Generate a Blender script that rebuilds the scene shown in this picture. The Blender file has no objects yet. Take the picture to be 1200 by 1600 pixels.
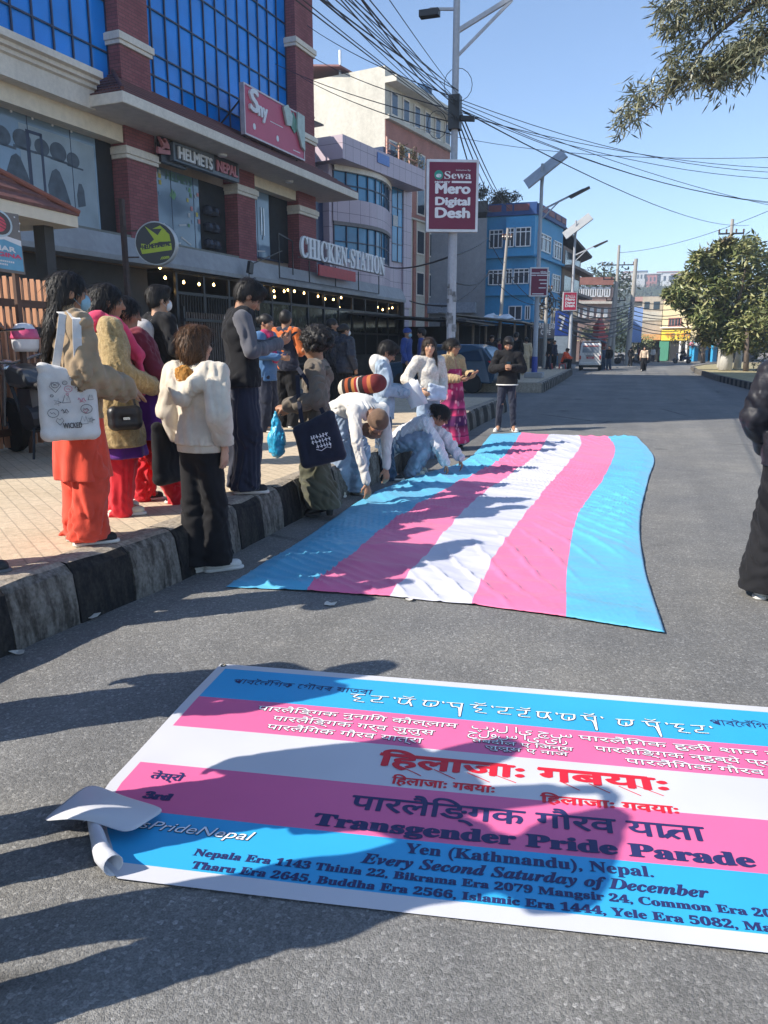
import bpy, bmesh, math, random
import numpy as np
from mathutils import Vector, Matrix, Euler
import openvdb

C = bpy.context.scene.collection
scene = bpy.context.scene
R = math.radians
random.seed(7)

# ------------------------------------------------------------------ camera, light, exposure
CAM_H, CAM_YAW, CAM_PITCH = 1.45, R(18.4), math.atan(255 / 1200)
cam = bpy.data.cameras.new('camera')
cam.sensor_fit = 'VERTICAL'; cam.sensor_height = 36; cam.sensor_width = 27; cam.lens = 27
cam.clip_start = 0.05; cam.clip_end = 4000
cam_ob = bpy.data.objects.new('camera', cam); C.objects.link(cam_ob)
cam_ob.location = (0, 0, CAM_H); cam_ob.rotation_euler = (R(90) - CAM_PITCH, 0, CAM_YAW)
scene.camera = cam_ob

SUN_AZ, SUN_EL = R(38), R(38.5)      # the light travels towards +x, +y
world = bpy.data.worlds.new('World'); scene.world = world; world.use_nodes = True
wn = world.node_tree.nodes; wl = world.node_tree.links
sky = wn.new('ShaderNodeTexSky'); sky.sky_type = 'NISHITA'; sky.sun_disc = False
sky.sun_elevation = SUN_EL; sky.sun_rotation = R(232)
sky.altitude = 1400; sky.air_density = 1.0; sky.dust_density = 0.1; sky.ozone_density = 2.2
wl.new(sky.outputs[0], wn['Background'].inputs[0]); wn['Background'].inputs[1].default_value = 0.135
sun = bpy.data.lights.new('sun', 'SUN'); sun.energy = 4.6; sun.angle = R(0.53); sun.color = (1.0, 0.93, 0.82)
sun_ob = bpy.data.objects.new('sun', sun); C.objects.link(sun_ob)
sdir = Vector((math.cos(SUN_AZ) * math.cos(SUN_EL), math.sin(SUN_AZ) * math.cos(SUN_EL), -math.sin(SUN_EL)))
sun_ob.rotation_euler = sdir.to_track_quat('-Z', 'Y').to_euler(); sun_ob.location = (-20, -20, 30)
scene.view_settings.view_transform = 'Standard'; scene.view_settings.look = 'None'
scene.view_settings.exposure = 0.86; scene.view_settings.gamma = 1
scene.render.engine = 'CYCLES'
scene.cycles.max_bounces = 6; scene.cycles.diffuse_bounces = 3; scene.cycles.glossy_bounces = 3
scene.cycles.transparent_max_bounces = 12; scene.cycles.transmission_bounces = 4; scene.cycles.volume_bounces = 0
scene.cycles.use_denoising = True
scene.cycles.caustics_reflective = False; scene.cycles.caustics_refractive = False

# ------------------------------------------------------------------ picture -> place helpers (photo pixels, 1200 x 1600)
_f = Vector((-math.sin(CAM_YAW) * math.cos(CAM_PITCH), math.cos(CAM_YAW) * math.cos(CAM_PITCH), -math.sin(CAM_PITCH)))
_r = Vector((math.cos(CAM_YAW), math.sin(CAM_YAW), 0)); _u = _r.cross(_f); _c = Vector((0, 0, CAM_H))
def ray(px, py): return _f + _r * ((px - 600) / 1200) + _u * ((800 - py) / 1200)
def ground(px, py, z=0.0):
    d = ray(px, py); return _c + d * ((z - CAM_H) / d.z)
def at_y(px, py, y):
    d = ray(px, py); return _c + d * (y / d.y)
def at_depth(px, py, q):
    return _c + ray(px, py) * q
class Facade:
    """vertical plane through (x0, y0), turned deg clockwise from the street; gives (s along it, z)"""
    def __init__(s, x0, y0, deg):
        a = R(deg); s.deg = deg; s.o = Vector((x0, y0, 0)); s.t = Vector((math.sin(a), math.cos(a), 0)); s.n = Vector((math.cos(a), -math.sin(a), 0))
    def __call__(s, px, py, off=0.0):
        d = ray(px, py); o = s.o + s.n * off; p = _c + d * ((o - _c).dot(s.n) / d.dot(s.n))
        return (p - s.o).dot(s.t), p.z

# ------------------------------------------------------------------ materials
MATS = {}
def lin(c): return tuple(((v / 255) / 12.92 if v / 255 <= .04045 else ((v / 255 + .055) / 1.055) ** 2.4) for v in c)
def mat(name, col, rough=.7, metal=0., var=.12, scale=6., bump=0., bscale=60., stretch=None, spec=.5, sheen=0., coat=0., alpha=1., emit=None, detail=4, trans=0.):
    if name in MATS: return MATS[name]
    m = bpy.data.materials.new(name); m.use_nodes = True; n = m.node_tree.nodes; l = m.node_tree.links; b = n['Principled BSDF']
    b.inputs['Roughness'].default_value = rough; b.inputs['Metallic'].default_value = metal
    b.inputs['Specular IOR Level'].default_value = spec
    if sheen: b.inputs['Sheen Weight'].default_value = sheen
    if coat: b.inputs['Coat Weight'].default_value = coat; b.inputs['Coat Roughness'].default_value = .08
    if trans: b.inputs['Transmission Weight'].default_value = trans
    b.inputs['Alpha'].default_value = alpha
    tc = n.new('ShaderNodeTexCoord'); vec = tc.outputs['Object']
    if stretch:
        mp = n.new('ShaderNodeMapping'); mp.inputs['Scale'].default_value = stretch; l.new(vec, mp.inputs[0]); vec = mp.outputs[0]
    if var:
        nz = n.new('ShaderNodeTexNoise'); nz.inputs['Scale'].default_value = scale; nz.inputs['Detail'].default_value = detail; l.new(vec, nz.inputs['Vector'])
        rp = n.new('ShaderNodeValToRGB'); e = rp.color_ramp.elements
        e[0].position = .3; e[1].position = .7
        e[0].color = tuple(max(0, v * (1 - var)) for v in col) + (1,); e[1].color = tuple(min(1, v * (1 + var)) for v in col) + (1,)
        l.new(nz.outputs[0], rp.inputs[0]); l.new(rp.outputs[0], b.inputs['Base Color'])
    else: b.inputs['Base Color'].default_value = tuple(col) + (1,)
    if bump:
        nb = n.new('ShaderNodeTexNoise'); nb.inputs['Scale'].default_value = bscale; nb.inputs['Detail'].default_value = 5; l.new(vec, nb.inputs['Vector'])
        bp = n.new('ShaderNodeBump'); bp.inputs['Strength'].default_value = bump; bp.inputs['Distance'].default_value = .02
        l.new(nb.outputs[0], bp.inputs['Height']); l.new(bp.outputs[0], b.inputs['Normal'])
    if emit: b.inputs['Emission Color'].default_value = tuple(emit[0]) + (1,); b.inputs['Emission Strength'].default_value = emit[1]
    MATS[name] = m; return m
class NT:
    """small node-tree writer"""
    def __init__(s, name, rough=.7, spec=.5):
        s.m = bpy.data.materials.new(name); s.m.use_nodes = True; s.n = s.m.node_tree.nodes; s.l = s.m.node_tree.links; s.b = s.n['Principled BSDF']
        s.b.inputs['Roughness'].default_value = rough; s.b.inputs['Specular IOR Level'].default_value = spec
        s.tc = s.n.new('ShaderNodeTexCoord'); s.co = s.tc.outputs['Object']; MATS[name] = s.m
    def new(s, kind, **kw):
        x = s.n.new('ShaderNode' + kind)
        for k, v in kw.items():
            if k[0] == 'i' and k[1:].isdigit(): k = int(k[1:])
            if isinstance(k, str) and hasattr(x, k): setattr(x, k, v)
            else:
                i = x.inputs[k.replace('_', ' ')] if isinstance(k, str) else x.inputs[k]
                if hasattr(v, 'links'): s.l.new(v, i)
                else: i.default_value = v
        return x
    def ramp(s, src, stops):
        x = s.n.new('ShaderNodeValToRGB'); s.l.new(src, x.inputs[0]); e = x.color_ramp.elements
        while len(e) < len(stops): e.new(.5)
        for q, (p, c) in zip(e, stops): q.position = p; q.color = (tuple(c) + (1,)) if hasattr(c, '__len__') else (c, c, c, 1)
        return x.outputs[0]
    def mix(s, f, a, b, blend='MIX'):
        x = s.n.new('ShaderNodeMix'); x.data_type = 'RGBA'; x.blend_type = blend
        for i, v in ((0, f), (6, a), (7, b)):
            if hasattr(v, 'links'): s.l.new(v, x.inputs[i])
            else: x.inputs[i].default_value = v if i == 0 else (tuple(v) + (1,) if len(v) == 3 else v)
        return x.outputs[2]
    def noise(s, scale, detail=4, vec=None, rough=.5):
        return s.new('TexNoise', Vector=vec or s.co, Scale=scale, Detail=detail, Roughness=rough).outputs[0]
    def mapping(s, scale=(1, 1, 1), loc=(0, 0, 0), rot=(0, 0, 0), vec=None):
        return s.new('Mapping', i0=vec or s.co, Scale=scale, Location=loc, Rotation=rot).outputs[0]
    def color(s, o): s.l.new(o, s.b.inputs['Base Color'])
    def bump(s, h, strength=.3, dist=.02, normal=None):
        x = s.new('Bump', Height=h, Strength=strength, Distance=dist)
        s.l.new(x.outputs[0], s.b.inputs['Normal'])

# ------------------------------------------------------------------ mesh builder
def link(name, me, parent=None, mats=(), loc=None, rz=0., smooth=False):
    for m in mats: me.materials.append(m)
    o = bpy.data.objects.new(name, me); C.objects.link(o)
    if parent: o.parent = parent
    if loc is not None: o.location = loc
    if rz: o.rotation_euler = (0, 0, rz)
    if smooth and len(me.polygons): me.polygons.foreach_set('use_smooth', [True] * len(me.polygons))
    return o
class MB:
    def __init__(s): s.v = []; s.f = []; s.mi = []; s.m = 0
    def add(s, vs, fs):
        k = len(s.v); s.v += [tuple(p) for p in vs]; s.f += [tuple(i + k for i in f) for f in fs]; s.mi += [s.m] * len(fs); return s
    def mat(s, i): s.m = i; return s
    def box(s, x0, x1, y0, y1, z0, z1, rz=0, c=None):
        vs = [(x, y, z) for z in (z0, z1) for y in (y0, y1) for x in (x0, x1)]
        if rz:
            cx, cy = c if c else ((x0 + x1) / 2, (y0 + y1) / 2); q, w = math.cos(rz), math.sin(rz)
            vs = [(cx + (x - cx) * q - (y - cy) * w, cy + (x - cx) * w + (y - cy) * q, z) for x, y, z in vs]
        return s.add(vs, [(0, 2, 3, 1), (4, 5, 7, 6), (0, 1, 5, 4), (2, 6, 7, 3), (0, 4, 6, 2), (1, 3, 7, 5)])
    def bar(s, a, b, w, h=None):
        """square bar between two points"""
        a = Vector(a); b = Vector(b); d = (b - a).normalized(); h = h or w
        p = Vector((0, 0, 1)) if abs(d.z) < .95 else Vector((1, 0, 0)); x = d.cross(p).normalized(); y = x.cross(d)
        vs = [e + x * sx * w / 2 + y * sy * h / 2 for e in (a, b) for sy in (-1, 1) for sx in (-1, 1)]
        return s.add(vs, [(0, 2, 3, 1), (4, 5, 7, 6), (0, 1, 5, 4), (2, 6, 7, 3), (0, 4, 6, 2), (1, 3, 7, 5)])
    def tube(s, pts, r, n=8, cap=True):
        pts = [Vector(p) for p in pts]; rs = r if hasattr(r, '__len__') else [r] * len(pts); vs = []; fs = []
        pr = None
        for i, p in enumerate(pts):
            d = (pts[min(i + 1, len(pts) - 1)] - pts[max(i - 1, 0)]).normalized()
            if pr is None: q = Vector((0, 0, 1)) if abs(d.z) < .9 else Vector((1, 0, 0)); x = d.cross(q).normalized()
            else: x = (pr - d * pr.dot(d)).normalized()
            pr = x; y = d.cross(x)
            vs += [p + x * math.cos(2 * math.pi * j / n) * rs[i] + y * math.sin(2 * math.pi * j / n) * rs[i] for j in range(n)]
        for i in range(len(pts) - 1):
            for j in range(n): fs.append((i * n + j, i * n + (j + 1) % n, (i + 1) * n + (j + 1) % n, (i + 1) * n + j))
        if cap: fs.append(tuple(range(n))[::-1]); fs.append(tuple((len(pts) - 1) * n + j for j in range(n)))
        return s.add(vs, fs)
    def lathe(s, prof, c=(0, 0, 0), n=16, axis='z'):
        vs = []; fs = []
        for r, h in prof:
            for j in range(n):
                a = 2 * math.pi * j / n; x, y = r * math.cos(a), r * math.sin(a)
                p = {'z': (x, y, h), 'y': (x, h, y), 'x': (h, x, y)}[axis]; vs.append((p[0] + c[0], p[1] + c[1], p[2] + c[2]))
        for i in range(len(prof) - 1):
            for j in range(n): fs.append((i * n + j, i * n + (j + 1) % n, (i + 1) * n + (j + 1) % n, (i + 1) * n + j))
        fs.append(tuple(range(n))[::-1]); fs.append(tuple((len(prof) - 1) * n + j for j in range(n)))
        return s.add(vs, fs)
    def prism(s, poly, z0, z1, plane='xy'):
        """extrude a polygon given in a plane between z0 and z1 of the third axis"""
        n = len(poly); T = {'xy': lambda a, b, z: (a, b, z), 'xz': lambda a, b, z: (a, z, b), 'yz': lambda a, b, z: (z, a, b)}[plane]
        vs = [T(a, b, z0) for a, b in poly] + [T(a, b, z1) for a, b in poly]
        fs = [tuple(range(n))[::-1], tuple(range(n, 2 * n))] + [(i, (i + 1) % n, n + (i + 1) % n, n + i) for i in range(n)]
        return s.add(vs, fs)
    def quad(s, a, b, c, d): return s.add([a, b, c, d], [(0, 1, 2, 3)])
    def grid(s, P):
        nr = len(P); nc = len(P[0])
        return s.add([p for row in P for p in row], [(i * nc + j, i * nc + j + 1, (i + 1) * nc + j + 1, (i + 1) * nc + j) for i in range(nr - 1) for j in range(nc - 1)])
    def mesh(s, name='m', fix=True):
        me = bpy.data.meshes.new(name); me.from_pydata(s.v, [], s.f); me.polygons.foreach_set('material_index', s.mi)
        if fix:
            bm = bmesh.new(); bm.from_mesh(me); bmesh.ops.recalc_face_normals(bm, faces=bm.faces); bm.to_mesh(me); bm.free()
        me.update(); return me
    def build(s, name, mats, parent=None, loc=None, rz=0., smooth=False, bevel=0., fix=True):
        if not isinstance(mats, (list, tuple)): mats = [mats]
        o = link(name, s.mesh(name, fix), parent, mats, loc, rz, smooth)
        if bevel:
            b = o.modifiers.new('bevel', 'BEVEL'); b.width = bevel; b.segments = 2; b.limit_method = 'ANGLE'
        return o
def tag(o, label=None, cat=None, group=None, kind=None):
    for k, v in (('label', label), ('category', cat), ('group', group), ('kind', kind)):
        if v: o[k] = v
    return o
def thing(name, label, cat, loc=(0, 0, 0), rz=0., group=None):
    o = bpy.data.objects.new(name, None); C.objects.link(o); o.empty_display_size = .2
    o.location = loc; o.rotation_euler = (0, 0, rz); return tag(o, label, cat, group)
def copy_tree(o, parent=None):
    c = o.copy(); C.objects.link(c)
    if parent: c.parent = parent
    for ch in [x for x in bpy.data.objects if x.parent == o]: copy_tree(ch, c)
    return c
# serif letters live in the mathematical bold block of the built-in fallback font
def serif(s, italic=False):
    o = ''
    for ch in s:
        if 'A' <= ch <= 'Z': o += chr((0x1d468 if italic else 0x1d400) + ord(ch) - 65)
        elif 'a' <= ch <= 'z': o += chr((0x1d482 if italic else 0x1d41a) + ord(ch) - 97)
        elif ch.isdigit(): o += chr(0x1d7ce + ord(ch) - 48)
        else: o += ch
    return o
def text_data(s, offset=0., extrude=0., shear=0., outline=0., spacing=1.):
    """vertices (width normalised to start at 0, cap height about .7) and faces of a line of text"""
    c = bpy.data.curves.new('t', 'FONT'); c.body = s; c.size = 1; c.offset = offset; c.extrude = extrude; c.shear = shear; c.space_character = spacing; c.resolution_u = 3
    if outline: c.fill_mode = 'NONE'; c.bevel_depth = outline; c.bevel_resolution = 0
    o = bpy.data.objects.new('t', c); C.objects.link(o); bpy.context.view_layer.update()
    me = bpy.data.meshes.new_from_object(o.evaluated_get(bpy.context.evaluated_depsgraph_get()))
    v = np.array([p.co[:] for p in me.vertices]) if len(me.vertices) else np.zeros((0, 3)); f = [tuple(p.vertices) for p in me.polygons]
    bpy.data.objects.remove(o); bpy.data.curves.remove(c); bpy.data.meshes.remove(me)
    return v, f
def put_text(mb, s, fn, x0, x1, y, h=None, bold=0., fit=True, **kw):
    """lay a line of text from x0 to x1 (baseline y) of a flat sheet; fn(x, y, lift) -> point. h = cap height"""
    v, f = text_data(s, **kw)
    if not len(v): return
    lo, hi = v[:, 0].min(), v[:, 0].max(); sx = (x1 - x0) / max(hi - lo, 1e-6); sy = (h / .69) if h else sx
    n = 0
    for bx, by in ([(0, 0)] if not bold else [(0, 0), (bold, 0), (-bold, 0), (0, bold * .6), (0, -bold * .6), (bold * .7, bold * .5), (-bold * .7, -bold * .5)]):
        mb.add([fn(x0 + (p[0] - lo) * sx + bx, y + p[1] * sy + by, n * .00008 + p[2] * sx) for p in v], f); n += 1
# ------------------------------------------------------------------ ground, road, pavement, kerb
def asphalt(name, base, dust):
    t = NT(name, .85, .3)
    v1 = t.new('TexVoronoi', Vector=t.co, Scale=95); v2 = t.new('TexVoronoi', Vector=t.co, Scale=260)
    big = t.noise(.55, 6, rough=.6); mid = t.noise(3.5, 5); fine = t.noise(170, 3)
    c = t.mix(t.ramp(big, [(.35, 0), (.68, 1)]), base, dust)
    c = t.mix(t.ramp(mid, [(.3, .0), (.75, .5)]), c, tuple(v * .72 for v in base))
    st = t.ramp(v1.outputs['Color'], [(.0, .55), (.55, .95), (.78, 1.25), (1, 2.3)])
    c = t.mix(.62, c, st, 'MULTIPLY')
    c = t.mix(.5, c, t.ramp(fine, [(.35, .55), (.65, 1.45)]), 'MULTIPLY')
    spots = t.ramp(t.noise(1.3, 2), [(.68, 1), (.74, .62)])
    c = t.mix(1, c, spots, 'MULTIPLY')
    vc = t.new('TexVoronoi', feature='DISTANCE_TO_EDGE', Vector=t.mix(.12, t.co, t.new('TexNoise', Vector=t.co, Scale=1.6, Detail=5).outputs[1]), Scale=.33)
    crack = t.mix(t.ramp(t.noise(.4, 3), [(.5, 0), (.6, 1)]), (1, 1, 1), t.ramp(vc.outputs[0], [(.004, .45), (.012, 1)]))
    c = t.mix(1, c, crack, 'MULTIPLY')
    wear = t.noise(1.0, 4, t.mapping((1.1, .05, 1)), .6); c = t.mix(.6, c, t.ramp(wear, [(.35, .8), (.65, 1.18)]), 'MULTIPLY')
    pale = t.ramp(t.noise(2.6, 5, rough=.65), [(.69, 0), (.74, 1)]); c = t.mix(t.mix(.5, (0, 0, 0), pale), c, (.33, .31, .28))
    t.color(c)
    h = t.mix(.5, t.ramp(v1.outputs['Distance'], [(0, 1), (.7, 0)]), t.ramp(v2.outputs['Distance'], [(0, 1), (.7, 0)]))
    t.bump(h, .55, .006); return t.m
M_road = asphalt('road_asphalt', (.165, .164, .162), (.240, .230, .208))
M_earth = mat('dusty_earth', (.22, .19, .15), .95, scale=.6, var=.25)
tag(MB().quad((-1500, -1500, -.012), (1500, -1500, -.012), (1500, 1500, -.012), (-1500, 1500, -.012)).build('ground', M_earth), kind='structure')
tag(MB().quad((-30, -40, 0), (40, -40, 0), (40, 150, 0), (-30, 150, 0)).build('road', M_road), kind='structure')
KERB = [(-2.95, -8), (-2.92, 2.0), (-2.86, 2.8), (-2.74, 4.1), (-2.80, 6.3), (-2.72, 9), (-2.98, 14.6), (-3.1, 23), (-3.5, 36), (-3.9, 46)]
def kerb_x(y, K=KERB):
    for (x0, y0), (x1, y1) in zip(K, K[1:]):
        if y <= y1: return x0 + (x1 - x0) * (y - y0) / (y1 - y0)
    return K[-1][0]
PZ = .33
t = NT('paving_blocks', .9, .25)
bk = t.new('TexBrick', Vector=t.mapping(rot=(0, 0, R(38))), Scale=1, i1=(.50, .40, .275, 1), i2=(.56, .45, .315, 1), i3=(.33, .265, .19, 1), Mortar_Size=.005, Brick_Width=.2, Row_Height=.1); bk.offset = .5
c = t.mix(t.ramp(t.noise(1.1, 5), [(.3, 0), (.75, .55)]), bk.outputs[0], (.58, .49, .37))
c = t.mix(.45, c, t.ramp(t.noise(28, 4), [(.3, .7), (.7, 1.25)]), 'MULTIPLY')
c = t.mix(1, c, t.ramp(t.noise(5, 3), [(.68, 1), (.74, .78)]), 'MULTIPLY')
t.color(c); t.bump(t.mix(.6, t.ramp(bk.outputs[1], [(0, 1), (1, 0)]), t.noise(90, 3)), .5, .008); M_pave = t.m
W = .17
for ys in ([-8, 2, 2.8, 4.1, 6.3, 9, 14.6, 18], [26.5, 31, 36, 41, 46]):     # a driveway crosses between the two stretches
    poly = [(kerb_x(y) - W, y) for y in ys] + [(-30, ys[-1]), (-30, ys[0])]
    tag(MB().prism(poly, -.01, PZ).build('pavement', M_pave), kind='structure')
def kerb_mat(name, col, worn):
    t = NT(name, .9, .25)
    st = t.noise(9, 6, t.mapping((1.6, 1.6, .45)), .7); sp = t.noise(45, 4)
    c = t.mix(t.ramp(st, [(.42, 0), (.6, 1)]), col, worn); c = t.mix(.7, c, t.ramp(sp, [(.3, .55), (.65, 1.3)]), 'MULTIPLY')
    t.color(c); t.bump(t.noise(35, 6), .6, .015); return t.m
M_kw = kerb_mat('worn_white_kerb_paint', (.20, .185, .165), (.07, .062, .054)); M_kb = kerb_mat('worn_black_kerb_paint', (.016, .016, .018), (.04, .037, .034)); M_kt = kerb_mat('bare_kerb_concrete', (.36, .31, .25), (.28, .24, .19))
mb = MB(); y = -8.; i = 0; rng = random.Random(3)
while y < 45.8:
    if 17.9 < y < 26.4: y = 26.5
    L = rng.uniform(.36, .46); y1 = min(y + L, 45.9); n = 3
    rows = []
    for k in range(n + 1):
        yy = y + .004 + (y1 - y - .008) * k / n; x = kerb_x(yy); j = lambda a: rng.uniform(-a, a)
        z = PZ + .008
        rows.append([(x + .035 + j(.006), yy, -.01), (x + .028 + j(.006), yy, .12 + j(.02)), (x + j(.008), yy, z - .055 + j(.012)), (x - .035 + j(.01), yy, z - .012 + j(.008)), (x - .075 + j(.01), yy, z + j(.004)), (x - .19, yy, z + j(.003))])
    for k in range(n):
        for q in range(5):
            mb.mat(2 if q >= 3 else i % 2)
            mb.quad(rows[k][q], rows[k][q + 1], rows[k + 1][q + 1], rows[k + 1][q])
    mb.mat(i % 2)
    for rr in (rows[0], rows[-1]): mb.add(rr + [(rr[-1][0], rr[0][1], -.01)], [tuple(range(7))])
    y = y1; i += 1
for yy in (18.0, 26.5): mb.mat(2).box(-9, kerb_x(yy) - .02, yy - .09, yy + .09, -.01, PZ + .006)
tag(mb.build('kerb', [M_kw, M_kb, M_kt], smooth=False), kind='structure')
# planted island on the right, with its own kerb
M_isl = mat('dry_grass_ground', (.33, .28, .15), .95, scale=4, var=.35, bump=.4)
isl = [(3.25, 60), (3.0, 50), (3.35, 38), (4.1, 25), (5.0, 16), (6.2, 6), (7.6, -6), (30, -6), (30, 78), (8, 78), (4.6, 68)]
mb = MB().prism([(x + .15 if x < 20 else x, y) for x, y in isl], -.01, .2); tag(mb.build('island', M_isl), kind='structure')
mb = MB(); i = 0
for (x0, y0), (x1, y1) in zip(isl[:6][::-1], isl[:6][::-1][1:]):
    n = max(1, int(math.hypot(x1 - x0, y1 - y0) / .5))
    for k in range(n):
        a = Vector((x0 + (x1 - x0) * (k + .01) / n, y0 + (y1 - y0) * (k + .01) / n, .125)); b = Vector((x0 + (x1 - x0) * (k + .99) / n, y0 + (y1 - y0) * (k + .99) / n, .125))
        mb.mat((i % 2) if y0 < 37 else 0).bar(a, b, .16, .27); i += 1
for (x0, y0), (x1, y1) in zip(isl[8:] + isl[:1], (isl[9:] + isl[:1])):
    mb.mat(2).bar((x0, y0, .125), (x1, y1, .125), .16, .27)
tag(mb.build('island_kerb', [M_kw, M_kb, M_kt]), kind='structure')
# scraps and leaves by the kerb
M_scrap = mat('pale_litter', (.6, .56, .5), .8, var=.2)
for k, (px, py, s) in enumerate([(138, 966, .05), (28, 1022, .03), (352, 860, .03), (372, 838, .035), (250, 906, .02), (390, 832, .02), (640, 939, .025), (517, 946, .03)]):
    p = ground(px, py); mb = MB(); rng = random.Random(k)
    mb.grid([[(-s + s * a + rng.uniform(-.3, .3) * s, -s * .6 + s * b * .6, .004 + rng.uniform(0, .5) * s) for a in range(3)] for b in range(3)])
    o = mb.build('litter_scrap', M_scrap, loc=(p.x, p.y, .001)); sd = o.modifiers.new('thick', 'SOLIDIFY'); sd.thickness = .002
    tag(o, ('small pale paper scrap lying near the kerb foot' if k < 6 else 'small dry scrap lying on asphalt before the flag'), 'litter', 'litter on the road')

# ------------------------------------------------------------------ printed banner on the road
BO = Vector((-1.787, 2.953, 0)); BA = R(7.68); bu = Vector((math.cos(BA), math.sin(BA), 0)); bv = Vector((bu.y, -bu.x, 0)); BU = 2.79
def bwave(u, v): return .0095 + .0035 * (math.sin(u * 2.3 + v * 1.9) + math.sin(v * 5.1 - u * 1.2)) * min(1, v * 2 + .3)
def bpt(u, v, lift=0.):
    p = BO + bu * u + bv * (v * (1 - .02 * (u - .2))); return (p.x, p.y, bwave(u, v) + lift)
def bleft(v):    # left edge of the lying sheet; the lower left corner is turned up
    L = [(0, 0), (1.02, .02), (1.16, .045), (1.26, .11), (1.36, .19), (1.41, .225), (1.463, .30)]
    for (a, p), (b, q) in zip(L, L[1:]):
        if v <= b: return p + (q - p) * (v - a) / (b - a)
    return L[-1][1]
def vinyl(n, c): return mat(n, c, .38, var=.04, scale=3, bump=.06, bscale=5, spec=.4)
M_bw = vinyl('banner_white', (.58, .58, .61)); M_bb = vinyl('banner_blue', (.035, .37, .68)); M_bp = vinyl('banner_pink', (.74, .14, .31))
M_ink = mat('navy_ink', (.022, .025, .11), .5, var=0); M_black = mat('black_ink', (.012, .012, .016), .5, var=0); M_red = mat('red_ink', (.68, .012, .03), .5, var=0); M_wink = mat('white_ink', (.85, .85, .88), .5, var=0)
banner = thing('printed_banner', 'long printed banner in blue, pink and white stripes lying on the road, its corner curled', 'banner')
VS = [0, .05, .352, .608, .874, 1.148, 1.397, 1.463]
def build_banner():
    mb = MB(); N = 70
    cuts = sorted(set(VS + [VS[i] + (VS[i + 1] - VS[i]) * k / 4 for i in range(7) for k in range(4)]))
    for a, b in zip(cuts, cuts[1:]):
        band = max(i for i in range(7) if VS[i] <= (a + b) / 2); m = [0, 1, 2, 0, 2, 1, 0][band]
        la, lb = bleft(a), bleft(b); e = .042
        mb.mat(0).add([bpt(la, a), bpt(la + e, a), bpt(lb + e, b), bpt(lb, b)], [(0, 1, 2, 3)])
        mb.mat(m)
        for k in range(N):
            f = lambda l, q: l + e + (BU - l - e) * q / N
            mb.add([bpt(f(la, k), a), bpt(f(la, k + 1), a), bpt(f(lb, k + 1), b), bpt(f(lb, k), b)], [(0, 1, 2, 3)])
    o = mb.build('sheet', [M_bw, M_bb, M_bp], banner); bm = bmesh.new(); bm.from_mesh(o.data); bmesh.ops.remove_doubles(bm, verts=bm.verts, dist=.0004); bmesh.ops.recalc_face_normals(bm, faces=bm.faces)
    bm.to_mesh(o.data); bm.free(); o.data.polygons.foreach_set('use_smooth', [True] * len(o.data.polygons))
    # curled corner: a strip rolling up from the turned edge
    mb = MB(); rows = []
    for k in range(9):
        v = 1.16 + (1.455 - 1.16) * k / 8; u = bleft(v); p = Vector(bpt(u, v)); r = .016 + .020 * (k / 8)
        out = (bu * -.72 + bv * .70)
        row = []
        for q in range(15):
            a = R(-90 + q * 24); rr = r * (1 - q * .022)
            row.append(tuple(p + out * (-math.cos(a) * rr * -1) * .9 + Vector((0, 0, r + math.sin(a) * rr))))
        rows.append(row)
    o = mb.grid(rows).build('curled_edge', M_bw, banner, smooth=True); sd = o.modifiers.new('thick', 'SOLIDIFY'); sd.thickness = .002
    # flap folded back over, white underside up
    A = [ground(58, 1286, .035), ground(96, 1258, .075), ground(130, 1228, .06), ground(150, 1226, .05)]
    B = [ground(96, 1278, .07), ground(132, 1262, .092), ground(160, 1243, .075), ground(178, 1238, .055)]
    Cc = [ground(150, 1283, .06), ground(172, 1272, .078), ground(198, 1258, .062), ground(212, 1250, .045)]
    D = [ground(196, 1304, .045), ground(220, 1290, .05), ground(244, 1274, .04), ground(262, 1263, .03)]
    o = MB().grid([A, B, Cc, D]).build('folded_flap', M_bw, banner, smooth=True)
    ss = o.modifiers.new('sub', 'SUBSURF'); ss.levels = 3; ss.render_levels = 3; sd = o.modifiers.new('thick', 'SOLIDIFY'); sd.thickness = .003
    eye = MB(); p = bpt(.022, .022, .002); eye.tube([(p[0] + .011 * math.cos(a), p[1] + .011 * math.sin(a), p[2]) for a in [i * math.pi / 6 for i in range(13)]], .003, 6, False)
    eye.build('eyelet', mat('dull_brass', (.25, .22, .16), .4, metal=.8), banner)
build_banner()
def resample(P, n):
    P = [np.array(p) for p in P]; out = []
    # Catmull-Rom through the points, evenly by distance
    Q = [2 * P[0] - P[1]] + P + [2 * P[-1] - P[-2]]; pts = []
    for i in range(1, len(Q) - 2):
        for k in range(12):
            t = k / 12; a, b, c, d = Q[i - 1:i + 3]
            pts.append(.5 * (2 * b + (c - a) * t + (2 * a - 5 * b + 4 * c - d) * t * t + (3 * b - a - 3 * c + d) * t ** 3))
    pts.append(P[-1]); L = np.cumsum([0] + [np.linalg.norm(b - a) for a, b in zip(pts, pts[1:])])
    for s in np.linspace(0, L[-1], n):
        i = min(int(np.searchsorted(L, s, 'right')) - 1, len(pts) - 2); f = (s - L[i]) / max(L[i + 1] - L[i], 1e-9); out.append(pts[i] * (1 - f) + pts[i + 1] * f)
    return out
def indic(s):
    """put the vowel signs that are drawn before their consonant in drawing order (the built-in text does not shape)"""
    out = []
    for ch in s:
        pre = {'ি': 'ি', 'ৈ': 'ৈ', 'ে': 'ে', 'ৌ': 'ে', 'ि': 'ि'}.get(ch)
        if pre:
            i = len(out) - 1
            while i >= 2 and out[i - 1] in '्্': i -= 2
            out.insert(max(i, 0), pre)
            if ch == 'ৌ': out.append('ৗ')
        else: out.append(ch)
    return ''.join(out)
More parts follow.
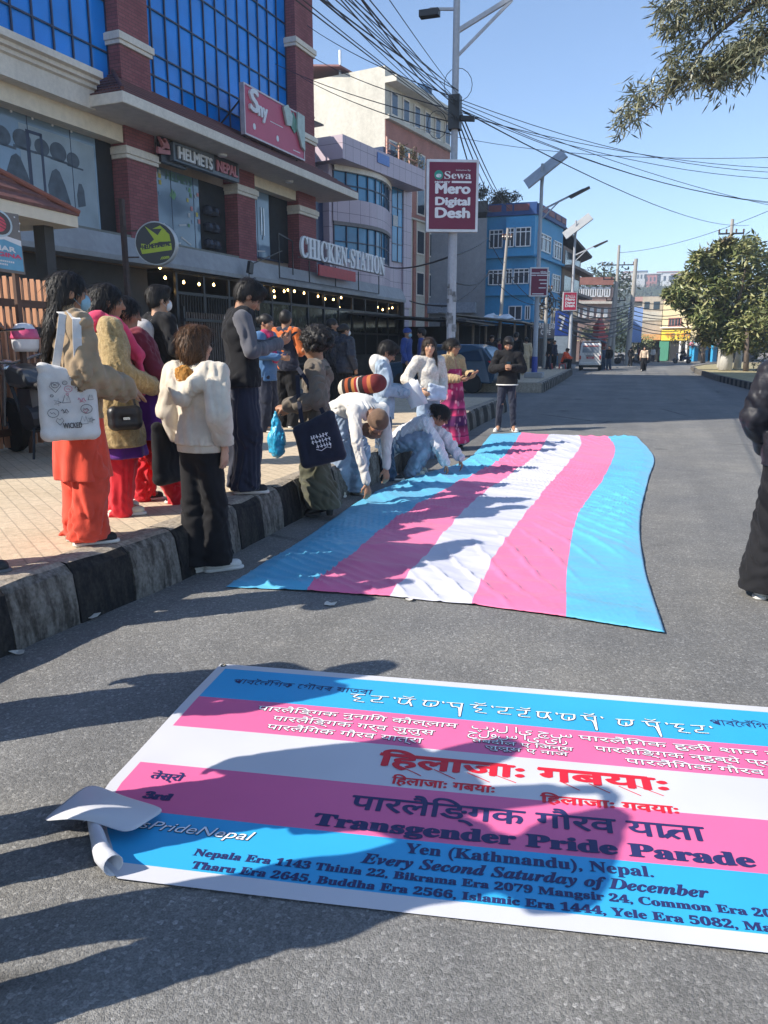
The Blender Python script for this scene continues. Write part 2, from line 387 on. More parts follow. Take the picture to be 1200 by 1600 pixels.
def bline(name, s, u0, u1, v, h, m, bold=0., over=None, edge=.0022, **kw):
    fn = lambda base: (lambda x, y, l: bpt(x, v - y, base + l))
    mb = MB()
    if over is not None:
        mb.mat(1); put_text(mb, s, fn(.0012), u0, u1, 0, h, edge, **kw)
        mb.mat(0); put_text(mb, s, fn(.0026), u0, u1, 0, h, 0, **kw); ms = [over, m]
    else: put_text(mb, s, fn(.0012), u0, u1, 0, h, bold, **kw); ms = [m]
    if len(mb.f): mb.build(name, ms, banner, fix=False)
def bribbon(name, strokes, u0, v0, sx, sy, m, w, over=None, smooth=False):
    """brush lettering written as strokes: polylines (x, y) in letter units"""
    mb = MB()
    for layer, (ww, lift, mi) in enumerate([(w, .0012, 0)] if over is None else [(w + .004, .0012, 1), (w, .0026, 0)]):
        mb.mat(mi)
        for st in strokes:
            if len(st) > 2 and smooth: st = [tuple(q) for q in resample(st, 3 * len(st))]
            P = [Vector((u0 + x * sx, v0 - y * sy, 0)) for x, y in st]
            for a, b in zip(P, P[1:]):
                d = b - a; L = d.length
                if L < 1e-6: continue
                d /= L; nrm = Vector((-d.y, d.x, 0)) * ww / 2 * (1.25 if abs(d.y) > abs(d.x) else .8); e = d * ww * .3
                q = [a - e + nrm, b + e + nrm, b + e - nrm, a - e - nrm]; mb.add([bpt(p.x, p.y, lift) for p in q], [(0, 1, 2, 3)])
    mb.build(name, [m] if over is None else [over, m], banner, fix=False)
bline('lettering', indic('পাবলৈঁগিক গৌবৰ যাত্ৰা'), .132, .759, .20, .05, M_ink)
bline('lettering', indic('পাবলৈঁগিক গৌবৰ যাত্ৰা'), 2.123, 2.70, .205, .05, M_ink)
bline('lettering', indic('पारलैङ्गिक नुनागि कौल्लाम'), .332, 1.147, .435, .04, M_black, over=M_wink)
bline('lettering', indic('पारलैङ्गिक गर्व जुलुस'), .42, 1.065, .508, .04, M_black, over=M_wink)
bline('lettering', indic('पारलैंगिक गौरव यात्रा'), .42, 1.029, .578, .04, M_black, over=M_wink)
bline('lettering', 'پرل ای چس', 1.20, 1.58, .425, .045, M_black, over=M_wink)
bline('lettering', 'جلوس ای یار', 1.19, 1.56, .478, .045, M_black, over=M_wink)
bline('lettering', indic('तबदील ए जिन्स'), 1.21, 1.58, .53, .028, M_black, over=M_wink, edge=.0025)
bline('lettering', 'जुलूस ए नाज', 1.26, 1.56, .572, .028, M_black, over=M_wink, edge=.0025)
bline('lettering', indic('पारलैंगिक हुली शान की'), 1.604, 2.36, .435, .04, M_black, over=M_wink)
bline('lettering', indic('पारलैङ्गिक न्हुब्ये प्रदर्शन'), 1.657, 2.42, .512, .04, M_black, over=M_wink)
bline('lettering', indic('पारलैंगिक गौरव यात्रा'), 1.759, 2.42, .586, .04, M_black, over=M_wink)
bline('lettering', 'हिलाजाः गर्बयाः'.replace('हि', 'िह').replace('र्ब', 'ब'), .961, 1.307, .858, .045, M_red, .0022)
bline('lettering', 'हिलाजाः गर्वयाः'.replace('हि', 'िह').replace('र्व', 'व'), 1.46, 1.887, .885, .045, M_red, .003)
bline('lettering', 'पारलैिङ्गक गौरव यात्रा'.replace('त्रा', 'त ा'.replace(' ', '')), .853, 1.945, 1.020, .080, M_ink, .003)
bribbon('lettering', [[(0, .45), (-.5, .05)]], 1.862, 1.02, .07, .09, M_ink, .014)
bline('lettering', serif('Transgender Pride Parade'), .76, 2.055, 1.124, .060, M_ink, .0042, spacing=1.0)
bline('lettering', serif('Yen (Kathmandu), Nepal.'), 1.064, 1.765, 1.212, .046, M_ink, .0012)
bline('lettering', serif('Every Second Saturday of December', True), .947, 1.90, 1.279, .045, M_ink, .0015)
bline('lettering', serif('Nepala Era 1143 Thinla 22, Bikrama Era 2079 Mangsir 24, Common Era 2022'), .461, 2.10, 1.332, .031, M_ink, .0012)
bline('lettering', serif('Tharu Era 2645, Buddha Era 2566, Islamic Era 1444, Yele Era 5082, Manjus'), .478, 2.12, 1.388, .031, M_ink, .0012)
bline('lettering', 'तेस्रो', .14, .256, .968, .038, M_ink, .0025)
bline('lettering', serif('3rd'), .175, .268, 1.082, .036, M_ink, .004)
bline('lettering', '#TransPrideNepal', .06, .605, 1.238, .042, M_black, over=M_wink, edge=.0022, shear=.25)
# headed brush letters of the blue stripe (upright strokes hanging from short heads)
def headed(seed, n, tail):
    rg = random.Random(seed); out = []; x = 0
    for k in range(n):
        w = rg.uniform(.75, 1.05); kind = (seed + k * 7) % 5
        out.append([(x, .95), (x + w * .85, 1.0)])
        if kind == 0: out += [[(x + .1, .95), (x + .12, .35), (x + .45, .3), (x + .6, .95)], [(x + .6, .6), (x + .75, .1)]]
        elif kind == 1: out += [[(x + .35, .95), (x + .2, .6), (x + .55, .5), (x + .3, .15), (x + .8, .05)]]
        elif kind == 2: out += [[(x + .15, .9), (x + .1, .4), (x + .4, .25), (x + .7, .5), (x + .75, .95)], [(x + .45, .6), (x + .45, .3)]]
        elif kind == 3: out += [[(x + .5, .95), (x + .45, .55), (x + .15, .45), (x + .2, .2), (x + .7, .2)]]
        else: out += [[(x + .2, .95), (x + .3, .5), (x + .6, .45), (x + .72, -.5 if tail else .1)]]
        if kind == 4 and tail: out += [[(x + .72, .9), (x + .72, -.6)]]
        if (k + seed) % 3 == 0: out += [[(x + .2, 1.25), (x + .5, 1.15), (x + .7, 1.3)]]
        x += w + .22
        if k % 2: out.append([(x - .08, 1.0), (x - .03, .85)]); x += .12
    return out
bribbon('lettering', headed(1, 7, True), .675, .285, .0865, .075, M_black, .0065, M_wink, True)
bribbon('lettering', headed(3, 4, True), 1.37, .295, .075, .075, M_black, .0065, M_wink, True)
bribbon('lettering', headed(2, 4, True), 1.76, .30, .078, .075, M_black, .0065, M_wink, True)
# red display letters with long slanting tails
def display(seed, n, close):
    out = []; x = 0; rg = random.Random(seed)
    for k in range(n):
        out += [[(x, 1), (x + .9, 1)], [(x + .72, 1), (x + .72, 0)], [(x + .62, .95), (x + .62, .05)]]
        out += [[(x + .08, .95), (x + .3, .62), (x + .1, .35), (x + .5, .3)], [(x + .35, .9), (x + .55, .55), (x + .3, .2)]] if k % 2 else [[(x + .55, .55), (x + .2, .5), (x + .08, .28), (x + .45, .22)], [(x + .2, .75), (x + .55, .7)]]
        x += 1.0
    if close: out += [[(x + .1, 1), (x + .55, .85), (x + .12, .62), (x + .6, .45), (x + .15, .22)]]
    return out
def tails(n): return [[(k + .7, .05), (k + 1.35, -.48)] for k in range(n)] + [[(n + .3, .2), (n + 1.1, -.35)]]
for s_, u0, u1, n in (('िहलाजाः', .895, 1.40, 3), ('गबयाः', 1.455, 1.875, 3)):
    bline('lettering', s_, u0, u1, .752, .085, M_red, .0065); bribbon('lettering', tails(n), u0, .752, (u1 - u0) / 4.3, .088, M_red, .005)
    bribbon('lettering', [[(0, 0), (1, 0)]], u0, .672, u1 - u0 - .06, 1, M_red, .014)

# ------------------------------------------------------------------ striped cloth flag spread on the road
FB = [[(768, 679), (730, 719), (660, 742), (578, 775), (478, 842), (353, 919)],
      [(815, 678), (785, 719), (715, 757), (618, 815), (551, 870), (479, 926)],
      [(858, 681), (840, 712), (806, 739), (739, 788), (654, 885), (610, 933)],
      [(903, 682), (908, 697), (888, 727), (849, 772), (785, 855), (737, 947)],
      [(949, 684), (961, 705), (943, 751), (905, 805), (887, 885), (884, 968)],
      [(995, 683), (1021, 714), (1013, 750), (1000, 810), (1006, 885), (1038, 991)]]
def build_flag():
    NR, NC = 430, 32
    cols = [resample([ground(*p)[:2] for p in c], NR) for c in FB]
    def z(x, y, u):
        a = math.sin(9 * (y * .8 + x * .5) + 2.2 * math.sin(x * 2.1 + y * .7)) * math.sin(x * 1.7 + y * 1.1 + 1)
        b = math.sin(21 * (y * .95 - x * .22) + 3 * math.sin(x * 1.4 - y * .6)) * (.5 + .5 * math.sin(x * 2.6 + y * .35 + 2))
        c = math.sin(13 * (x * .9 - y * .35) + 2 * math.sin(y * 1.3)) * max(0, math.sin(y * .9 + x * 1.3))
        d = abs(math.sin(5.2 * (y + x * .35) + 1.4 * math.sin(2.3 * x - y))) ** 9
        w = 1.5 * math.sin(1.1 * x - .7 * y); g = 1 - abs(math.sin(30 * (y * .93 + x * .36) + 2.5 * math.sin(2.2 * x + .8 * y) + w)); h = 1 - abs(math.sin(47 * (y * .8 - x * .6) + 2.2 * math.sin(1.7 * y - x)))
        k = 1 - abs(math.sin(17 * (x * .82 + y * .5) + 2 * math.sin(1.9 * y + x)))
        m1 = max(0, math.sin(1.3 * x + .9 * y + 1)) ; m2 = max(0, math.sin(2.1 * x - 1.1 * y)); m3 = max(0, math.sin(.8 * y - 2.4 * x + 2))
        return .016 + .009 * a + .006 * b + .006 * c + .016 * d * (.4 + .6 * math.sin(x * 3 + y * 2) ** 2) + .027 * g ** 4 * (.2 + m1) + .015 * h ** 4 * m2 + .030 * k ** 5 * m3
    mb = MB(); rows = []
    for i in range(NR):
        row = []
        for s in range(5):
            for k in range(NC if s < 4 else NC + 1):
                f = k / NC; p = cols[s][i] * (1 - f) + cols[s + 1][i] * f; u = s + f
                e = min(1, min(i, NR - 1 - i) / 4, min(u, 5 - u) * 4)
                e2 = .012 * math.sin(p[1] * 3.1 + u * 2) if (i in (0, NR - 1)) else 0
                row.append((p[0], p[1] + e2, .006 + z(p[0], p[1], u) * (.25 + .75 * e)))
        rows.append(row)
    mb.grid(rows); nc = 5 * NC
    mb.mi = [[0, 1, 2, 1, 0][min(4, (k % nc) // NC)] for k in range(len(mb.f))]
    cl = lambda n, c: mat(n, c, .5, var=.05, scale=2, bump=.12, bscale=14, spec=.35, sheen=.15)
    o = mb.build('striped_flag', [cl('flag_blue', (.09, .40, .60)), cl('flag_pink', (.74, .155, .31)), cl('flag_white', (.54, .54, .62))], smooth=True, fix=False)
    sd = o.modifiers.new('thick', 'SOLIDIFY'); sd.thickness = .002
    tag(o, 'huge cloth flag in light blue, pink and white stripes spread on the road', 'flag')
build_flag()
# ------------------------------------------------------------------ buildings on the left
def brick(name, c1, c2, mortar, bw=.24, rh=.085, rot=(0, 0, 0), plane='yz'):
    t = NT(name, .85, .3)
    # bricks laid on the dominant wall plane: use y+x along, z up
    sep = t.new('SeparateXYZ', i0=t.co); add = t.new('Math', operation='ADD', i0=sep.outputs[0], i1=sep.outputs[1]); cmb = t.new('CombineXYZ', i0=add.outputs[0], i1=sep.outputs[2])
    b = t.new('TexBrick', Vector=cmb.outputs[0], Scale=1, i1=tuple(c1) + (1,), i2=tuple(c2) + (1,), i3=tuple(mortar) + (1,), Mortar_Size=.008, Brick_Width=bw, Row_Height=rh)
    c = t.mix(.6, b.outputs[0], t.ramp(t.noise(1.2, 5), [(.3, .75), (.7, 1.2)]), 'MULTIPLY'); t.color(c); t.bump(b.outputs[1], -.4, .01); return t.m
def plaster(name, col, dirt=.3, sc=.6, rough=.85):
    t = NT(name, rough, .3)
    n = t.noise(sc, 6, t.mapping((1, 1, .35)), .65); n2 = t.noise(sc * 9, 5)
    c = t.mix(t.ramp(n, [(.42, 0), (.75, dirt)]), col, tuple(v * .45 for v in col)); c = t.mix(.35, c, t.ramp(n2, [(.3, .75), (.7, 1.2)]), 'MULTIPLY')
    t.color(c); t.bump(t.noise(30, 4), .15, .01); return t.m
def glassy(name, col, rough=.06, spec=.8, var=.1, metal=.0):
    t = NT(name, rough, spec); t.b.inputs['Metallic'].default_value = metal
    n = t.noise(.8, 2); t.color(t.mix(t.ramp(n, [(.3, 0), (.7, 1)]), tuple(v * (1 - var) for v in col), tuple(v * (1 + var) for v in col)))
    t.bump(t.noise(.6, 2), .04, .05); return t.m
M_brick = brick('maroon_brick', (.24, .078, .088), (.30, .105, .112), (.14, .07, .075)); M_brickl = brick('red_brick', (.42, .18, .14), (.36, .145, .12), (.34, .2, .16))
M_cream = plaster('cream_plaster', (.78, .67, .52), .22); M_stone = plaster('pale_moulding', (.74, .67, .58), .3, 1.2); M_white = plaster('white_plaster', (.58, .55, .47), .5, .5)
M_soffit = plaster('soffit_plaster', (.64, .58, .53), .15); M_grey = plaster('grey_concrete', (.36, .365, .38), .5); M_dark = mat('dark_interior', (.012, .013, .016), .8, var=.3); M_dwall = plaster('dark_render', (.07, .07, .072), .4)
M_bglass = glassy('blue_reflective_glass', (.0, .22, .72), .10, .45, .15); M_mull = mat('dark_mullion', (.01, .02, .06), .4)
M_cglass = glassy('clear_shop_glass', (.17, .24, .31), .08, .6, .25); M_tglass = glassy('teal_window_glass', (.02, .17, .33), .08, .7, .25); M_dglass = glassy('dark_window_glass', (.018, .032, .05), .12, .6, .3)
M_metal = mat('black_painted_steel', (.015, .015, .018), .45, spec=.5); M_galv = mat('galvanised_steel', (.42, .44, .47), .45, metal=.6, var=.2, scale=9); M_whitep = mat('white_gloss_paint', (.75, .75, .76), .4, var=.05)
t = NT('maroon_roof_tiles', .7, .4); w = t.new('TexWave', Vector=t.co, Scale=1.7, Distortion=.6, i3=2.0); w.bands_direction = 'Z'; br = t.new('TexBrick', Vector=t.mapping(rot=(R(90), 0, R(90))), Scale=1, i1=(.15, .055, .052, 1), i2=(.115, .045, .045, 1), i3=(.035, .02, .02, 1), Mortar_Size=.012, Brick_Width=.22, Row_Height=.11)
t.color(br.outputs[0]); t.bump(br.outputs[1], -.8, .02); M_tile = t.m
def sign_fn(s0, z0, off): return None

K1 = 1.42
S1 = lambda v: v * K1
Z1 = lambda v: CAM_H + (v - CAM_H) * K1
F1 = Facade(-13.2, 17.75, 4.5)
def bthing(name, label, F, cat='building', group=None): return thing(name, label, cat, tuple(F.o), -R(F.deg), group)
def panel_rows(mb, x, s0, s1, z0, z1, n, m, w=.05, d=.05):
    for i in range(n + 1):
        s = s0 + (s1 - s0) * i / n; mb.box(x - d / 2, x + d / 2, s - w / 2, s + w / 2, z0, z1)
    for j in range(m + 1):
        z = z0 + (z1 - z0) * j / m; mb.box(x - d / 2 - .002, x + d / 2 + .004, s0, s1, z - w / 2, z + w / 2)
# ---- the tower with blue glass
tw = bthing('shop_building', 'maroon brick and blue glass building with helmet shop on first floor', F1)
TOP = 22; sN, sF = -12.5, S1(7.85); D1 = -15
xg = -.40
mb = MB(); mb.box(D1, xg - .12, sN, sF - .02, Z1(3.0), TOP); mb.build('wall', plaster('tower_wall', (.45, .36, .3)), tw)
# upper glass bays
for a, b in ((sN + .3, S1(.385)), (S1(1.2), S1(6.85))):
    z0 = Z1(6.02) if a < -5 else Z1(6.3)
    fr = MB(); g = MB(); pw = S1(.437); n = int(round((b - a) / pw)); rgp = random.Random(int(a * 10))

    for i in range(n + 1):
        s = b - (b - a) * i / n; fr.box(xg, xg + .035, s - .022, s + .022, z0, TOP - .3)
    z = Z1(7.18) if a > 0 else Z1(6.66)
    zs = [Z1(6.66), Z1(7.05), Z1(7.84), Z1(8.6), Z1(9.35), Z1(10.1), Z1(10.9), Z1(11.6), Z1(12.4), Z1(13.2), Z1(14)] if a > 0 else [Z1(6.66), Z1(7.5), Z1(8.3), Z1(9.1), Z1(9.9), Z1(10.7), Z1(11.5), Z1(12.3), Z1(13.1), Z1(14)]
    for z in zs: fr.box(xg + .001, xg + .033, a, b, z - .02, z + .02)
    lv = [z0] + [z for z in zs if z > z0 + .1 and z < TOP - .4] + [TOP - .3]; g.box(xg - .12, xg - .05, a, b, z0, TOP - .3)
    for i in range(n):      # every pane sits a little differently in its frame
        for q, w_ in zip(lv, lv[1:]):
            s_, e_ = a + (b - a) * i / n, a + (b - a) * (i + 1) / n; j = lambda: xg - .012 + rgp.uniform(-.008, .008); g.quad((j(), s_, q), (j(), e_, q), (j(), e_, w_), (j(), s_, w_))
    go = g.build('glazing', M_bglass, tw, fix=False)
    fr.build('mullions', M_mull, go)
# brick pilasters, running past the eaves
def pilaster(s0, s1, caps, top=TOP):
    mb = MB(); mb.box(xg - .15, 0, s0, s1, Z1(3.2), top); p = mb.build('pilaster', M_brick, tw)
    for z in caps:
        c = MB(); c.box(xg - .1, .10, s0 - .10, s1 + .10, z, z + .17); c.box(xg - .1, .06, s0 - .06, s1 + .06, z - .10, z); c.box(xg - .1, .045, s0 - .045, s1 + .045, z + .17, z + .21); c.build('capital', M_stone, p, bevel=.012)
caps = [Z1(4.95), Z1(6.85), Z1(8.75), Z1(10.6)]
pilaster(S1(.385), S1(1.2), caps); pilaster(S1(4.0), S1(4.75), [Z1(4.95)], Z1(5.44)); pilaster(S1(6.85), S1(7.8), [Z1(4.95), Z1(6.85) - .1, Z1(8.9), Z1(10.8)]); pilaster(sN, sN + 1.1, caps)
# cornice at the left bay
mb = MB(); a, b = sN + .6, S1(-.55)
prof = [(-.5, Z1(5.42)), (.28, Z1(5.42)), (.28, Z1(5.72)), (.36, Z1(5.74)), (.36, Z1(5.80)), (.46, Z1(5.81)), (.46, Z1(5.87)), (.58, Z1(5.885)), (.58, Z1(5.99)), (-.5, Z1(6.05))]
mb.prism(prof, a, b, 'xz'); mb.build('cornice', M_stone, tw)
mb = MB(); mb.box(xg - .2, -.06, sN + 1, S1(.37), Z1(5.14), Z1(5.43)); mb.build('lintel', M_cream, tw)
# eaves canopy with tile skirt
e0, e1, xo = S1(-.68), S1(8.6), 1.28
za, zb = Z1(5.44), Z1(5.62)
mb = MB(); mb.box(xg, xo, e0, e1, za, zb)
ca = mb.build('canopy', [M_stone], tw, bevel=.02)
so = MB(); so.quad((xg, e0 + .05, za - .004), (xo - .06, e0 + .05, za - .004), (xo - .06, e1 - .05, za - .004), (xg, e1 - .05, za - .004)); so.build('soffit', M_soffit, ca)
mb = MB(); zt = Z1(6.33)
A = [(xo - .02, e0 + .02, zb + .003), (xo - .02, e1 - .02, zb + .003), (xg + .1, e1 - 1.0, zt), (xg + .1, e0 + 1.55, zt), (xg + .1, e0 + .02, zb + .003), (xg + .1, e1 - .02, zb + .003)]
n = 7
for k in range(n):    # stepped courses of tiles
    f0, f1 = k / n, (k + 1) / n; l = lambda p, q, f: tuple(p[i] + (q[i] - p[i]) * f for i in range(3))
    p, q, r_, s_ = l(A[0], A[3], f0), l(A[1], A[2], f0), l(A[1], A[2], f1), l(A[0], A[3], f1)
    up = .035; mb.add([p, q, (q[0], q[1], q[2] + up), (p[0], p[1], p[2] + up)], [(0, 1, 2, 3)]); mb.add([(p[0], p[1], p[2] + up), (q[0], q[1], q[2] + up), r_, s_], [(0, 1, 2, 3)])
    p2, s2 = l(A[4], A[3], f0), l(A[4], A[3], f1); mb.add([p2, p, (p[0], p[1], p[2] + up), (p2[0], p2[1], p2[2] + up)], [(0, 1, 2, 3)]); mb.add([(p2[0], p2[1], p2[2] + up), (p[0], p[1], p[2] + up), s_, s2], [(0, 1, 2, 3)])
    p2, s2 = l(A[5], A[2], f0), l(A[5], A[2], f1); mb.add([(q[0], q[1], q[2] + up), (p2[0], p2[1], p2[2] + up), s2, r_], [(0, 1, 2, 3)])
mb.build('tile_skirt', M_tile, tw, fix=False)
rd = MB().tube([A[0][:2] + (A[0][2] + .05,), (A[3][0], A[3][1], A[3][2] + .06)], .05, 8); rd.build('hip_ridge', M_tile, tw)
for s in (S1(2.9), S1(5.7)):
    p = MB().lathe([(.14, 0), (.14, -.05), (.10, -.07)], (.55, s, za - .004), 14); p.build('ceiling_lamp', M_whitep, tw)
# first-floor shop windows
def shop_window(s0, s1, z0, z1, n, dark0=None, dark1=None):
    w = MB().box(xg - .10, xg - .06, s0, s1, z0, z1).build('shop_window', M_cglass, tw)
    f = MB()
    for i in range(n + 1):
        s = s0 + (s1 - s0) * i / n; f.box(xg - .06, xg - .05, s - .008, s + .008, z0, z1)
    f.box(xg - .06, xg - .02, s0, s1, z0 - .03, z0 + .03); f.build('frame', M_mull, w)
    if dark0 is not None: MB().box(xg - .055, xg - .045, dark0, dark1, z0, z1).build('dark_reflection', M_dark, w)  # near-black strip over the glass end, painted in for the pilaster's reflection
    return w
w1 = shop_window(sN + 1.1, S1(.27), Z1(3.56), Z1(5.19), 9, S1(-.05), S1(.34))
w2 = shop_window(S1(1.3), S1(3.55), Z1(3.52), Z1(5.02), 3, S1(3.0), S1(3.95))
w3 = shop_window(S1(4.75), S1(6.5), Z1(3.65), Z1(5.25), 3, S1(5.9), S1(6.8))
MB().box(xg - .04, -.1, S1(4.76), S1(6.84), Z1(5.2), Z1(5.5)).build('lintel', M_cream, tw)
M_gear = mat('shadowy_gear', (.055, .075, .10), .5, var=.4, scale=5); M_rack = mat('pale_back_board', (.30, .36, .40), .6, var=.15, scale=1.5)
# riding gear, helmets and notes seen behind the panes
def blob_poly(cx, cy, pts): return [(cx + x, cy + y) for x, y in pts]
jk = [(-.5, -.9), (-.28, -1.0), (.3, -1.0), (.5, -.75), (.75, -1.1), (.85, -.9), (.5, .1), (.2, .7), (0, .8), (-.25, .65), (-.55, 0)]
def gear(s, z, sc, pts, m=M_gear, d=0.): MB().prism(blob_poly(s, z, [(x * sc, y * sc) for x, y in pts]), xg - .059, xg - .052 + d, 'yz').build('display_gear', m, w1 if s < 0 else w2)
MB().box(xg - .0585, xg - .0575, S1(-1.75), S1(-.1), Z1(3.58), Z1(5.0)).build('back_board', M_rack, w1)
cir = lambda r, fy=1., a0=0, a1=360: [(r * math.cos(R(a)), r * fy * math.sin(R(a))) for a in range(a0, a1, 20)]
gear(S1(-1.03), Z1(4.15), .52, jk); gear(S1(-.50), Z1(4.12), .36, [(-.3, -.9), (.4, -.7), (.35, .3), (.15, .7), (-.1, .7), (-.35, -.1)]); gear(S1(-1.85), Z1(4.2), .55, jk); gear(S1(-2.4), Z1(4.25), .5, jk)
for s, z, r in ((-.95, 4.72, .20), (-.62, 4.66, .16), (-1.3, 4.72, .17), (-1.7, 4.75, .2), (-2.1, 4.72, .19), (-2.5, 4.75, .2)):
    gear(S1(s), Z1(z), r * 1.3, cir(1, .85)); gear(S1(s + .02), Z1(z) - r * .9, r * 1.3, [(-1.1, -.1), (1.4, -.2), (1.4, 0), (-1.1, .12)])
MB().box(xg - .056, xg - .05, S1(-1.62), S1(-1.55), Z1(3.9), Z1(4.9)).box(xg - .056, xg - .05, S1(-1.62), S1(-1.28), Z1(4.88), Z1(4.93)).box(xg - .056, xg - .05, S1(-1.33), S1(-1.28), Z1(3.9), Z1(4.93)).box(xg - .056, xg - .05, S1(-1.6), S1(-1.3), Z1(3.88), Z1(3.93)).build('door_frame', M_mull, w1)
for k in range(5): MB().lathe([(.03, 0), (.03, .02)], (xg - .05, S1(-2.3 + .42 * k), Z1(5.12)), 8, 'x').build('glass_fixing', M_whitep, w1)
rg = random.Random(5); note_m = [mat('note_' + n, c, .7, var=.1) for n, c in (('white', (.5, .5, .5)), ('yellow', (.5, .42, .1)), ('green', (.14, .3, .15)), ('pink', (.5, .2, .2)), ('blue', (.2, .3, .42)))]
for k in range(24):
    if k < 12: s = S1(1.36 + .32 * rg.random()); z = Z1(4.35 + .62 * rg.random())
    else: s = S1(2.55 + .38 * rg.random()); z = Z1(3.95 + .8 * rg.random())
    a = .07 + .05 * rg.random(); MB().box(xg - .058 + k * .0004, xg - .052 + k * .0004, s, s + a, z, z + a * 1.2).build('pinned_note', note_m[k % 5], w2)
gear(S1(2.1), Z1(4.55), .22, [(-.7, -.2), (-.2, .7), (.1, .6), (-.1, -.1), (.3, .6), (.7, .1), (.2, -.6)], note_m[2])
for s, z, l, a in ((1.75, 3.95, .45, -35), (2.3, 3.75, .5, -20), (2.25, 3.98, .35, 10), (2.0, 3.6, .4, 5), (5.3, 3.8, .5, 5), (5.55, 4.1, .3, 80)):
    p = Vector((xg - .053, S1(s), Z1(z))); q = p + Vector((0, math.cos(R(a)) * l, math.sin(R(a)) * l)); MB().bar(p, q, .012, .05).build('glare_streak', note_m[0], w2 if s < 4 else w3)  # pale bars laid on the panes as painted glare
for z in (3.7, 4.05, 4.4): 
    for ds in (0, .25): MB().lathe([(.02, -.12), (.16, -.1), (.2, 0), (.15, .13), (.04, .19)], (xg + .02, S1(3.2 + ds), Z1(z)), 10).build('shelf_helmet', mat('glossy_helmet', (.04, .045, .06), .2, var=.3), w2)
dr = MB(); 
for s in (5.5, 5.62): dr.box(xg - .05, xg - .03, S1(s) - .02, S1(s) + .02, Z1(4.2), Z1(4.85))
dr.build('door_handle', mat('bright_door_plate', (.7, .7, .72), .3, metal=.6), w3)
# helmets shop fascia sign
hs = bthing('fascia_sign', 'grey shop sign with white HELMETS and red NEPAL letters under the eaves', F1, 'sign')
z0h, z1h = Z1(5.06), Z1(5.5)
HX = lambda px: F1(px, 245, .33)[0]; HZ = lambda py, px: F1(px, py, .33)[1]
MB().prism([(HX(272), HZ(250, 272)), (HX(373), HZ(285, 373)), (HX(373), HZ(253, 373)), (HX(272), HZ(222, 272))], .12, .32, 'yz').build('sign_box', mat('sign_grey', (.13, .16, .20), .5), hs)
MB().prism([(S1(1.22), Z1(4.98)), (S1(2.0), Z1(4.98)), (S1(2.0), Z1(5.46)), (S1(1.22), Z1(5.46))], .05, .18, 'yz').build('sign_box', mat('sign_black', (.015, .017, .022), .4), hs)
MB().box(.3205, .324, HX(275), HX(332), HZ(249, 275), HZ(226, 275)).box(.3205, .324, HX(335), HX(371), HZ(267, 335) + .02, HZ(241, 335)).build('sign_field', mat('sign_black', (.015, .017, .022), .4), hs)
def sign_text(name, s, s0, s1, z, h, off, m, parent, bold=.0, ext=.06, **kw):
    mb = MB(); put_text(mb, s, lambda x, y, l: (off + l, x, z + y), s0, s1, 0, h, bold, extrude=ext, **kw); return mb.build(name, m, parent, fix=False)
M_letw = mat('white_letter', (.68, .68, .70), .4, var=.06); M_letr = mat('pinkish_red_letter', (.50, .16, .19), .4, var=.06)
sign_text('lettering', 'HELMETS', HX(279), HX(330), HZ(247, 279), .30, .345, M_letw, hs, .02)
sign_text('lettering', 'NEPAL', HX(338), HX(369), HZ(266, 338), .29, .345, M_letr, hs, .018)
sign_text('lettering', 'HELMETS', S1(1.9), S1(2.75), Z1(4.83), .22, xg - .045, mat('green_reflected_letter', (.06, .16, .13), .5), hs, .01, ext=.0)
def helmet_emblem(c, sc, mA, parent, fn):
    """swept helmet emblem: shell strokes over a band"""
    P = [[(-.75, -.1), (-.35, -.15), (-.05, .1), (-.5, .75), (-.2, .55), (.15, .3), (.4, .65), (.75, .35), (.8, .0), (.2, -.02), (-.2, -.22), (-.7, -.3)],
         [(-.8, -.32), (.82, -.08), (.85, -.42), (-.72, -.62)], [(-.1, .62), (.3, .78), (.62, .5), (.35, .62)]]
    mb = MB()
    for q in P: mb.add([fn(c[0] + x * sc, c[1] + y * sc, 0) for x, y in q] + [fn(c[0] + x * sc, c[1] + y * sc, .03) for x, y in q], [tuple(range(len(q))), tuple(range(len(q), 2 * len(q)))] + [(i, (i + 1) % len(q), len(q) + (i + 1) % len(q), len(q) + i) for i in range(len(q))])
    return mb.build('emblem', mA, parent)
helmet_emblem((HX(259), HZ(230, 259)), .32, mat('emblem_rose', (.42, .16, .18), .5), hs, lambda x, y, l: (.2 + l * 3, x, y))
# big pink shop board standing on the tile skirt
sn = bthing('shop_board', 'large pink shop board with white Sny lettering in front of blue glass', F1, 'sign')
a, b, c0, c1 = S1(3.63), S1(6.24), Z1(6.02), Z1(6.98)
MB().box(.60, .72, a, b, c0, c1).build('board', mat('faded_pink_board', (.50, .075, .14), .5, var=.06, scale=1), sn)
fr = MB(); w = .05
for q in ((a - w, b + w, c1, c1 + w), (a - w, b + w, c0 - w, c0)): fr.box(.59, .745, q[0], q[1], q[2], q[3])
for q in ((a - w, a), (b, b + w)): fr.box(.59, .745, q[0], q[1], c0, c1)
fr.build('frame', mat('aluminium_frame', (.5, .42, .42), .4, metal=.3), sn)
lt = MB(); L_ = lambda x, y: (x * (b - a) + a, c0 + y * (c1 - c0))
sign_text('lettering', 'S', L_(.07, 0)[0], L_(.19, 0)[0], L_(0, .52)[1], .62, .74, M_letw, sn, .04, ext=.05)
sign_text('lettering', 'ny', L_(.20, 0)[0], L_(.34, 0)[0], L_(0, .50)[1], .42, .74, M_letw, sn, .03, ext=.05)
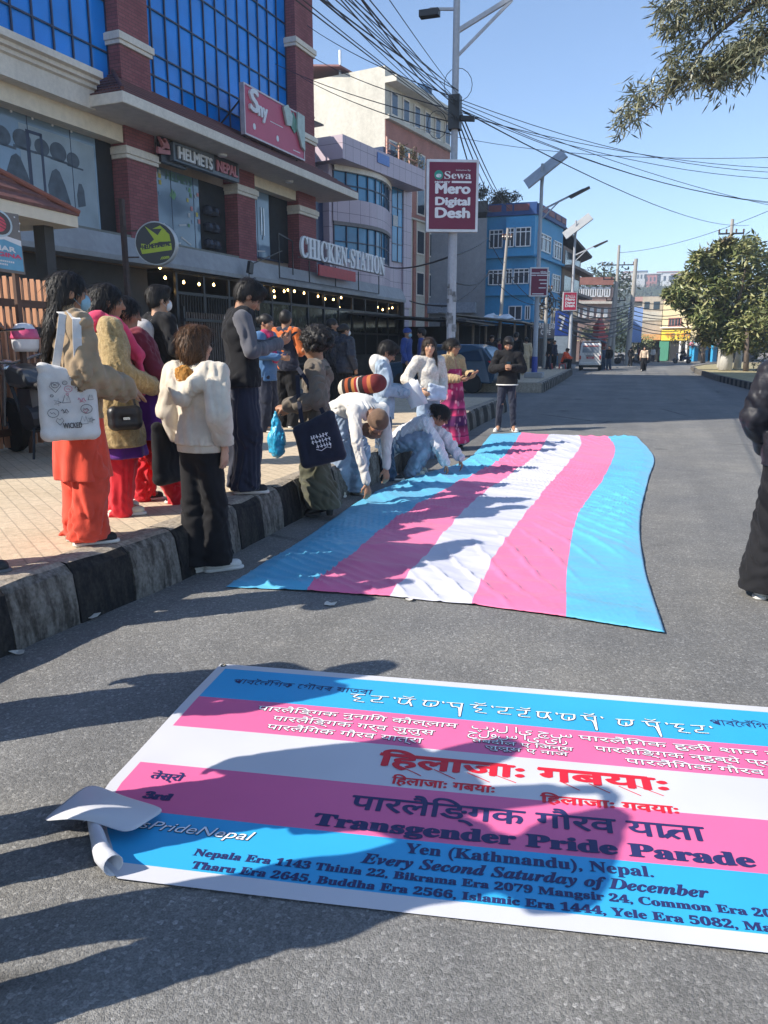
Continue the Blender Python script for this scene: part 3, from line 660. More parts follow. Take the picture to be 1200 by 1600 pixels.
lf = MB().prism([L_(.60, .95), L_(.68, 1.06), L_(.76, .86), L_(.74, .62), L_(.66, .58)], .75, .82, 'yz'); lf.prism([L_(.86, 1.02), L_(.985, 1.0), L_(.985, .18), L_(.93, .25), L_(.85, .62)], .75, .82, 'yz')
lf.build('cut_out', mat('mint_cut_out', (.42, .50, .46), .5), sn); MB().prism([L_(.70, .7), L_(.80, .98), L_(.9, .7), L_(.82, .5)], .73, .76, 'yz').build('cut_out', mat('green_cut_out', (.10, .24, .18), .5), sn)
sm = MB()
for q, z in ((.14, .22), (.52, .2)): sm.prism([L_(q + .022 * math.cos(i * .785), z + .07 * math.sin(i * .785)) for i in range(8)], .722, .73, 'yz')
sm.box(.722, .728, *[L_(.4, 0)[0], L_(.62, 0)[0]], L_(0, .50)[1], L_(0, .515)[1]); sm.box(.722, .728, L_(.8, 0)[0], L_(.93, 0)[0], L_(0, .1)[1], L_(0, .12)[1]); sm.build('small_print', M_letw, sn)
br_ = MB()
for s in (a + .2, (a + b) / 2, b - .2): br_.bar((.6, s, c0), (.3, s, Z1(5.75)), .05); br_.bar((.62, s, c1 - .2), (-.3, s, Z1(6.3)), .04)
br_.build('bracket', M_metal, sn)
# ---- ground-floor podium with the restaurant
pod = bthing('restaurant_front', 'dark restaurant frontage under a long grey concrete ledge', F1)
l0, l1 = -14, S1(13.4)
mb = MB(); mb.prism([(-.4, Z1(3.02)), (.62, Z1(2.98)), (.64, Z1(3.06)), (.40, Z1(3.43)), (-.4, Z1(3.46))], l0, l1, 'xz'); mb.build('ledge', M_grey, pod)
MB().box(-.38, -.02, l0, S1(4), Z1(3.462), Z1(3.53)).build('sill', plaster('mossy_sill', (.22, .22, .2), .7, 2), pod)
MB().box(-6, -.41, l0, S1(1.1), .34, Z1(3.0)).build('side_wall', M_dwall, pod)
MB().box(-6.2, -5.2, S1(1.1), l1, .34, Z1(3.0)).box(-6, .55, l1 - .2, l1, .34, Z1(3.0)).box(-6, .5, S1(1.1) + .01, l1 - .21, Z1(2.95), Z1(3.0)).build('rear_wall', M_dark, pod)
fr = MB()
for i in range(14):
    s = S1(1.3) + (l1 - .3 - S1(1.3)) * i / 13; fr.box(.30, .38, s - .04, s + .04, .34, Z1(2.97))
for z in (.9, 2.1, Z1(2.55), Z1(2.95)): fr.box(.31, .37, S1(1.3), l1 - .2, z - .04, z + .04)
fr.build('steel_frame', M_metal, pod)
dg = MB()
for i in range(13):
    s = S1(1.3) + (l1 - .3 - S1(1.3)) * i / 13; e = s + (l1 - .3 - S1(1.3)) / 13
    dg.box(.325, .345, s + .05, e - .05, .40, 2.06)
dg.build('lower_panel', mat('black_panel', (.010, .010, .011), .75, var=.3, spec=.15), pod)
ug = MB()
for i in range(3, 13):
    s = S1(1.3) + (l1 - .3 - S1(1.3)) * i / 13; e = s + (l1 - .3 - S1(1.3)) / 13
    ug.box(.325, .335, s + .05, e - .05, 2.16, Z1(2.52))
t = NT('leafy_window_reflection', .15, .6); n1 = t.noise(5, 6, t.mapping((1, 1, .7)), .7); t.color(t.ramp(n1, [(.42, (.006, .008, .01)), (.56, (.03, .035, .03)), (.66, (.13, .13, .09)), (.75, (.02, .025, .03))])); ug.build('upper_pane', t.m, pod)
bars = MB()
for i in range(34): bars.bar((.36, S1(1.35) + i * .13, 2.1), (.36, S1(1.35) + i * .13, Z1(2.52)), .025)
bars.build('window_bars', M_metal, pod)
# railings before the restaurant
rl = bthing('dark_slat_railing', 'dark slatted steel railing in front of the restaurant with sunlit slats', F1, 'railing')
mb = MB(); bs0 = S1(.95)
for i in range(26): mb.box(.98, 1.02, bs0 + i * .115, bs0 + i * .115 + .05, .45, 2.45)
mb.build('slats', mat('dark_brown_slats', (.10, .07, .055), .6, var=.3), rl); MB().box(1.03, 1.07, bs0 - .1, bs0 + 3.05, 2.2, 2.28).box(1.03, 1.07, bs0 - .1, bs0 + 3.05, .6, .68).box(.96, 1.04, bs0 - .14, bs0 - .06, .33, 2.6).box(.96, 1.04, bs0 + 3.02, bs0 + 3.1, .33, 2.6).build('rails', M_metal, rl)
# string of small lamps under the ledge
sl = bthing('string_lights', 'strings of small warm bulbs hanging under the concrete ledge', F1, 'string lights')
M_bulb = mat('lit_bulb', (.9, .6, .25), .5, var=0, emit=((1, .62, .22), 9)); wr = MB(); rg = random.Random(2)
for px, py in [(250, 418), (258, 434), (287, 441), (311, 444), (334, 445), (357, 447), (377, 449), (327, 430), (360, 435), (395, 443), (412, 452), (428, 455), (410, 436), (427, 440), (441, 448), (444, 455), (450, 453), (460, 455), (475, 458), (478, 447), (497, 463), (502, 450), (508, 467), (523, 458), (521, 468), (530, 480), (533, 465), (429, 464), (540, 485), (590, 480), (598, 484), (607, 482), (613, 481), (624, 490), (262, 454)]:
    s, z = F1(px, py, .2); MB().lathe([(.012, -.045), (.03, -.03), (.036, 0), (.022, .035), (.012, .05)], (.2, s, z), 8).build('bulb', M_bulb, sl); wr.bar((.2, s, z + .04), (.2, s, Z1(2.96)), .008)
wr.build('cable', M_metal, sl)
# CHICKEN STATION letters on their frame
ck = bthing('letter_sign', 'white CHICKEN STATION letters raised on a thin black frame over the ledge', F1, 'sign')
s0, s1, zz0, zz1 = F1(470, 405, .85)[0], F1(600, 405, .85)[0], F1(470, 404, .85)[1], F1(470, 371, .85)[1]
sign_text('lettering', serif('CHICKEN-STATION').replace('-', '-'), s0, s1, zz0 + .08, (zz1 - zz0) * .98, .85, M_letw, ck, .022, ext=.05, spacing=1.02)
f0, f1, zb = F1(437, 437, .7)[0], F1(592, 455, .7)[0], F1(437, 434, .7)[1]
mb = MB(); zt = F1(437, 365, .7)[1]
for k in range(5):
    s = f0 + (f1 - f0) * k / 4; mb.bar((.7, s, zb), (.7, s, zt if k == 0 else zz0 + .02), .035)
mb.bar((.7, f0, zb), (.7, f1, zb), .035); mb.bar((.7, f0, zt), (.55, f0 + 1.2, zt - .1), .03); mb.bar((.78, s0 - .1, zz0 + .05), (.78, s1 + .1, zz0 + .05), .03); mb.bar((.55, f0 + 1.2, zt - .1), (.55, f0 + 1.2, zb + .2), .03); mb.build('frame', M_metal, ck)
a, b, q0, q1 = F1(498, 412, .8)[0], F1(555, 432, .8)[0], F1(498, 430, .8)[1], F1(498, 413, .8)[1]
rb = tag(MB().box(.76, .82, a, b, q0, q1).build('red_board', mat('red_board', (.40, .02, .03), .5), None, tuple(F1.o), -R(F1.deg)), 'small plain red board hung under the white letters', 'sign')
# round projecting sign on its post
rs = bthing('round_sign', 'round black and yellow HELMETSNEPAL sign on a rusty post', F1, 'sign')
o2 = 2.2; cs, cz = F1(245, 381, o2); rr = (F1(245, 347, o2)[1] - F1(245, 415, o2)[1]) / 2
ax = Vector((.35, -.94, 0))     # sign faces the passers-by
def rsf(x, y, l): v = Vector((o2, cs, cz)) + Vector((.94, .35, 0)) * x + Vector((0, 0, y)) + ax * (l + .09); return tuple(v)
mb = MB(); n = 40
ring = lambda r, l: [rsf(r * math.cos(2 * math.pi * i / n), r * math.sin(2 * math.pi * i / n), l) for i in range(n)]
def loft(mb, rings):
    vs = [p for q in rings for p in q]; k = len(rings[0]); mb.add(vs, [(i * k + j, i * k + (j + 1) % k, (i + 1) * k + (j + 1) % k, (i + 1) * k + j) for i in range(len(rings) - 1) for j in range(k)]); mb.add(rings[-1], [tuple(range(k))]); mb.add(rings[0], [tuple(range(k))[::-1]])
loft(mb, [ring(rr, -.18), ring(rr, .0), ring(rr * .965, .012), ring(rr * .95, .004)]); mb.build('drum', mat('sign_rim', (.55, .56, .56), .35, metal=.2), rs, smooth=False)
mb = MB(); loft(mb, [ring(rr * .94, .004), ring(rr * .94, .010)]); mb.build('face', mat('sign_black', (.015, .017, .022), .4), rs)
M_lime = mat('lime_vinyl', (.42, .50, .03), .5, var=.05); helmet_emblem((0, .08 * rr), rr * .92, M_lime, rs, lambda x, y, l: rsf(x, y, .012 + l * .2))
mb = MB(); put_text(mb, 'HELMETSNEPAL', lambda x, y, l: rsf(x, y - .28 * rr + (x + .6 * rr) * .13, .0205 + l), -.62 * rr, .72 * rr, 0, .2 * rr, .008); mb.build('lettering', mat('sign_black', (.015, .017, .022), .4), rs, fix=False)
mb = MB(); put_text(mb, '.com', lambda x, y, l: rsf(x, y - .76 * rr + x * .12, .014 + l), .2 * rr, .62 * rr, 0, .16 * rr, .006); mb.build('lettering', M_lime, rs, fix=False)
p = rsf(-rr - .28, 0, -.09); mb = MB().box(p[0] - .05, p[0] + .05, p[1] - .05, p[1] + .05, .3, cz + 1.0); mb.bar((p[0], p[1], cz + .3), rsf(-rr * .9, .3, -.09), .03); mb.bar((p[0], p[1], cz - .3), rsf(-rr * .9, -.3, -.09), .03); mb.build('post', mat('rusty_post', (.06, .035, .03), .7, var=.3), rs)
# floodlight on its arm
fl = bthing('floodlight', 'small black floodlight on a long arm above the ledge', F1, 'lamp')
s, z = F1(388, 418, .9); MB().prism([(s - .14, z - .16), (s + .1, z - .2), (s + .18, z + .14), (s - .02, z + .2)], .9, 1.0, 'yz').build('lamp_head', M_metal, fl)
s2, z2 = F1(440, 392, .7); MB().bar((.95, s + .1, z + .1), (.72, s2, z2), .03).bar((.95, s - .05, z - .2), (.95, s - .05, z - .4), .02).build('arm', M_metal, fl)

# ---- red-brick sliver, mauve office and white building further along
K2 = 1.95; F2 = Facade(-8.633 * K2, 20.974 * K2, 11); S2 = lambda v: v * K2; Z2 = lambda v: CAM_H + (v - CAM_H) * K2
mv = bthing('office_building', 'mauve panelled office building with a bowed front of blue windows', F2)
t = NT('mauve_panels', .45, .45); sep = t.new('SeparateXYZ', i0=t.co); cmb = t.new('CombineXYZ', i0=sep.outputs[1], i1=sep.outputs[2])
b = t.new('TexBrick', Vector=cmb.outputs[0], Scale=1, i1=(.44, .36, .42, 1), i2=(.48, .39, .45, 1), i3=(.10, .08, .10, 1), Mortar_Size=.012, Brick_Width=.75, Row_Height=.8); b.offset = 0; t.color(b.outputs[0]); M_mauve = t.m
MB().box(-9, -.02, S2(.1), S2(4.95), .34, Z2(6.5)).build('wall', M_mauve, mv)
def bow(y, d=1.0): f = (y - S2(.25)) / S2(3.3); return d * math.sin(math.pi * min(1, max(0, f))) * .9 + .05
def bowband(name, z0, z1, m, dd=0.):
    mb = MB(); n = 12; ys = [S2(.25) + S2(3.3) * i / n for i in range(n + 1)]
    vs = [(bow(y) + dd, y, z) for z in (z0, z1) for y in ys] + [(-.1, y, z) for z in (z0, z1) for y in ys]; k = n + 1
    for i in range(n): mb.add([vs[i], vs[i + 1], vs[k + i + 1], vs[k + i]], [(0, 1, 2, 3)]); mb.add([vs[i], vs[i + 1], vs[2 * k + i + 1], vs[2 * k + i]], [(3, 2, 1, 0)]); mb.add([vs[k + i], vs[k + i + 1], vs[3 * k + i + 1], vs[3 * k + i]], [(0, 1, 2, 3)])
    return mb.build(name, m, mv)
bowband('bow_spandrel', Z2(2.6), Z2(4.0), M_mauve); bowband('bow_spandrel', Z2(4.98), Z2(5.62), M_mauve); bowband('bow_spandrel', Z2(6.32), Z2(6.46), M_stone, .1); bowband('bow_underside', Z2(4.88), Z2(4.98), mat('grey_band', (.16, .14, .14), .6), .05)
for z0, z1 in ((4.0, 4.9), (5.62, 6.33)):
    g = bowband('bow_window', Z2(z0), Z2(z1), M_tglass, -.12); mb = MB()
    for i in range(9): y = S2(.3) + S2(3.2) * i / 8; x = bow(y) - .1; mb.box(x, x + .06, y - .03, y + .03, Z2(z0), Z2(z1))
    for i in range(8): y = S2(.3) + S2(3.2) * i / 8; y2 = y + S2(.4); zc = Z2((z0 + z1) / 2); mb.bar((bow(y) - .07, y, zc), (bow(y2) - .07, y2, zc), .05)
    mb.build('mullions', M_mull, g)
g = MB().box(-.01, .02, S2(3.72), S2(4.4), Z2(4.2), Z2(6.5)).build('tall_window', M_tglass, mv)
mb = MB().box(.021, .05, S2(4.05), S2(4.09), Z2(4.2), Z2(6.5))
for z in (4.2, 4.75, 5.3, 5.85, 6.4): mb.box(.022, .052, S2(3.72), S2(4.4), Z2(z), Z2(z) + .05)
mb.build('mullions', M_mull, g); MB().box(.04, .06, S2(3.75), S2(4.05), Z2(5.3), Z2(5.62)).build('notice', note_m[0], g)
MB().box(-.01, .10, S2(4.42), S2(4.97), Z2(2.8), Z2(6.5)).build('column', M_mauve, mv)
MB().box(-2, 1.2, S2(-.15), S2(4.8), Z2(6.47), Z2(7.07)).build('parapet', M_mauve, mv)
MB().box(-1.5, -.4, S2(-.75), S2(.08), .34, Z2(6.3)).build('side_strip', mat('navy_cladding', (.015, .03, .08), .3), mv)
MB().box(1.21, 1.25, S2(1.7), S2(2.4), Z2(6.72), Z2(7.0)).build('name_plate', mat('blue_plate', (.10, .2, .5), .5), mv)
# roof terrace: pipes, trellis and pots
tr = MB()
for y in (2.55, 3.3, 4.0, 4.55):
    tr.bar((.9, S2(y), Z2(7.05)), (.9, S2(y), Z2(7.62 - (y - 2.5) * .12)), .07)
tr.bar((.9, S2(2.55), Z2(7.5)), (.9, S2(3.3), Z2(7.45)), .06); tr.bar((.9, S2(3.3), Z2(7.3)), (.9, S2(4.0), Z2(7.27)), .06); tr.bar((.9, S2(4.0), Z2(7.3)), (.9, S2(4.6), Z2(7.28)), .06)
for k in range(5): tr.bar((.92, S2(2.5), Z2(7.1 + .09 * k)), (.92, S2(2.75), Z2(7.1 + .09 * k)), .04)
tr.build('trellis', mat('salmon_pipe', (.55, .30, .22), .6), mv)
MB().box(-.4, .5, S2(2.7), S2(3.9), Z2(7.1), Z2(7.4)).build('roof_cabin', mat('navy_cladding', (.015, .03, .08), .3), mv)
# red house sliver between
rd = bthing('red_house', 'narrow red house squeezed between the brick tower and the mauve office', F2)
MB().box(-8, -1.2, S2(-1.9), S2(-.76), .34, Z2(5.6)).build('wall', mat('red_paint', (.30, .02, .035), .7, var=.2), rd)
MB().box(-1.19, -.9, S2(-1.9), S2(-.78), Z2(4.45), Z2(4.6)).build('balcony_band', M_stone, rd); MB().box(-1.19, -1.15, S2(-1.7), S2(-.9), Z2(3.9), Z2(4.3)).box(-1.19, -1.15, S2(-1.7), S2(-1.0), Z2(5.0), Z2(5.4)).build('window', M_dglass, rd)
# blue-glazed penthouse with a tin awning behind the tower
bh = bthing('glazed_annex', 'blue glazed upper room with a dark tin awning beside the tower', F2)
MB().box(-7, -1.0, S2(-1.6), S2(-.05), .34, Z2(7.0)).build('wall', M_bglass, bh)
MB().box(-1.0, -.6, S2(-1.7), S2(-.02), Z2(6.62), Z2(6.75)).box(-1.0, -.7, S2(-1.7), S2(-.02), Z2(6.75), Z2(6.83)).build('moulding', M_stone, bh)
mb = MB()
for k in range(4): a, b = (k / 4), ((k + 1) / 4); mb.box(-1.6, -.35, S2(-1.6 + 1.75 * a), S2(-1.6 + 1.75 * b), Z2(7.72 - .35 * a) - .04, Z2(7.72 - .35 * a) + .04)
mb.build('tin_awning', mat('rusty_tin', (.06, .055, .05), .6, var=.4, scale=3), bh)
MB().box(-.98, -.96, S2(-.85), S2(-.8), Z2(6.9), Z2(7.6)).box(-.98, -.96, S2(-.4), S2(-.35), Z2(6.9), Z2(7.6)).build('mullions', M_mull, bh)

K3 = 2.2; F3 = Facade(-8.633 * K3, 20.974 * K3, 11); S3 = lambda v: v * K3; Z3 = lambda v: CAM_H + (v - CAM_H) * K3; X3 = -.8 * K3
wh = bthing('apartment_block', 'tall white and brick block whose blank white end wall is sunlit', F3)
a, b = S3(4.68), S3(9.75)
MB().box(X3 - 17, X3, a, b, .34, Z3(10.35)).build('wall', M_white, wh)
MB().box(X3, X3 + .05, a + .03, b - .02, Z3(6.0), Z3(8.76)).build('brick_facing', M_brickl, wh)
MB().box(X3, X3 + .95, a - .02, b, Z3(9.84), Z3(10.02)).build('cornice', M_white, wh); MB().box(X3, X3 + .35, a, b, Z3(8.77), Z3(8.9)).build('string_course', M_white, wh); MB().box(X3, X3 + .2, a, b, Z3(5.93), Z3(5.99)).build('string_course', M_white, wh)
def wh_window(y, z0, z1, w, m=M_dglass):
    f = MB().box(X3 + .02, X3 + .10, y - w / 2 - .12, y + w / 2 + .12, z0 - .12, z1 + .12).build('window', M_stone, wh)
    g = MB().box(X3 + .101, X3 + .105, y - w / 2, y + w / 2, z0, z1).build('pane', m, f)
for k in range(6): wh_window(S3(5.28 + k * .83), Z3(9.02), Z3(9.66), .82)
for k in range(5): wh_window(S3(5.2 + k * 1.03), Z3(7.3), Z3(8.15), 1.1)
for z0, z1 in ((6.2, 7.05), (4.85, 5.6), (3.4, 4.15)):
    for k in range(5): wh_window(S3(5.2 + k * 1.03), Z3(z0), Z3(z1), 1.15)
for k in range(6): MB().box(X3, X3 + .16, S3(4.72 + k * 1.03) - .18, S3(4.72 + k * 1.03) + .18, .34, Z3(5.92)).build('brick_pilaster', M_brickl, wh)
# roof shed and tank clutter
sh = MB()
for q in (-4, -9, -14): sh.bar((X3 + q, a + .4, Z3(10.3)), (X3 + q, a + .4, Z3(11.15) - (q + 14) * .0), .14)
sh.build('shed_post', M_galv, wh)
mb = MB().add([(X3 - 3.4, a - .6, Z3(10.55)), (X3 - 3.4, a + 6, Z3(10.55)), (X3 - 16, a + 6, Z3(11.5)), (X3 - 16, a - .6, Z3(11.5))], [(0, 1, 2, 3)]); ro = mb.build('shed_roof', mat('red_brown_sheet', (.16, .05, .05), .6, var=.2), wh); sd = ro.modifiers.new('t', 'SOLIDIFY'); sd.thickness = .12
MB().box(X3 - 15, X3 - 5, a + 2.5, a + 5.5, Z3(10.3), Z3(11.0)).build('roof_room', M_cream, wh)
tk = MB().lathe([(.7, 0), (.75, .2), (.75, 1.1), (.4, 1.4), (.1, 1.45)], (X3 - 1.6, b - 2, Z3(10.35)), 14); tk.build('water_tank', mat('dark_blue_tank', (.03, .08, .16), .5), wh)
# ------------------------------------------------------------------ gatehouse, slat fence and board on the left
gh = thing('gatehouse', 'low gatehouse with a red tiled roof and pale fascia left of the tower', 'building', (-8.4, 0, 0))
gy1, gy0, gz = 10.35, -3.0, 3.27
MB().box(-1.9, .0, gy0, gy1, gz, gz + .17).build('fascia', M_cream, gh)
mb = MB(); R0 = [(.02, gy0, gz + .17), (.02, gy1 + .02, gz + .17), (-1.9, gy1 + .02, gz + .17)]; apex = (-1.9, gy1 - 3.4, gz + 1.75); apex0 = (-1.9, gy0, gz + 1.75)
n = 9
for k in range(n):
    l = lambda p, q, f: Vector(p).lerp(Vector(q), f); f0, f1 = k / n, (k + 1) / n; up = Vector((0, 0, .04))
    a, b, c, d = l(R0[0], apex0, f0), l(R0[1], apex, f0), l(R0[1], apex, f1), l(R0[0], apex0, f1); mb.quad(a, b, b + up, a + up); mb.quad(a + up, b + up, c, d)
    e, f = l(R0[2], apex, f0), l(R0[2], apex, f1); mb.quad(b, e, e + up, b + up); mb.quad(b + up, e + up, f, c)
mb.build('roof', mat('sunlit_roof_tiles', (.17, .065, .05), .75, var=.3, scale=4, stretch=(2, 2, 6), bump=.3), gh, fix=False)  # red brown tile colour, tone varied by noise
MB().tube([Vector(R0[1]) + Vector((0, 0, .05)), Vector(apex) + Vector((0, 0, .06))], .045, 8).build('hip_ridge', mat('ridge_tile', (.26, .09, .06), .7), gh)
MB().box(-1.8, -.9, gy0, gy1 - 2.2, .3, gz).build('wall', M_dwall, gh)
for y in (gy1 - .3, 6.2, 2): MB().box(-.5, -.3, y - .1, y + .1, .3, gz).build('post', M_dwall, gh)
fe = thing('slat_fence', 'tall slatted fence with pointed sunlit orange brown slats behind the motorcycles', 'fence', (-6.62, 0, 0))
M_slat = mat('orange_brown_slat', (.50, .25, .14), .65, var=.2, scale=8, stretch=(3, 3, .5)); M_rail = mat('dark_rail', (.09, .045, .03), .7)
for y0_, y1_ in ((4.4, 7.52),):
    mb = MB(); y = y0_
    while y < y1_:
        for z0, z1 in ((.38, 1.90), (1.98, 2.22)):
            q = [(y, z0), (y + .03, z0), (y + .03, z1 - .05), (y, z1)]; T = []
            for yy, zz in q: T += [(-.028, yy, zz), (.028, yy, zz)]
            mb.add(T, [(0, 2, 4, 6), (1, 7, 5, 3), (0, 1, 3, 2), (2, 3, 5, 4), (4, 5, 7, 6), (6, 7, 1, 0)])
        y += .1
    mb.build('slats', M_slat, fe)
    r = MB()
    for z in (.55, 1.25, 1.94): r.box(.030, .06, y0_ - .05, y1_ + .03, z - .04, z + .04)
    r.box(-.05, .05, y1_ + .03, y1_ + .12, .33, 2.2); r.box(-.05, .05, y0_ - .14, y0_ - .05, .33, 2.2); r.build('rails', M_rail, fe)
bd = thing('shop_board', 'blue and pink shop board with a red emblem above the slat fence', 'sign', (-6.3, 6.58, 0))
def bdf(x, y, l): return (.012 + l, x * .92 - .62, 2.24 + y * .575 - (x - .67) * .02)
mb = MB(); q = [(-.65, 2.23), (.28, 2.22), (.255, 2.82), (-.65, 2.79)]; mb.prism(q, -.02, .01, 'yz'); mb.build('board', mat('board_brown', (.16, .14, .13), .5), bd)
MB().add([bdf(x, y, .002) for x, y in [(0, .02), (.955, .02), (.95, .48), (.7, .55), (.4, .46), (0, .5)]], [tuple(range(6))]).build('field', mat('board_blue', (.12, .34, .5), .5), bd)
MB().add([bdf(x, y, .003) for x, y in [(0, .47), (.4, .44), (.7, .53), (.95, .46), (.95, .56), (.7, .6), (.4, .5), (0, .54)]], [(0, 1, 6, 7), (1, 2, 5, 6), (2, 3, 4, 5)]).build('swoosh', M_letw, bd)
em = MB(); em.add([bdf(.64 + .20 * math.cos(i * .2618), .79 + .23 * math.sin(i * .2618), .004) for i in range(24)], [tuple(range(24))]); em.build('ring', mat('ring_pale', (.45, .55, .6), .5), bd)
em = MB(); em.add([bdf(.64 + .17 * math.cos(i * .2618), .79 + .195 * math.sin(i * .2618), .006) for i in range(24)], [tuple(range(24))]); em.build('disc', mat('disc_dark', (.07, .05, .05), .5), bd)
em = MB(); em.add([bdf(.62 + .125 * math.cos(i * .2618), .78 + .14 * math.sin(i * .2618), .008) for i in range(24)], [tuple(range(24))]); em.build('emblem', mat('emblem_red', (.62, .06, .10), .5), bd)
em = MB()
for k in range(4): em.add([bdf(.5 + x, .68 + k * .06 + y, .0095) for x, y in [(0, 0), (.12, .07), (.24, .01), (.24, .025), (.12, .085), (0, .015)]], [tuple(range(6))])
em.build('emblem_lines', mat('disc_dark', (.07, .05, .05), .5), bd)
for s, x0, x1, y, h, m in (('GHAR', .42, .85, .335, .05, M_letw), ('MARGINA', .3, .93, .235, .042, mat('board_pink', (.62, .07, .16), .5)), ('01-4000000', .55, .82, .14, .02, M_letw), ('shopmargina', .5, .72, .085, .016, M_letw)):
    mb = MB()
    if s == '01-4000000' or s == 'shopmargina':
        for k in range(9): mb.add([bdf(x0 + (x1 - x0) * (k + q) / 9, y + w * .03, .005) for q, w in ((.1, 0), (.8, 0), (.8, 1), (.1, 1))], [(0, 1, 2, 3)])
    else: put_text(mb, s, lambda x, y2, l: bdf(x, y + y2 / .62, .005 + l), x0, x1, 0, h, .006)
    mb.build('lettering', m, bd, fix=False)
pin = MB()
for x, y in ((.88, .95), (.95, .86), (.93, .72)): pin.add([bdf(x + .012 * math.cos(i), y + .016 * math.sin(i), .006) for i in range(6)], [tuple(range(6))])
pin.build('pins', M_letw, bd); MB().box(-.06, -.02, -.5, -.44, .33, 2.5).box(-.06, -.02, .16, .22, .33, 2.5).build('legs', M_rail, bd)

# ------------------------------------------------------------------ motorcycles
M_tyre = mat('tyre_rubber', (.018, .018, .018), .8, var=.2); M_chrome = mat('bright_metal', (.55, .55, .56), .25, metal=.9, var=.1); M_seat = mat('black_vinyl', (.02, .02, .022), .5)
def wheel(mb, c, r, w=.10):
    n = 20; mb.lathe([(r * .72, -w / 2), (r * .95, -w / 2), (r, -w * .2), (r, w * .2), (r * .95, w / 2), (r * .72, w / 2)], c, n, 'x'); return mb
def make_motorcycle(label, col, scooter=False):
    t = thing('motorcycle' if not scooter else 'scooter', label, 'motorcycle' if not scooter else 'scooter')
    body = mat('paint_%d_%d_%d' % tuple(int(v * 99) for v in col), col, .3, coat=.5, var=.05)
    r = .30 if not scooter else .24; yf, yb = .66, -.62
    for y in (yf, yb):
        w = wheel(MB(), (0, y, r), r).build('wheel', M_tyre, t, smooth=False)
        rm = MB().lathe([(r * .70, -.03), (r * .70, .03)], (0, y, r), 20, 'x').lathe([(.05, -.07), (.05, .07)], (0, y, r), 10, 'x')
        for k in range(5): a = k * 1.2566; rm.bar((0, y, r), (0, y + math.cos(a) * r * .7, r + math.sin(a) * r * .7), .03)
        rm.build('rim', M_chrome, w)
    MB().tube([(0, .72, r + .30), (0, yf + .22, r + .18), (0, yf + .30, r + .02)], .05, 6).build('mudguard', body, t)
    fk = MB()
    for x in (-.09, .09): fk.tube([(x, yf, r), (x * .9, .46, .92)], .024, 8)
    fk.tube([(-.36, .34, 1.06), (-.16, .44, 1.0), (0, .45, .97), (.16, .44, 1.0), (.36, .34, 1.06)], .016, 8); fk.build('fork', M_chrome, t)
    if scooter:
        MB().prism([(.5, .95), (.58, .9), (.46, .3), (.05, .26), (.0, .34), (.38, .4)], -.17, .17, 'yz').build('front_shield', body, t, bevel=.03)
        MB().prism([(-.05, .68), (.0, .40), (-.25, .36), (-.85, .5), (-.9, .72), (-.5, .72)], -.15, .15, 'yz').build('tail_body', body, t, bevel=.04)
    else:
        MB().prism([(.42, .88), (.30, .98), (.05, .92), (-.08, .78), (.1, .72), (.4, .74)], -.13, .13, 'yz').build('tank', body, t, bevel=.05)
        MB().lathe([(.13, -.14), (.15, -.05), (.15, .05), (.13, .14)], (0, .08, .42), 12, 'x').box(-.1, .1, .0, .25, .42, .72).build('engine', mat('engine_grey', (.10, .10, .11), .4, metal=.7), t)
        fr = MB()
        for x in (-.08, .08): fr.tube([(x, .42, .86), (x, .25, .34), (x, -.25, .32), (x, -.62, .34)], .02, 6); fr.tube([(x, .3, .80), (x, -.3, .70), (x, -.78, .78)], .018, 6); fr.tube([(x * 1.6, -.6, .33), (x * 1.6, -.5, .7)], .025, 6)
        fr.build('frame', M_metal, t); MB().prism([(-.55, .76), (-.95, .88), (-.98, .80), (-.5, .62)], -.10, .10, 'yz').build('tail_fairing', body, t, bevel=.02)
        MB().tube([(.15, .2, .38), (.17, -.1, .27), (.17, -.75, .38)], [.025, .03, .045], 8).build('exhaust', M_chrome, t)
    MB().prism([(.02, .80), (-.4, .80), (-.85, .90), (-.85, .84), (-.4, .72), (.0, .74)], -.13, .13, 'yz').build('seat', M_seat, t, bevel=.03)
    MB().lathe([(.03, -.12), (.09, -.06), (.10, .0), (.09, .03)], (0, .56, .92), 14, 'y').build('headlight', M_chrome, t, smooth=True)
    tl = MB().box(-.06, .06, -1.0, -.97, .76, .82).build('tail_light', mat('dull_tail_red', (.10, .006, .006), .3), t)
    for s in (-1, 1): mi = MB(); mi.tube([(s * .28, .38, 1.05), (s * .33, .40, 1.22)], .008, 6); mi.lathe([(.02, -.01), (.06, 0), (.02, .012)], (s * .34, .40, 1.27), 10, 'y'); mi.build('mirror', M_metal, t)
    MB().bar((-.12, .0, .32), (-.24, -.1, .01), .02).build('side_stand', M_metal, t)
    return t
motos = [('black motorcycle nearest the slat fence with a pale tank', (.02, .02, .022), -6.25, 5.55, 65), ('dark grey motorcycle parked second from the slat fence', (.05, .055, .06), -5.95, 6.6, 72), ('dark motorcycle half hidden behind the tan jacket', (.03, .03, .035), -6.1, 7.5, 60), ('black motorcycle in the shade behind the yellow cardigan', (.02, .02, .022), -6.6, 8.7, 75), ('dark red motorcycle in the shade under the round sign', (.12, .015, .015), -7.6, 10.6, 80)]
for i, (lb, col, x, y, a) in enumerate(motos):
    m = make_motorcycle(lb, col); m['group'] = 'motorcycles parked on the pavement'; m.location = (x, y, PZ); m.rotation_euler = (0, R(-5), R(a))
hm = MB().lathe([(.02, .30), (.08, .285), (.125, .22), (.14, .13), (.13, .04), (.11, 0)], (0, 0, 0), 16).build('helmet_shell', mat('white_helmet', (.7, .68, .68), .3, coat=.4), None, smooth=True)
hm.location = (-6.25, 6.72, 1.42); hm.name = 'crash_helmet'; tag(hm, 'white and pink crash helmet on the motorcycle by the slat fence', 'helmet')
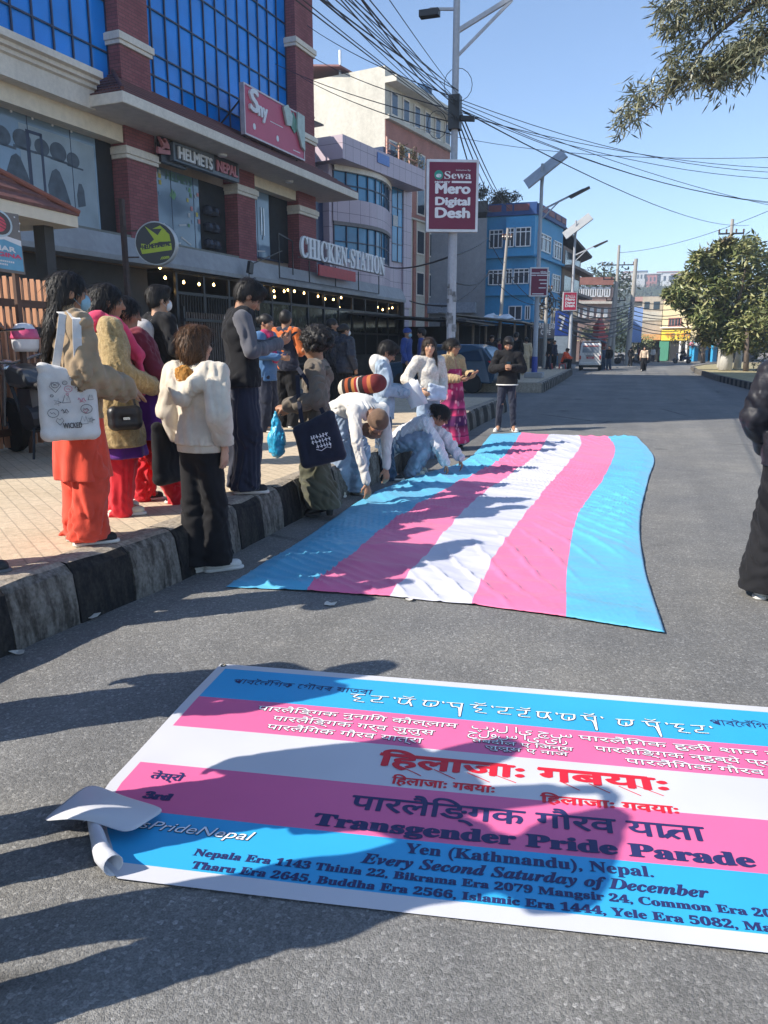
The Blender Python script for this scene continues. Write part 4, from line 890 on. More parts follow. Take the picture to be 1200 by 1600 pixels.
band = MB().lathe([(.122, .235), (.146, .15), (.146, .13)], (0, 0, 0), 16).build('visor_band', mat('pink_band', (.6, .08, .18), .4), hm, smooth=True)

# ------------------------------------------------------------------ lamp posts, signs, utility poles
M_post = plaster('grey_lamp_post', (.40, .42, .46), .4, 2, .5); M_sgnf = mat('sign_aluminium', (.55, .55, .57), .4, metal=.3); M_mar = mat('maroon_sign', (.145, .004, .038), .45, var=.04); M_marl = mat('red_sign', (.44, .01, .05), .45, var=.04); M_teal = mat('teal_logo', (.01, .25, .19), .5, var=0); M_pane = mat('solar_face', (.30, .31, .31), .3, var=.15, spec=.7)
def face_frame(o, az):     # flat sign facing az (degrees, 0 = +x)
    n = Vector((math.cos(R(az)), math.sin(R(az)), 0)); x = Vector((-n.y, n.x, 0)) ; return lambda u, v, l: tuple(Vector(o) + x * u + Vector((0, 0, v)) + n * l)
def slab(mb, fn, x0, x1, y0, y1, l0, l1):
    vs = [fn(x, y, l) for l in (l0, l1) for y in (y0, y1) for x in (x0, x1)]; return mb.add(vs, [(0, 2, 3, 1), (4, 5, 7, 6), (0, 1, 5, 4), (2, 6, 7, 3), (0, 4, 6, 2), (1, 3, 7, 5)])
def hoarding(parent, o, az, w, h, mface, lines, logo=True):
    fn = face_frame(o, az); f = slab(MB(), fn, -w / 2, w / 2, -h / 2, h / 2, -.06, .06).build('sign_frame', M_sgnf, parent)
    m = .045; slab(MB(), fn, -w / 2 + m, w / 2 - m, -h / 2 + m, h / 2 - m, .0605, .064).build('sign_face', mface, f)
    if logo:
        mb = MB(); mb.add([fn(-.27 * w + .085 * w * math.cos(i * .3), .285 * h + .085 * w * math.sin(i * .3), .066) for i in range(21)], [tuple(range(21))]); mb.build('logo_disc', M_teal, f)
        mb = MB(); slab(mb, fn, -.02 * w, .36 * w, .178 * h, .205 * h, .065, .067); mb.build('logo_bar', M_letw, f)
    for s, x0, x1, y, hh, b, mm, sf in lines:
        mb = MB(); put_text(mb, serif(s) if sf else s, lambda x, y2, l: fn(x, y * h + y2, .0675 + l), x0 * w, x1 * w, 0, hh * h, b * w); mb.build('lettering', mm, f, fix=False)
    return f
ES = [('e', -.315, -.225, .255, .06, .008, M_letw, True), ('Sewa', -.16, .35, .235, .10, 0, M_letw, True), ('MONEY', -.34, -.05, .175, .025, .004, M_letw, False), ('Initiative By', .06, .34, .345, .02, .0, M_letw, False), ('Mero', -.32, .33, .035, .135, .016, M_letw, False), ('Digital', -.32, .33, -.125, .105, .014, M_letw, False), ('Desh', -.32, .33, -.30, .135, .016, M_letw, False)]
lp = thing('lamp_post', 'tall grey street lamp post with maroon Mero Digital Desh sign nearest the camera', 'lamp post', (-3.42, 14.2, 0), 0)
MB().lathe([(.19, .3), (.19, .36), (.085, .4), (.082, 4), (.062, 4.4), (.056, 8.6)], (0, 0, 0), 14).build('pole', M_post, lp, smooth=False)
mb = MB().bar((0, 0, 6.75), (1.1, .25, 7.35), .07).bar((0, 0, 6.35), (.9, .2, 7.2), .045).bar((0, 0, 7.1), (-.45, -.1, 7.12), .04); mb.build('arm', M_post, lp)
MB().box(-.62, -.28, -.18, -.02, 7.0, 7.1).build('small_lamp', M_metal, lp); MB().prism([(1.05, 7.28), (1.9, 7.55), (1.9, 7.62), (1.05, 7.42)], .16, .36, 'xz').build('lamp_head', M_galv, lp)
p0, p1 = at_y(673, 355, 14.2), at_y(742, 262, 14.2); sc_ = ((p0 + p1) / 2) - lp.location
hoarding(lp, (sc_.x + .02, -.12, (p0.z + p1.z) / 2), -68, .92, 1.2, M_mar, ES)
MB().box(-.1, .1, -.1, .1, 5.2, 5.75).bar((-.1, 0, 5.4), (.35, 0, 5.35), .08).build('cable_bracket', M_metal, lp)
rg = random.Random(8); mb = MB()
for k in range(26):
    a = R(-150 + 120 * rg.random()); z = .6 + 2.0 * rg.random(); s = .03 + .03 * rg.random(); n = Vector((math.cos(a), math.sin(a), 0)); x = Vector((-n.y, n.x, 0)); p = n * .0875 + Vector((0, 0, z)); mb.quad(p - x * s, p + x * s, p + x * s + Vector((0, 0, s * 2.5)), p - x * s + Vector((0, 0, s * 2.5)))
mb.build('torn_bills', mat('torn_bills', (.20, .21, .22), .8, var=.5, scale=12), lp)
def solar_lamp(label, x, y, sign_px, lines, mface, arm_to, painted=True):
    t = thing('solar_street_lamp', label, 'street lamp', (x, y, 0), 0, 'solar street lamps')
    z = PZ; MB().box(-.35, .35, -.35, .35, z, z + .22).build('footing', M_grey, t, bevel=.03)
    MB().lathe([(.11, z + .2), (.10, 1.2), (.075, 5), (.06, 8.2 if y < 40 else 8.4)], (0, 0, 0), 12).build('pole', M_post, t)
    if painted: MB().lathe([(.118, z + .22), (.112, 1.15)], (0, 0, 0), 12).build('blue_base', mat('blue_paint_band', (.03, .06, .30), .5), t)
    top = 7.9 if y < 40 else 8.0
    c = Vector((.1, 0, top + .1)); nn = Vector((-.5, -.52, .69)).normalized(); ux = Vector((.81, 0, .587)).normalized(); ux = (ux - nn * ux.dot(nn)).normalized(); uy = nn.cross(ux)
    vs = [c + ux * a * .85 + uy * b * .55 + nn * d for d in (-.025, .025) for b in (-1, 1) for a in (-1, 1)]
    MB().add(vs, [(0, 2, 3, 1), (4, 5, 7, 6), (0, 1, 5, 4), (2, 6, 7, 3), (0, 4, 6, 2), (1, 3, 7, 5)]).build('solar_panel', M_pane, t)
    MB().bar((0, 0, top - .5), (.05, 0, top + .05), .1).bar((0, 0, 6.55), (1.55, -.1, 7.2), .06).bar((0, 0, 6.2), (.7, -.05, 6.85), .04).build('arm', M_post, t)
    MB().prism([(1.0, 6.98), (1.75, 7.28), (1.78, 7.22), (1.1, 6.9)], -.2, 0., 'xz').build('lamp_head', M_metal, t)
    a, b = at_y(sign_px[0], sign_px[3], y), at_y(sign_px[2], sign_px[1], y)
    hoarding(t, ((a.x + b.x) / 2 - x, -.14, (a.z + b.z) / 2), -68, (b.x - a.x) * 1.06, b.z - a.z, mface, lines, logo=lines is ES)
    return t
PG = [('eSewa', .05, .38, .33, .045, .004, M_letw, True), ('Namaste Nepal', -.38, .38, .21, .05, .008, M_letw, False), ('digital banau', -.38, .38, .11, .05, .008, M_letw, False), ('esewa', -.30, .32, -.40, .045, .006, M_letw, False)]
PG = PG[:1]
s2_ = solar_lamp('solar street lamp with a dark maroon picture sign and blue painted foot', -4.08, 31, (828, 418, 857, 464), PG, M_mar, None)
f = [o for o in bpy.data.objects if o.parent == s2_ and o.name.startswith('sign_frame')][0]
fn = face_frame((at_y(842, 441, 31).x + 4.08, -.14, at_y(842, 441, 31).z), -68)
mb = MB(); mb.add([fn(x, y, .067) for x, y in [(-.2, -.28), (-.02, -.28), (.02, -.05), (-.08, .08), (-.16, .0)]], [tuple(range(5))]); mb.build('picture', M_black, f)
mb = MB()
for x0, x1, y in ((.0, .3, .05), (.05, .3, -.08), (.0, .28, -.24), (-.3, .02, .30), (.05, .31, .30), (-.3, -.12, .22), (-.09, .31, .22), (-.24, .2, -.46)): slab(mb, fn, x0, x1, y, y + .035, .066, .069)
mb.build('picture', M_letw, f)
solar_lamp('white solar street lamp with a bright red sign behind the seated orange jacket', -4.1, 46, (879, 456, 902, 486), ES, M_marl, None, False)
def utility_pole(label, x, y, h, arms, lean=0., r=.17, transformer=False):
    t = thing('utility_pole', label, 'utility pole', (x, y, 0), 0, 'concrete utility poles'); t.rotation_euler = (0, R(lean), R(8))
    MB().lathe([(r, 0), (r * .62, h)], (0, 0, 0), 10).build('pole', plaster('pole_concrete', (.40, .38, .35), .4, 1.5), t)
    for z, w in arms:
        b = MB().bar((-w, 0, z), (w, 0, z), .1).build('crossarm', M_metal, t)
        ins = MB()
        for k in (-1, -.4, .4, 1): ins.lathe([(.03, 0), (.07, .05), (.05, .12), (.07, .18), (.02, .25)], (w * .95 * k, 0, z + .05), 8)
        ins.build('insulator', mat('brown_insulator', (.10, .05, .03), .3), b)
    return t
utility_pole('tall slim concrete pole with two crossarms far down the road', -3.0, 80, 11.1, [(9.3, 1.5), (8.0, 1.3), (6.0, .9)], r=.2)
utility_pole('thicker bare concrete pole right of the crossarm pole', -1.5, 76, 9.4, [], 1.2, .26)
utility_pole('leaning dark pole left of the crossarm pole', -3.35, 78, 7.6, [], 2.5, .2)
utility_pole('utility pole top with crossarm behind the right tree crown', 4.9, 58, 9.8, [(8.9, .8)], 0, .17)
utility_pole('slim white leaning pole before the blue house', -8.3, 46, 8.2, [(7.6, .25)], 3, .12)
utility_pole('wooden post thick with cable coils beside the blue house', -6.0, 50, 5.6, [(5.0, .3)], 0, .14)

# ------------------------------------------------------------------ overhead cables
M_cab = mat('black_cable', (.015, .015, .017), .6, var=0)
def cable(label, a, b, sag, r=.009, n=14, grp='overhead cables'):
    a, b = Vector(a), Vector(b); P = [a.lerp(b, i / n) - Vector((0, 0, sag * 4 * (i / n) * (1 - i / n))) for i in range(n + 1)]
    return tag(MB().tube(P, r, 5).build('overhead_cable', M_cab, None, fix=False), label, 'cable', grp)
A = Vector((-3.40, 14.15, 5.55)); rg = random.Random(4)
LB = 'black cable running from the near lamp post up over the shop building'
for k in range(15):
    px = 470 + k * 10.5 + rg.uniform(-6, 6); d = rg.uniform(4.6, 6.0)
    e = at_y(px - 60, -70, d); e = A + (e - A) * 1.5
    cable(LB, A + Vector((rg.uniform(-.06, .06), 0, rg.uniform(-.3, .35))), e, rg.uniform(.02, .16), rg.uniform(.004, .0075), grp='cables towards the camera')
LB2 = 'thin black cable slanting from behind the tower to the near lamp post'
for (px, py), z in (((430, 100), 5.3), ((470, 120), 5.1), ((490, 90), 5.5), ((480, 40), 5.7)):
    cable(LB2, at_y(px, py, 24), A + Vector((0, 0, z - 5.55)), .12, .010, grp='cables over the office roofs')
LB3 = 'black cable crossing the sky from the near lamp post to the right'
for k, ((px, py), d, s) in enumerate([((1240, 248), 21, .55), ((1240, 262), 21, .7), ((1240, 300), 22, .85), ((1240, 296), 22, .95), ((1240, 318), 23, .5), ((1240, 252), 21, .8)]):
    b = at_y(px, py, d); b = A + (b - A) * 1.25; cable(LB3, A + Vector((0, 0, -.1 + .05 * k)), b, s * .55, .0065, grp='cables across the sky')
cable('thin cable crossing high from the near lamp post to the far tree', A, at_y(1170, 352, 58), .6, .012, grp='cables across the sky')
cable('thin cable from the tower corner across the sky to the right', at_y(650, 200, 40), at_y(1240, 245, 30), .5, .012, grp='cables across the sky')
for (p, q, y0, y1, s) in [((713, 170), (790, 320), 14.2, 46, .3), ((713, 180), (775, 315), 14.2, 48, .3), ((714, 160), (800, 330), 14.2, 50, .3), ((713, 190), (768, 330), 14.2, 46, .5)]:
    cable('cable dropping from the near lamp post towards the blue house', at_y(*p, y0), at_y(*q, y1), s, .014, grp='cables beside the blue house')
for (p, q, y0, y1, s) in [((600, 415), (706, 400), 30, 14.3, .15), ((706, 400), (762, 372), 14.3, 44, .1), ((705, 440), (765, 425), 14.3, 45, .3), ((764, 375), (835, 470), 45, 49, .4), ((766, 425), (830, 425), 45, 49, .3), ((766, 430), (870, 470), 45, 50, .8), ((690, 480), (764, 425), 30, 45, .3), ((640, 470), (703, 478), 30, 14.3, .05)]:
    cable('sagging cable between poles in front of the blue house', at_y(*p, y0), at_y(*q, y1), s, .02, grp='cables beside the blue house')
for k in range(10):
    z = 471 + k * 5.2; cable('heavy sagging cable bundle hanging over the far junction', at_y(872, z - 12 + k, 52), at_y(988, z + 2 - k, 76), .7 + .12 * (k % 4), .045, grp='cables over the far junction')
for k in range(7):
    z = 470 + k * 7; cable('heavy cable running right from the far utility poles', at_y(985, z, 76), at_y(1090, z - 6 + k * 2, 95), .5 + .1 * (k % 3), .04, grp='cables over the far junction')
cable('thin cable from the far crossarm pole to the right tree', at_y(967, 395, 80), at_y(1200, 330, 58), .5, .02, grp='cables over the far junction'); cable('thin cable from the far crossarm pole to the blue house', at_y(967, 420, 80), at_y(890, 410, 60), .5, .02, grp='cables over the far junction')
lo = MB().tube([at_y(690 + 26 + 22 * math.cos(t_), 132 + 26 * math.sin(t_), 14.2) for t_ in [i * .42 for i in range(16)]], .006, 5, False).tube([at_y(683 + 15 * math.cos(t_), 195 + 22 * math.sin(t_), 14.2) for t_ in [i * .42 for i in range(16)]], .006, 5, False)
lo.build('spare_cable_loop', M_cab, lp)
for o in [x for x in bpy.data.objects if x.name.startswith('spare_cable_loop')]: o.matrix_parent_inverse = Matrix.Translation(-lp.location)
cl_ = MB(); rg = random.Random(6)
for k in range(9):
    c = Vector((rg.uniform(-.3, .3), rg.uniform(-.2, .2), 4.2 + rg.uniform(-.6, .6))); cl_.tube([c + Vector((.4 * math.cos(i * .5), .1 * rg.uniform(-1, 1), .5 * math.sin(i * .5))) for i in range(14)], .03, 5, False)
wp = [o for o in bpy.data.objects if o.get('label', '').startswith('wooden post')][0]; cl_.build('cable_coils', M_cab, wp)

# ------------------------------------------------------------------ houses further down on the left
def wall_face(parent, P, Q, f0, f1, z0, z1, name='window', frame=None, pane=None, depth=.12, bars=2, sash=.07):
    P, Q = Vector(P), Vector(Q); d = (Q - P).normalized(); L = (Q - P).length; n = Vector((d.y, -d.x, 0))
    fn = lambda u, z, l: tuple(P + d * u + n * l + Vector((0, 0, z))); mb = MB(); u0, u1 = f0 * L, f1 * L
    for a, b, c, e in ((u0, u1, z1 - sash, z1), (u0, u1, z0, z0 + sash), (u0, u0 + sash, z0, z1), (u1 - sash, u1, z0, z1)): slab(mb, fn, a, b, c, e, .0, depth)
    for k in range(1, bars + 1): u = u0 + (u1 - u0) * k / (bars + 1); slab(mb, fn, u - sash / 2, u + sash / 2, z0, z1, .0, depth * .9)
    if z1 - z0 > 1.2: slab(mb, fn, u0, u1, z0 + (z1 - z0) * .74, z0 + (z1 - z0) * .74 + sash, 0, depth * .92)
    w = mb.build(name, frame or M_whitep, parent); slab(MB(), fn, u0 + .01, u1 - .01, z0 + .01, z1 - .01, .004, depth * .4).build('pane', pane or M_dglass, w); return w
def face_box(parent, P, Q, f0, f1, z0, z1, l0, l1, m, name):
    P, Q = Vector(P), Vector(Q); d = (Q - P).normalized(); L = (Q - P).length; n = Vector((d.y, -d.x, 0)); fn = lambda u, z, l: tuple(P + d * u + n * l + Vector((0, 0, z)))
    return slab(MB(), fn, f0 * L, f1 * L, z0, z1, l0, l1).build(name, m, parent)
YB = 66; M_blue = plaster('turquoise_blue_paint', (.035, .26, .50), .3, .8, .6); M_blued = plaster('deep_blue_paint', (.015, .06, .20), .3, .8, .6)
bA, bB = at_y(757, 500, YB), at_y(832, 500, YB); bA.z = bB.z = 0
bC = at_depth(881, 345, (bB - _c).dot(_f) * 1.075); bC.z = 0
zof = lambda py, y=YB: at_y(800, py, y).z
blu = thing('blue_house', 'bright blue corner house with white windows and maroon parapet panels', 'house')
zr = zof(333); back = Vector((-.35, .95, 0)) * 10
poly = [(v.x, v.y) for v in (bA, bB, bC, bC + back, bA + back)]
MB().prism(poly, 0, zr).build('wall', M_blue, blu)
zp = zof(318)
face_box(blu, bA, bB, 0, 1.01, zr - .2, zp, -.15, .25, M_blued, 'parapet'); face_box(blu, bB, bC, -.01, 1, zr - .2, zp - .1, -.15, .25, M_blued, 'parapet')
for a, b in ((.04, .3), (.4, .52), (.56, .86)): face_box(blu, bA, bB, a, b, zr + .12, zp - .12, .25, .29, mat('maroon_panel', (.16, .04, .05), .6, var=.15), 'parapet_panel')
for a, b in ((.06, .26), (.31, .52), (.57, .76), (.8, .97)): face_box(blu, bB, bC, a, b, zr + .1, zp - .2, .25, .29, mat('maroon_panel', (.16, .04, .05), .6, var=.15), 'parapet_panel')
for py in (403, 462): face_box(blu, bA, bB, -.01, 1.02, zof(py), zof(py) + .18, -.02, .35, M_blue, 'string_course'); face_box(blu, bB, bC, -.02, 1, zof(py), zof(py) + .18, -.02, .35, M_blue, 'string_course')
face_box(blu, bA, bB, .42, 1.0, zof(402), zof(341), .0, .7, M_blue, 'bay')
wf = lambda P, Q, a, b, p0, p1, **k: wall_face(blu, P, Q, a, b, zof(p1), zof(p0), **k)
wf(bA, bB, .06, .34, 358, 387); o_ = wall_face(blu, bA + (Vector((0, -1, 0)) * .7), bB + (Vector((0, -1, 0)) * .7), .44, .60, zof(388), zof(358), bars=1); wall_face(blu, bA + (Vector((0, -1, 0)) * .7), bB + (Vector((0, -1, 0)) * .7), .62, .93, zof(388), zof(358))
wf(bA, bB, .06, .36, 421, 445); wf(bA, bB, .42, .56, 420, 444, bars=1); wf(bA, bB, .58, .9, 420, 444)
wf(bA, bB, .5, .78, 478, 500, bars=1); wf(bA, bB, .84, .95, 478, 500, bars=1)
for p0, p1 in ((362, 390), (418, 446), (474, 500)):
    wf(bB, bC, .06, .5, p0, p1); wf(bB, bC, .62, .92, p0 + 2, p1 + 4)
face_box(blu, bB, bC, -.1, 1.02, zof(527), zof(504), .05, .25, mat('navy_sign_board', (.012, .025, .06), .5), 'shop_sign')
d_ = (bC - bB).normalized(); n_ = Vector((d_.y, -d_.x, 0)); L_b = (bC - bB).length
for s, a, b, z in (('WHITE BAR', .02, .74, zof(512)), ('CAFE', .2, .56, zof(522))):
    mb = MB(); put_text(mb, s, lambda x, y, l: tuple(bB + d_ * x + n_ * (.255 + l) + Vector((0, 0, z + y))), a * L_b, b * L_b, 0, .42, .02); mb.build('lettering', M_letw, blu, fix=False)
face_box(blu, bB, bC, .03, .97, 0, zof(528), .01, .03, M_dark, 'shop_opening'); face_box(blu, bA, bB, .1, .95, 0, zof(508), .01, .03, M_dark, 'shop_opening')
gw = thing('concrete_house', 'bare grey concrete house wall between the white block and the blue house', 'house')
gA, gB = at_y(668, 500, YB - 2), at_y(757, 500, YB - 2); gA.z = gB.z = 0
MB().prism([(gA.x, gA.y), (gB.x, gB.y), (gB.x - 3, gB.y + 12), (gA.x - 3, gA.y + 12)], 0, zof(338, YB - 2)).build('wall', plaster('raw_concrete', (.27, .28, .30), .55, .35), gw)
MB().prism([(gA.x, gA.y - .3), (gB.x + .1, gB.y - .3), (gB.x - 3, gB.y + 12), (gA.x - 3, gA.y + 12)], zof(330, YB - 2), zof(312, YB - 2)).build('roof_shed', mat('dark_tin', (.03, .03, .035), .6, var=.4), gw)
face_box(gw, gA, gB, .0, .86, zof(490, YB), zof(474, YB), .02, .7, mat('grey_tarpaulin', (.22, .25, .30), .6, var=.2), 'awning_roll')
br_ = thing('brown_house', 'brown house with deep dark balcony roofs right of the blue house', 'house')
hC, hD = bC + Vector((.05, .1, 0)), at_depth(908, 400, (bC - _c).dot(_f) * 1.08); hD.z = 0
M_brn = plaster('brown_render', (.20, .16, .14), .4, .8)
MB().prism([(v.x, v.y) for v in (hC, hD, hD + back, hC + back)], 0, zof(365)).build('wall', M_brn, br_)
mb = MB(); e = Vector((0, 0, zof(352))); mb.add([tuple(hC + e + Vector((-.3, -1.5, 1.4))), tuple(hD + e + Vector((1.2, -1.2, -.9))), tuple(hD + back + e + Vector((1.2, 0, -.9))), tuple(hC + back + e + Vector((-.3, 0, 1.4)))], [(0, 1, 2, 3)]); o_ = mb.build('roof', mat('dark_tin', (.03, .03, .035), .6, var=.4), br_); sd = o_.modifiers.new('t', 'SOLIDIFY'); sd.thickness = .2
for py in (405, 450, 495): face_box(br_, hC, hD, -.05, 1.15, zof(py), zof(py) + .25, 0, 1.1, M_brn, 'balcony')
for p0, p1 in ((372, 400), (416, 446), (462, 492)): face_box(br_, hC, hD, .1, .45, zof(p1), zof(p0), .01, .05, M_dglass, 'window'); face_box(br_, hC, hD, .58, .92, zof(p1), zof(p0), .01, .05, M_dglass, 'window')
aw = MB(); e = zof(507); aw.add([tuple(hD + Vector((-2.4, -2.5, e + .6))), tuple(hD + Vector((3.0, -1, e - 1.5))), tuple(hD + Vector((3.0, 6, e - 1.5))), tuple(hD + Vector((-2.4, 6, e + .6)))], [(0, 1, 2, 3)]); o_ = aw.build('street_awning', mat('blue_grey_awning', (.10, .13, .17), .6, var=.2), None); sd = o_.modifiers.new('t', 'SOLIDIFY'); sd.thickness = .15; tag(o_, 'sloping blue grey awning over the pavement behind the white van', 'awning')
sg = thing('hanging_sign', 'blue board with a white hook mark beside the red lamp sign', 'sign'); p = at_y(878, 505, 60); fn = face_frame(p, -70)
slab(MB(), fn, -.5, .5, -.9, .9, -.05, .05).build('board', mat('board_royal', (.02, .06, .28), .5), sg); slab(MB(), fn, -.5, .5, -2.2, -.95, -.05, .05).build('board', mat('pale_board', (.3, .36, .42), .5), sg)
mb = MB(); slab(mb, fn, -.25, .2, .35, .55, .052, .06); mb.add([fn(x, y, .056) for x, y in [(.02, .35), (.2, .35), (-.02, -.5), (-.2, -.5)]], [(0, 1, 2, 3)]); mb.build('mark', M_letw, sg); MB().bar(tuple(p + Vector((0, .2, .8))), tuple(p + Vector((-.2, 2.5, .9))), .08).build('bracket', M_metal, sg)
# low market sheds along the pavement
def shed(label, x0, x1, y0, y1, z, m, lean=.25):
    t = thing('market_shed', label, 'shed', ((x0 + x1) / 2, y0, 0), 0, 'market sheds along the pavement'); w = (x1 - x0) / 2; d = y1 - y0
    o = MB().add([(-w, -.3, z + lean), (w + .4, -.3, z - lean), (w + .4, d, z - lean), (-w, d, z + lean)], [(0, 1, 2, 3)]).build('roof', m, t); sd = o.modifiers.new('t', 'SOLIDIFY'); sd.thickness = .06
    for yy in (0, d * .5, d - .1): MB().bar((w, yy, 0), (w, yy, z - lean), .09).build('post', mat('shed_post_wood', (.16, .12, .09), .8, var=.3), t)
    MB().box(-w, -w + .1, 0, d, 0, z).box(-w, w - .3, d - .1, d, 0, z - lean).build('back_wall', M_dark, t)
    MB().box(-w + .3, w - .5, .6, d - .5, .3, 1.2).build('counter', mat('dark_counter', (.04, .035, .03), .7, var=.5, scale=3), t); return t
M_tarp = mat('dark_tarpaulin', (.035, .035, .04), .6, var=.4); M_tin = mat('patched_tin_roof', (.20, .19, .18), .5, var=.5, scale=1.2, metal=.3)
shed('dark tarpaulin shed behind the parked car', -13.5, -7.2, 31, 37, 2.75, M_tarp); shed('tin roofed market shed under the leaning pole', -10.5, -6.5, 41, 49, 3.1, M_tin); shed('dark market shed beside the second lamp', -11.5, -7.4, 50, 58, 3.1, M_tarp)
cb = MB(); rg = random.Random(3)
for k, (px, py, c) in enumerate([(766, 500, 0), (780, 503, 1), (790, 500, 0), (772, 503, 2)]):
    p = at_y(px, py, 43.5); b = MB().grid([[(-.5 + .33 * i, -.4 + .27 * j, .12 * rg.random() + (.25 if 0 < i < 3 and 0 < j < 3 else 0)) for i in range(4)] for j in range(4)]).build('roof_sack', mat('sack_%d' % c, ((.6, .65, .7), (.35, .6, .7), (.5, .5, .5))[c], .6), None, tuple(p)); tag(b, ('crumpled plastic sheet weighing down the tin shed roof'), 'plastic sheet', 'sheets on the shed roof'); b.modifiers.new('t', 'SOLIDIFY').thickness = .02
# far brick house
fb = thing('brick_house', 'long far brick house with a row of white windows beyond the awning', 'house'); YF = 100
f0, f1 = at_y(884, 500, YF), at_y(954, 500, YF + 2); f0.z = f1.z = 0; zf = lambda py: at_y(930, py, YF).z
MB().prism([(f0.x, f0.y), (f1.x, f1.y), (f1.x, f1.y + 14), (f0.x, f0.y + 14)], 0, zf(447)).build('wall', plaster('dusty_pink_render', (.36, .25, .22), .3, .5), fb)
face_box(fb, f0, f1, 0, 1, zf(444), zf(432), -.2, .3, M_brickl, 'parapet'); face_box(fb, f0, f1, 0, 1, zf(474), zf(470), 0, .5, M_stone, 'band')
for k in range(6): wall_face(fb, f0, f1, .04 + k * .155, .04 + k * .155 + .135, zf(463), zf(447), bars=1, sash=.15); wall_face(fb, f0, f1, .06 + k * .155, .04 + k * .155 + .1, zf(496), zf(480), bars=1, sash=.12)
# shops at the junction
ys = thing('yellow_shops', 'pale yellow corner building with a yellow shop signboard at the junction', 'building'); YY = 103
q0, q1 = at_y(1035, 500, YY), at_y(1112, 500, YY - 3); q0.z = q1.z = 0; zy = lambda py: at_y(1050, py, YY).z
M_yel = plaster('pale_yellow_paint', (.66, .56, .34), .3, .5); M_cyan = mat('cyan_paint', (.03, .32, .58), .5)
MB().prism([(q0.x, q0.y), (q1.x, q1.y), (q1.x + 3, q1.y + 12), (q0.x, q0.y + 12)], 0, zy(470)).build('wall', M_yel, ys)
MB().prism([(q0.x, q0.y - .5), (q1.x, q1.y - .5), (q1.x, q1.y + .5), (q0.x, q0.y + .3)], zy(532), zy(516)).build('signboard', mat('bright_yellow_board', (.75, .55, .05), .5), ys)
dq = (q1 - q0).normalized(); nq = Vector((dq.y, -dq.x, 0)); mb = MB(); rg = random.Random(2); x = .8
while x < 6.2:
    w_ = rg.uniform(.2, .5); fq = lambda u, v, l: tuple(q0 + dq * u + nq * (.56 + l) + Vector((0, 0, zy(528) + v))); slab(mb, fq, x, x + w_, .5, .58, 0, .01); slab(mb, fq, x + w_ * .55, x + w_ * .55 + .09, .02, .5, 0, .01); slab(mb, fq, x + .03, x + w_ * .5, rg.uniform(.1, .3), rg.uniform(.32, .42), 0, .01); x += w_ + rg.choice([.05, .05, .3])
mb.build('lettering', mat('sign_orange', (.62, .22, .03), .5), ys, fix=False)
wall_face(ys, q0, q1, .14, .40, zy(511), zy(497), bars=3, sash=.1, frame=mat('dusty_red_frame', (.30, .12, .10), .6)); wall_face(ys, q0, q1, .6, .85, zy(511), zy(497), bars=3, sash=.1, frame=mat('dusty_red_frame', (.30, .12, .10), .6))
face_box(ys, q0, q1, 0, 1, zy(513), zy(511), 0, .5, M_stone, 'band'); face_box(ys, q0, q1, .22, .98, 0, zy(533), .01, .03, M_dark, 'shop_opening'); face_box(ys, q0, q1, 0, .2, 0, zy(533), .02, .3, mat('green_shutter', (.05, .22, .14), .5), 'shutter')
for f in (.42, .55, .72): face_box(ys, q0, q1, f, f + .035, 0, zy(533), .03, .35, M_whitep, 'pillar')
cs_ = thing('cyan_shops', 'row of small shops with bright cyan pillars at the junction', 'building'); r0, r1 = at_y(1082, 500, YY - 4.5), at_y(1160, 500, YY - 9); r0.z = r1.z = 0
MB().prism([(r0.x, r0.y), (r1.x, r1.y), (r1.x + 3, r1.y + 10), (r0.x, r0.y + 10)], zy(535), zy(505)).build('upper_wall', M_yel, cs_); MB().prism([(r0.x + .3, r0.y + 3), (r1.x, r1.y + 3), (r1.x + 3, r1.y + 9), (r0.x, r0.y + 9)], 0, zy(535)).build('back_wall', M_dark, cs_)
for f in (0, .06, .27, .45, .72, .95): face_box(cs_, r0, r1, f, f + .045, 0, zy(534), -.6, .1, M_cyan, 'pillar')
for k, f in enumerate((.02, .14, .33, .52, .62, .8)):
    p = r0.lerp(r1, f); MB().lathe([(.25, -.2), (.32, 0), (.1, .25)], (p.x, p.y - .4, zy(538)), 8).build('hanging_goods', M_letw if k % 2 else mat('pink_goods', (.6, .2, .3), .5), cs_)
oh = thing('shop_house', 'pale weathered house with an orange awning left of the yellow shops', 'house'); o0, o1 = at_y(1002, 500, YY + 1), at_y(1034, 500, YY + 1); o0.z = o1.z = 0
MB().prism([(o0.x, o0.y), (o1.x, o1.y), (o1.x, o1.y + 9), (o0.x, o0.y + 9)], 0, zy(462)).build('wall', plaster('weathered_wall', (.48, .42, .34), .6, .5), oh); face_box(oh, o0, o1, .02, 1, 0, zy(533), .01, .03, M_dark, 'shop_opening'); face_box(oh, o0, o1, .0, 1, zy(531), zy(522), .1, 1.2, mat('orange_awning', (.68, .36, .14), .6), 'awning'); face_box(oh, o0, o1, -.02, 1, zy(500), zy(486), .02, .1, M_white, 'banner_board')
for a, b in ((.1, .35), (.55, .85)): face_box(oh, o0, o1, a, b, zy(482), zy(470), .01, .04, M_dglass, 'window')
ph = thing('pink_roof_house', 'far house with a faded pink flat roof behind the junction shops', 'house'); h0, h1 = at_y(990, 500, 122), at_y(1060, 500, 122); h0.z = h1.z = 0
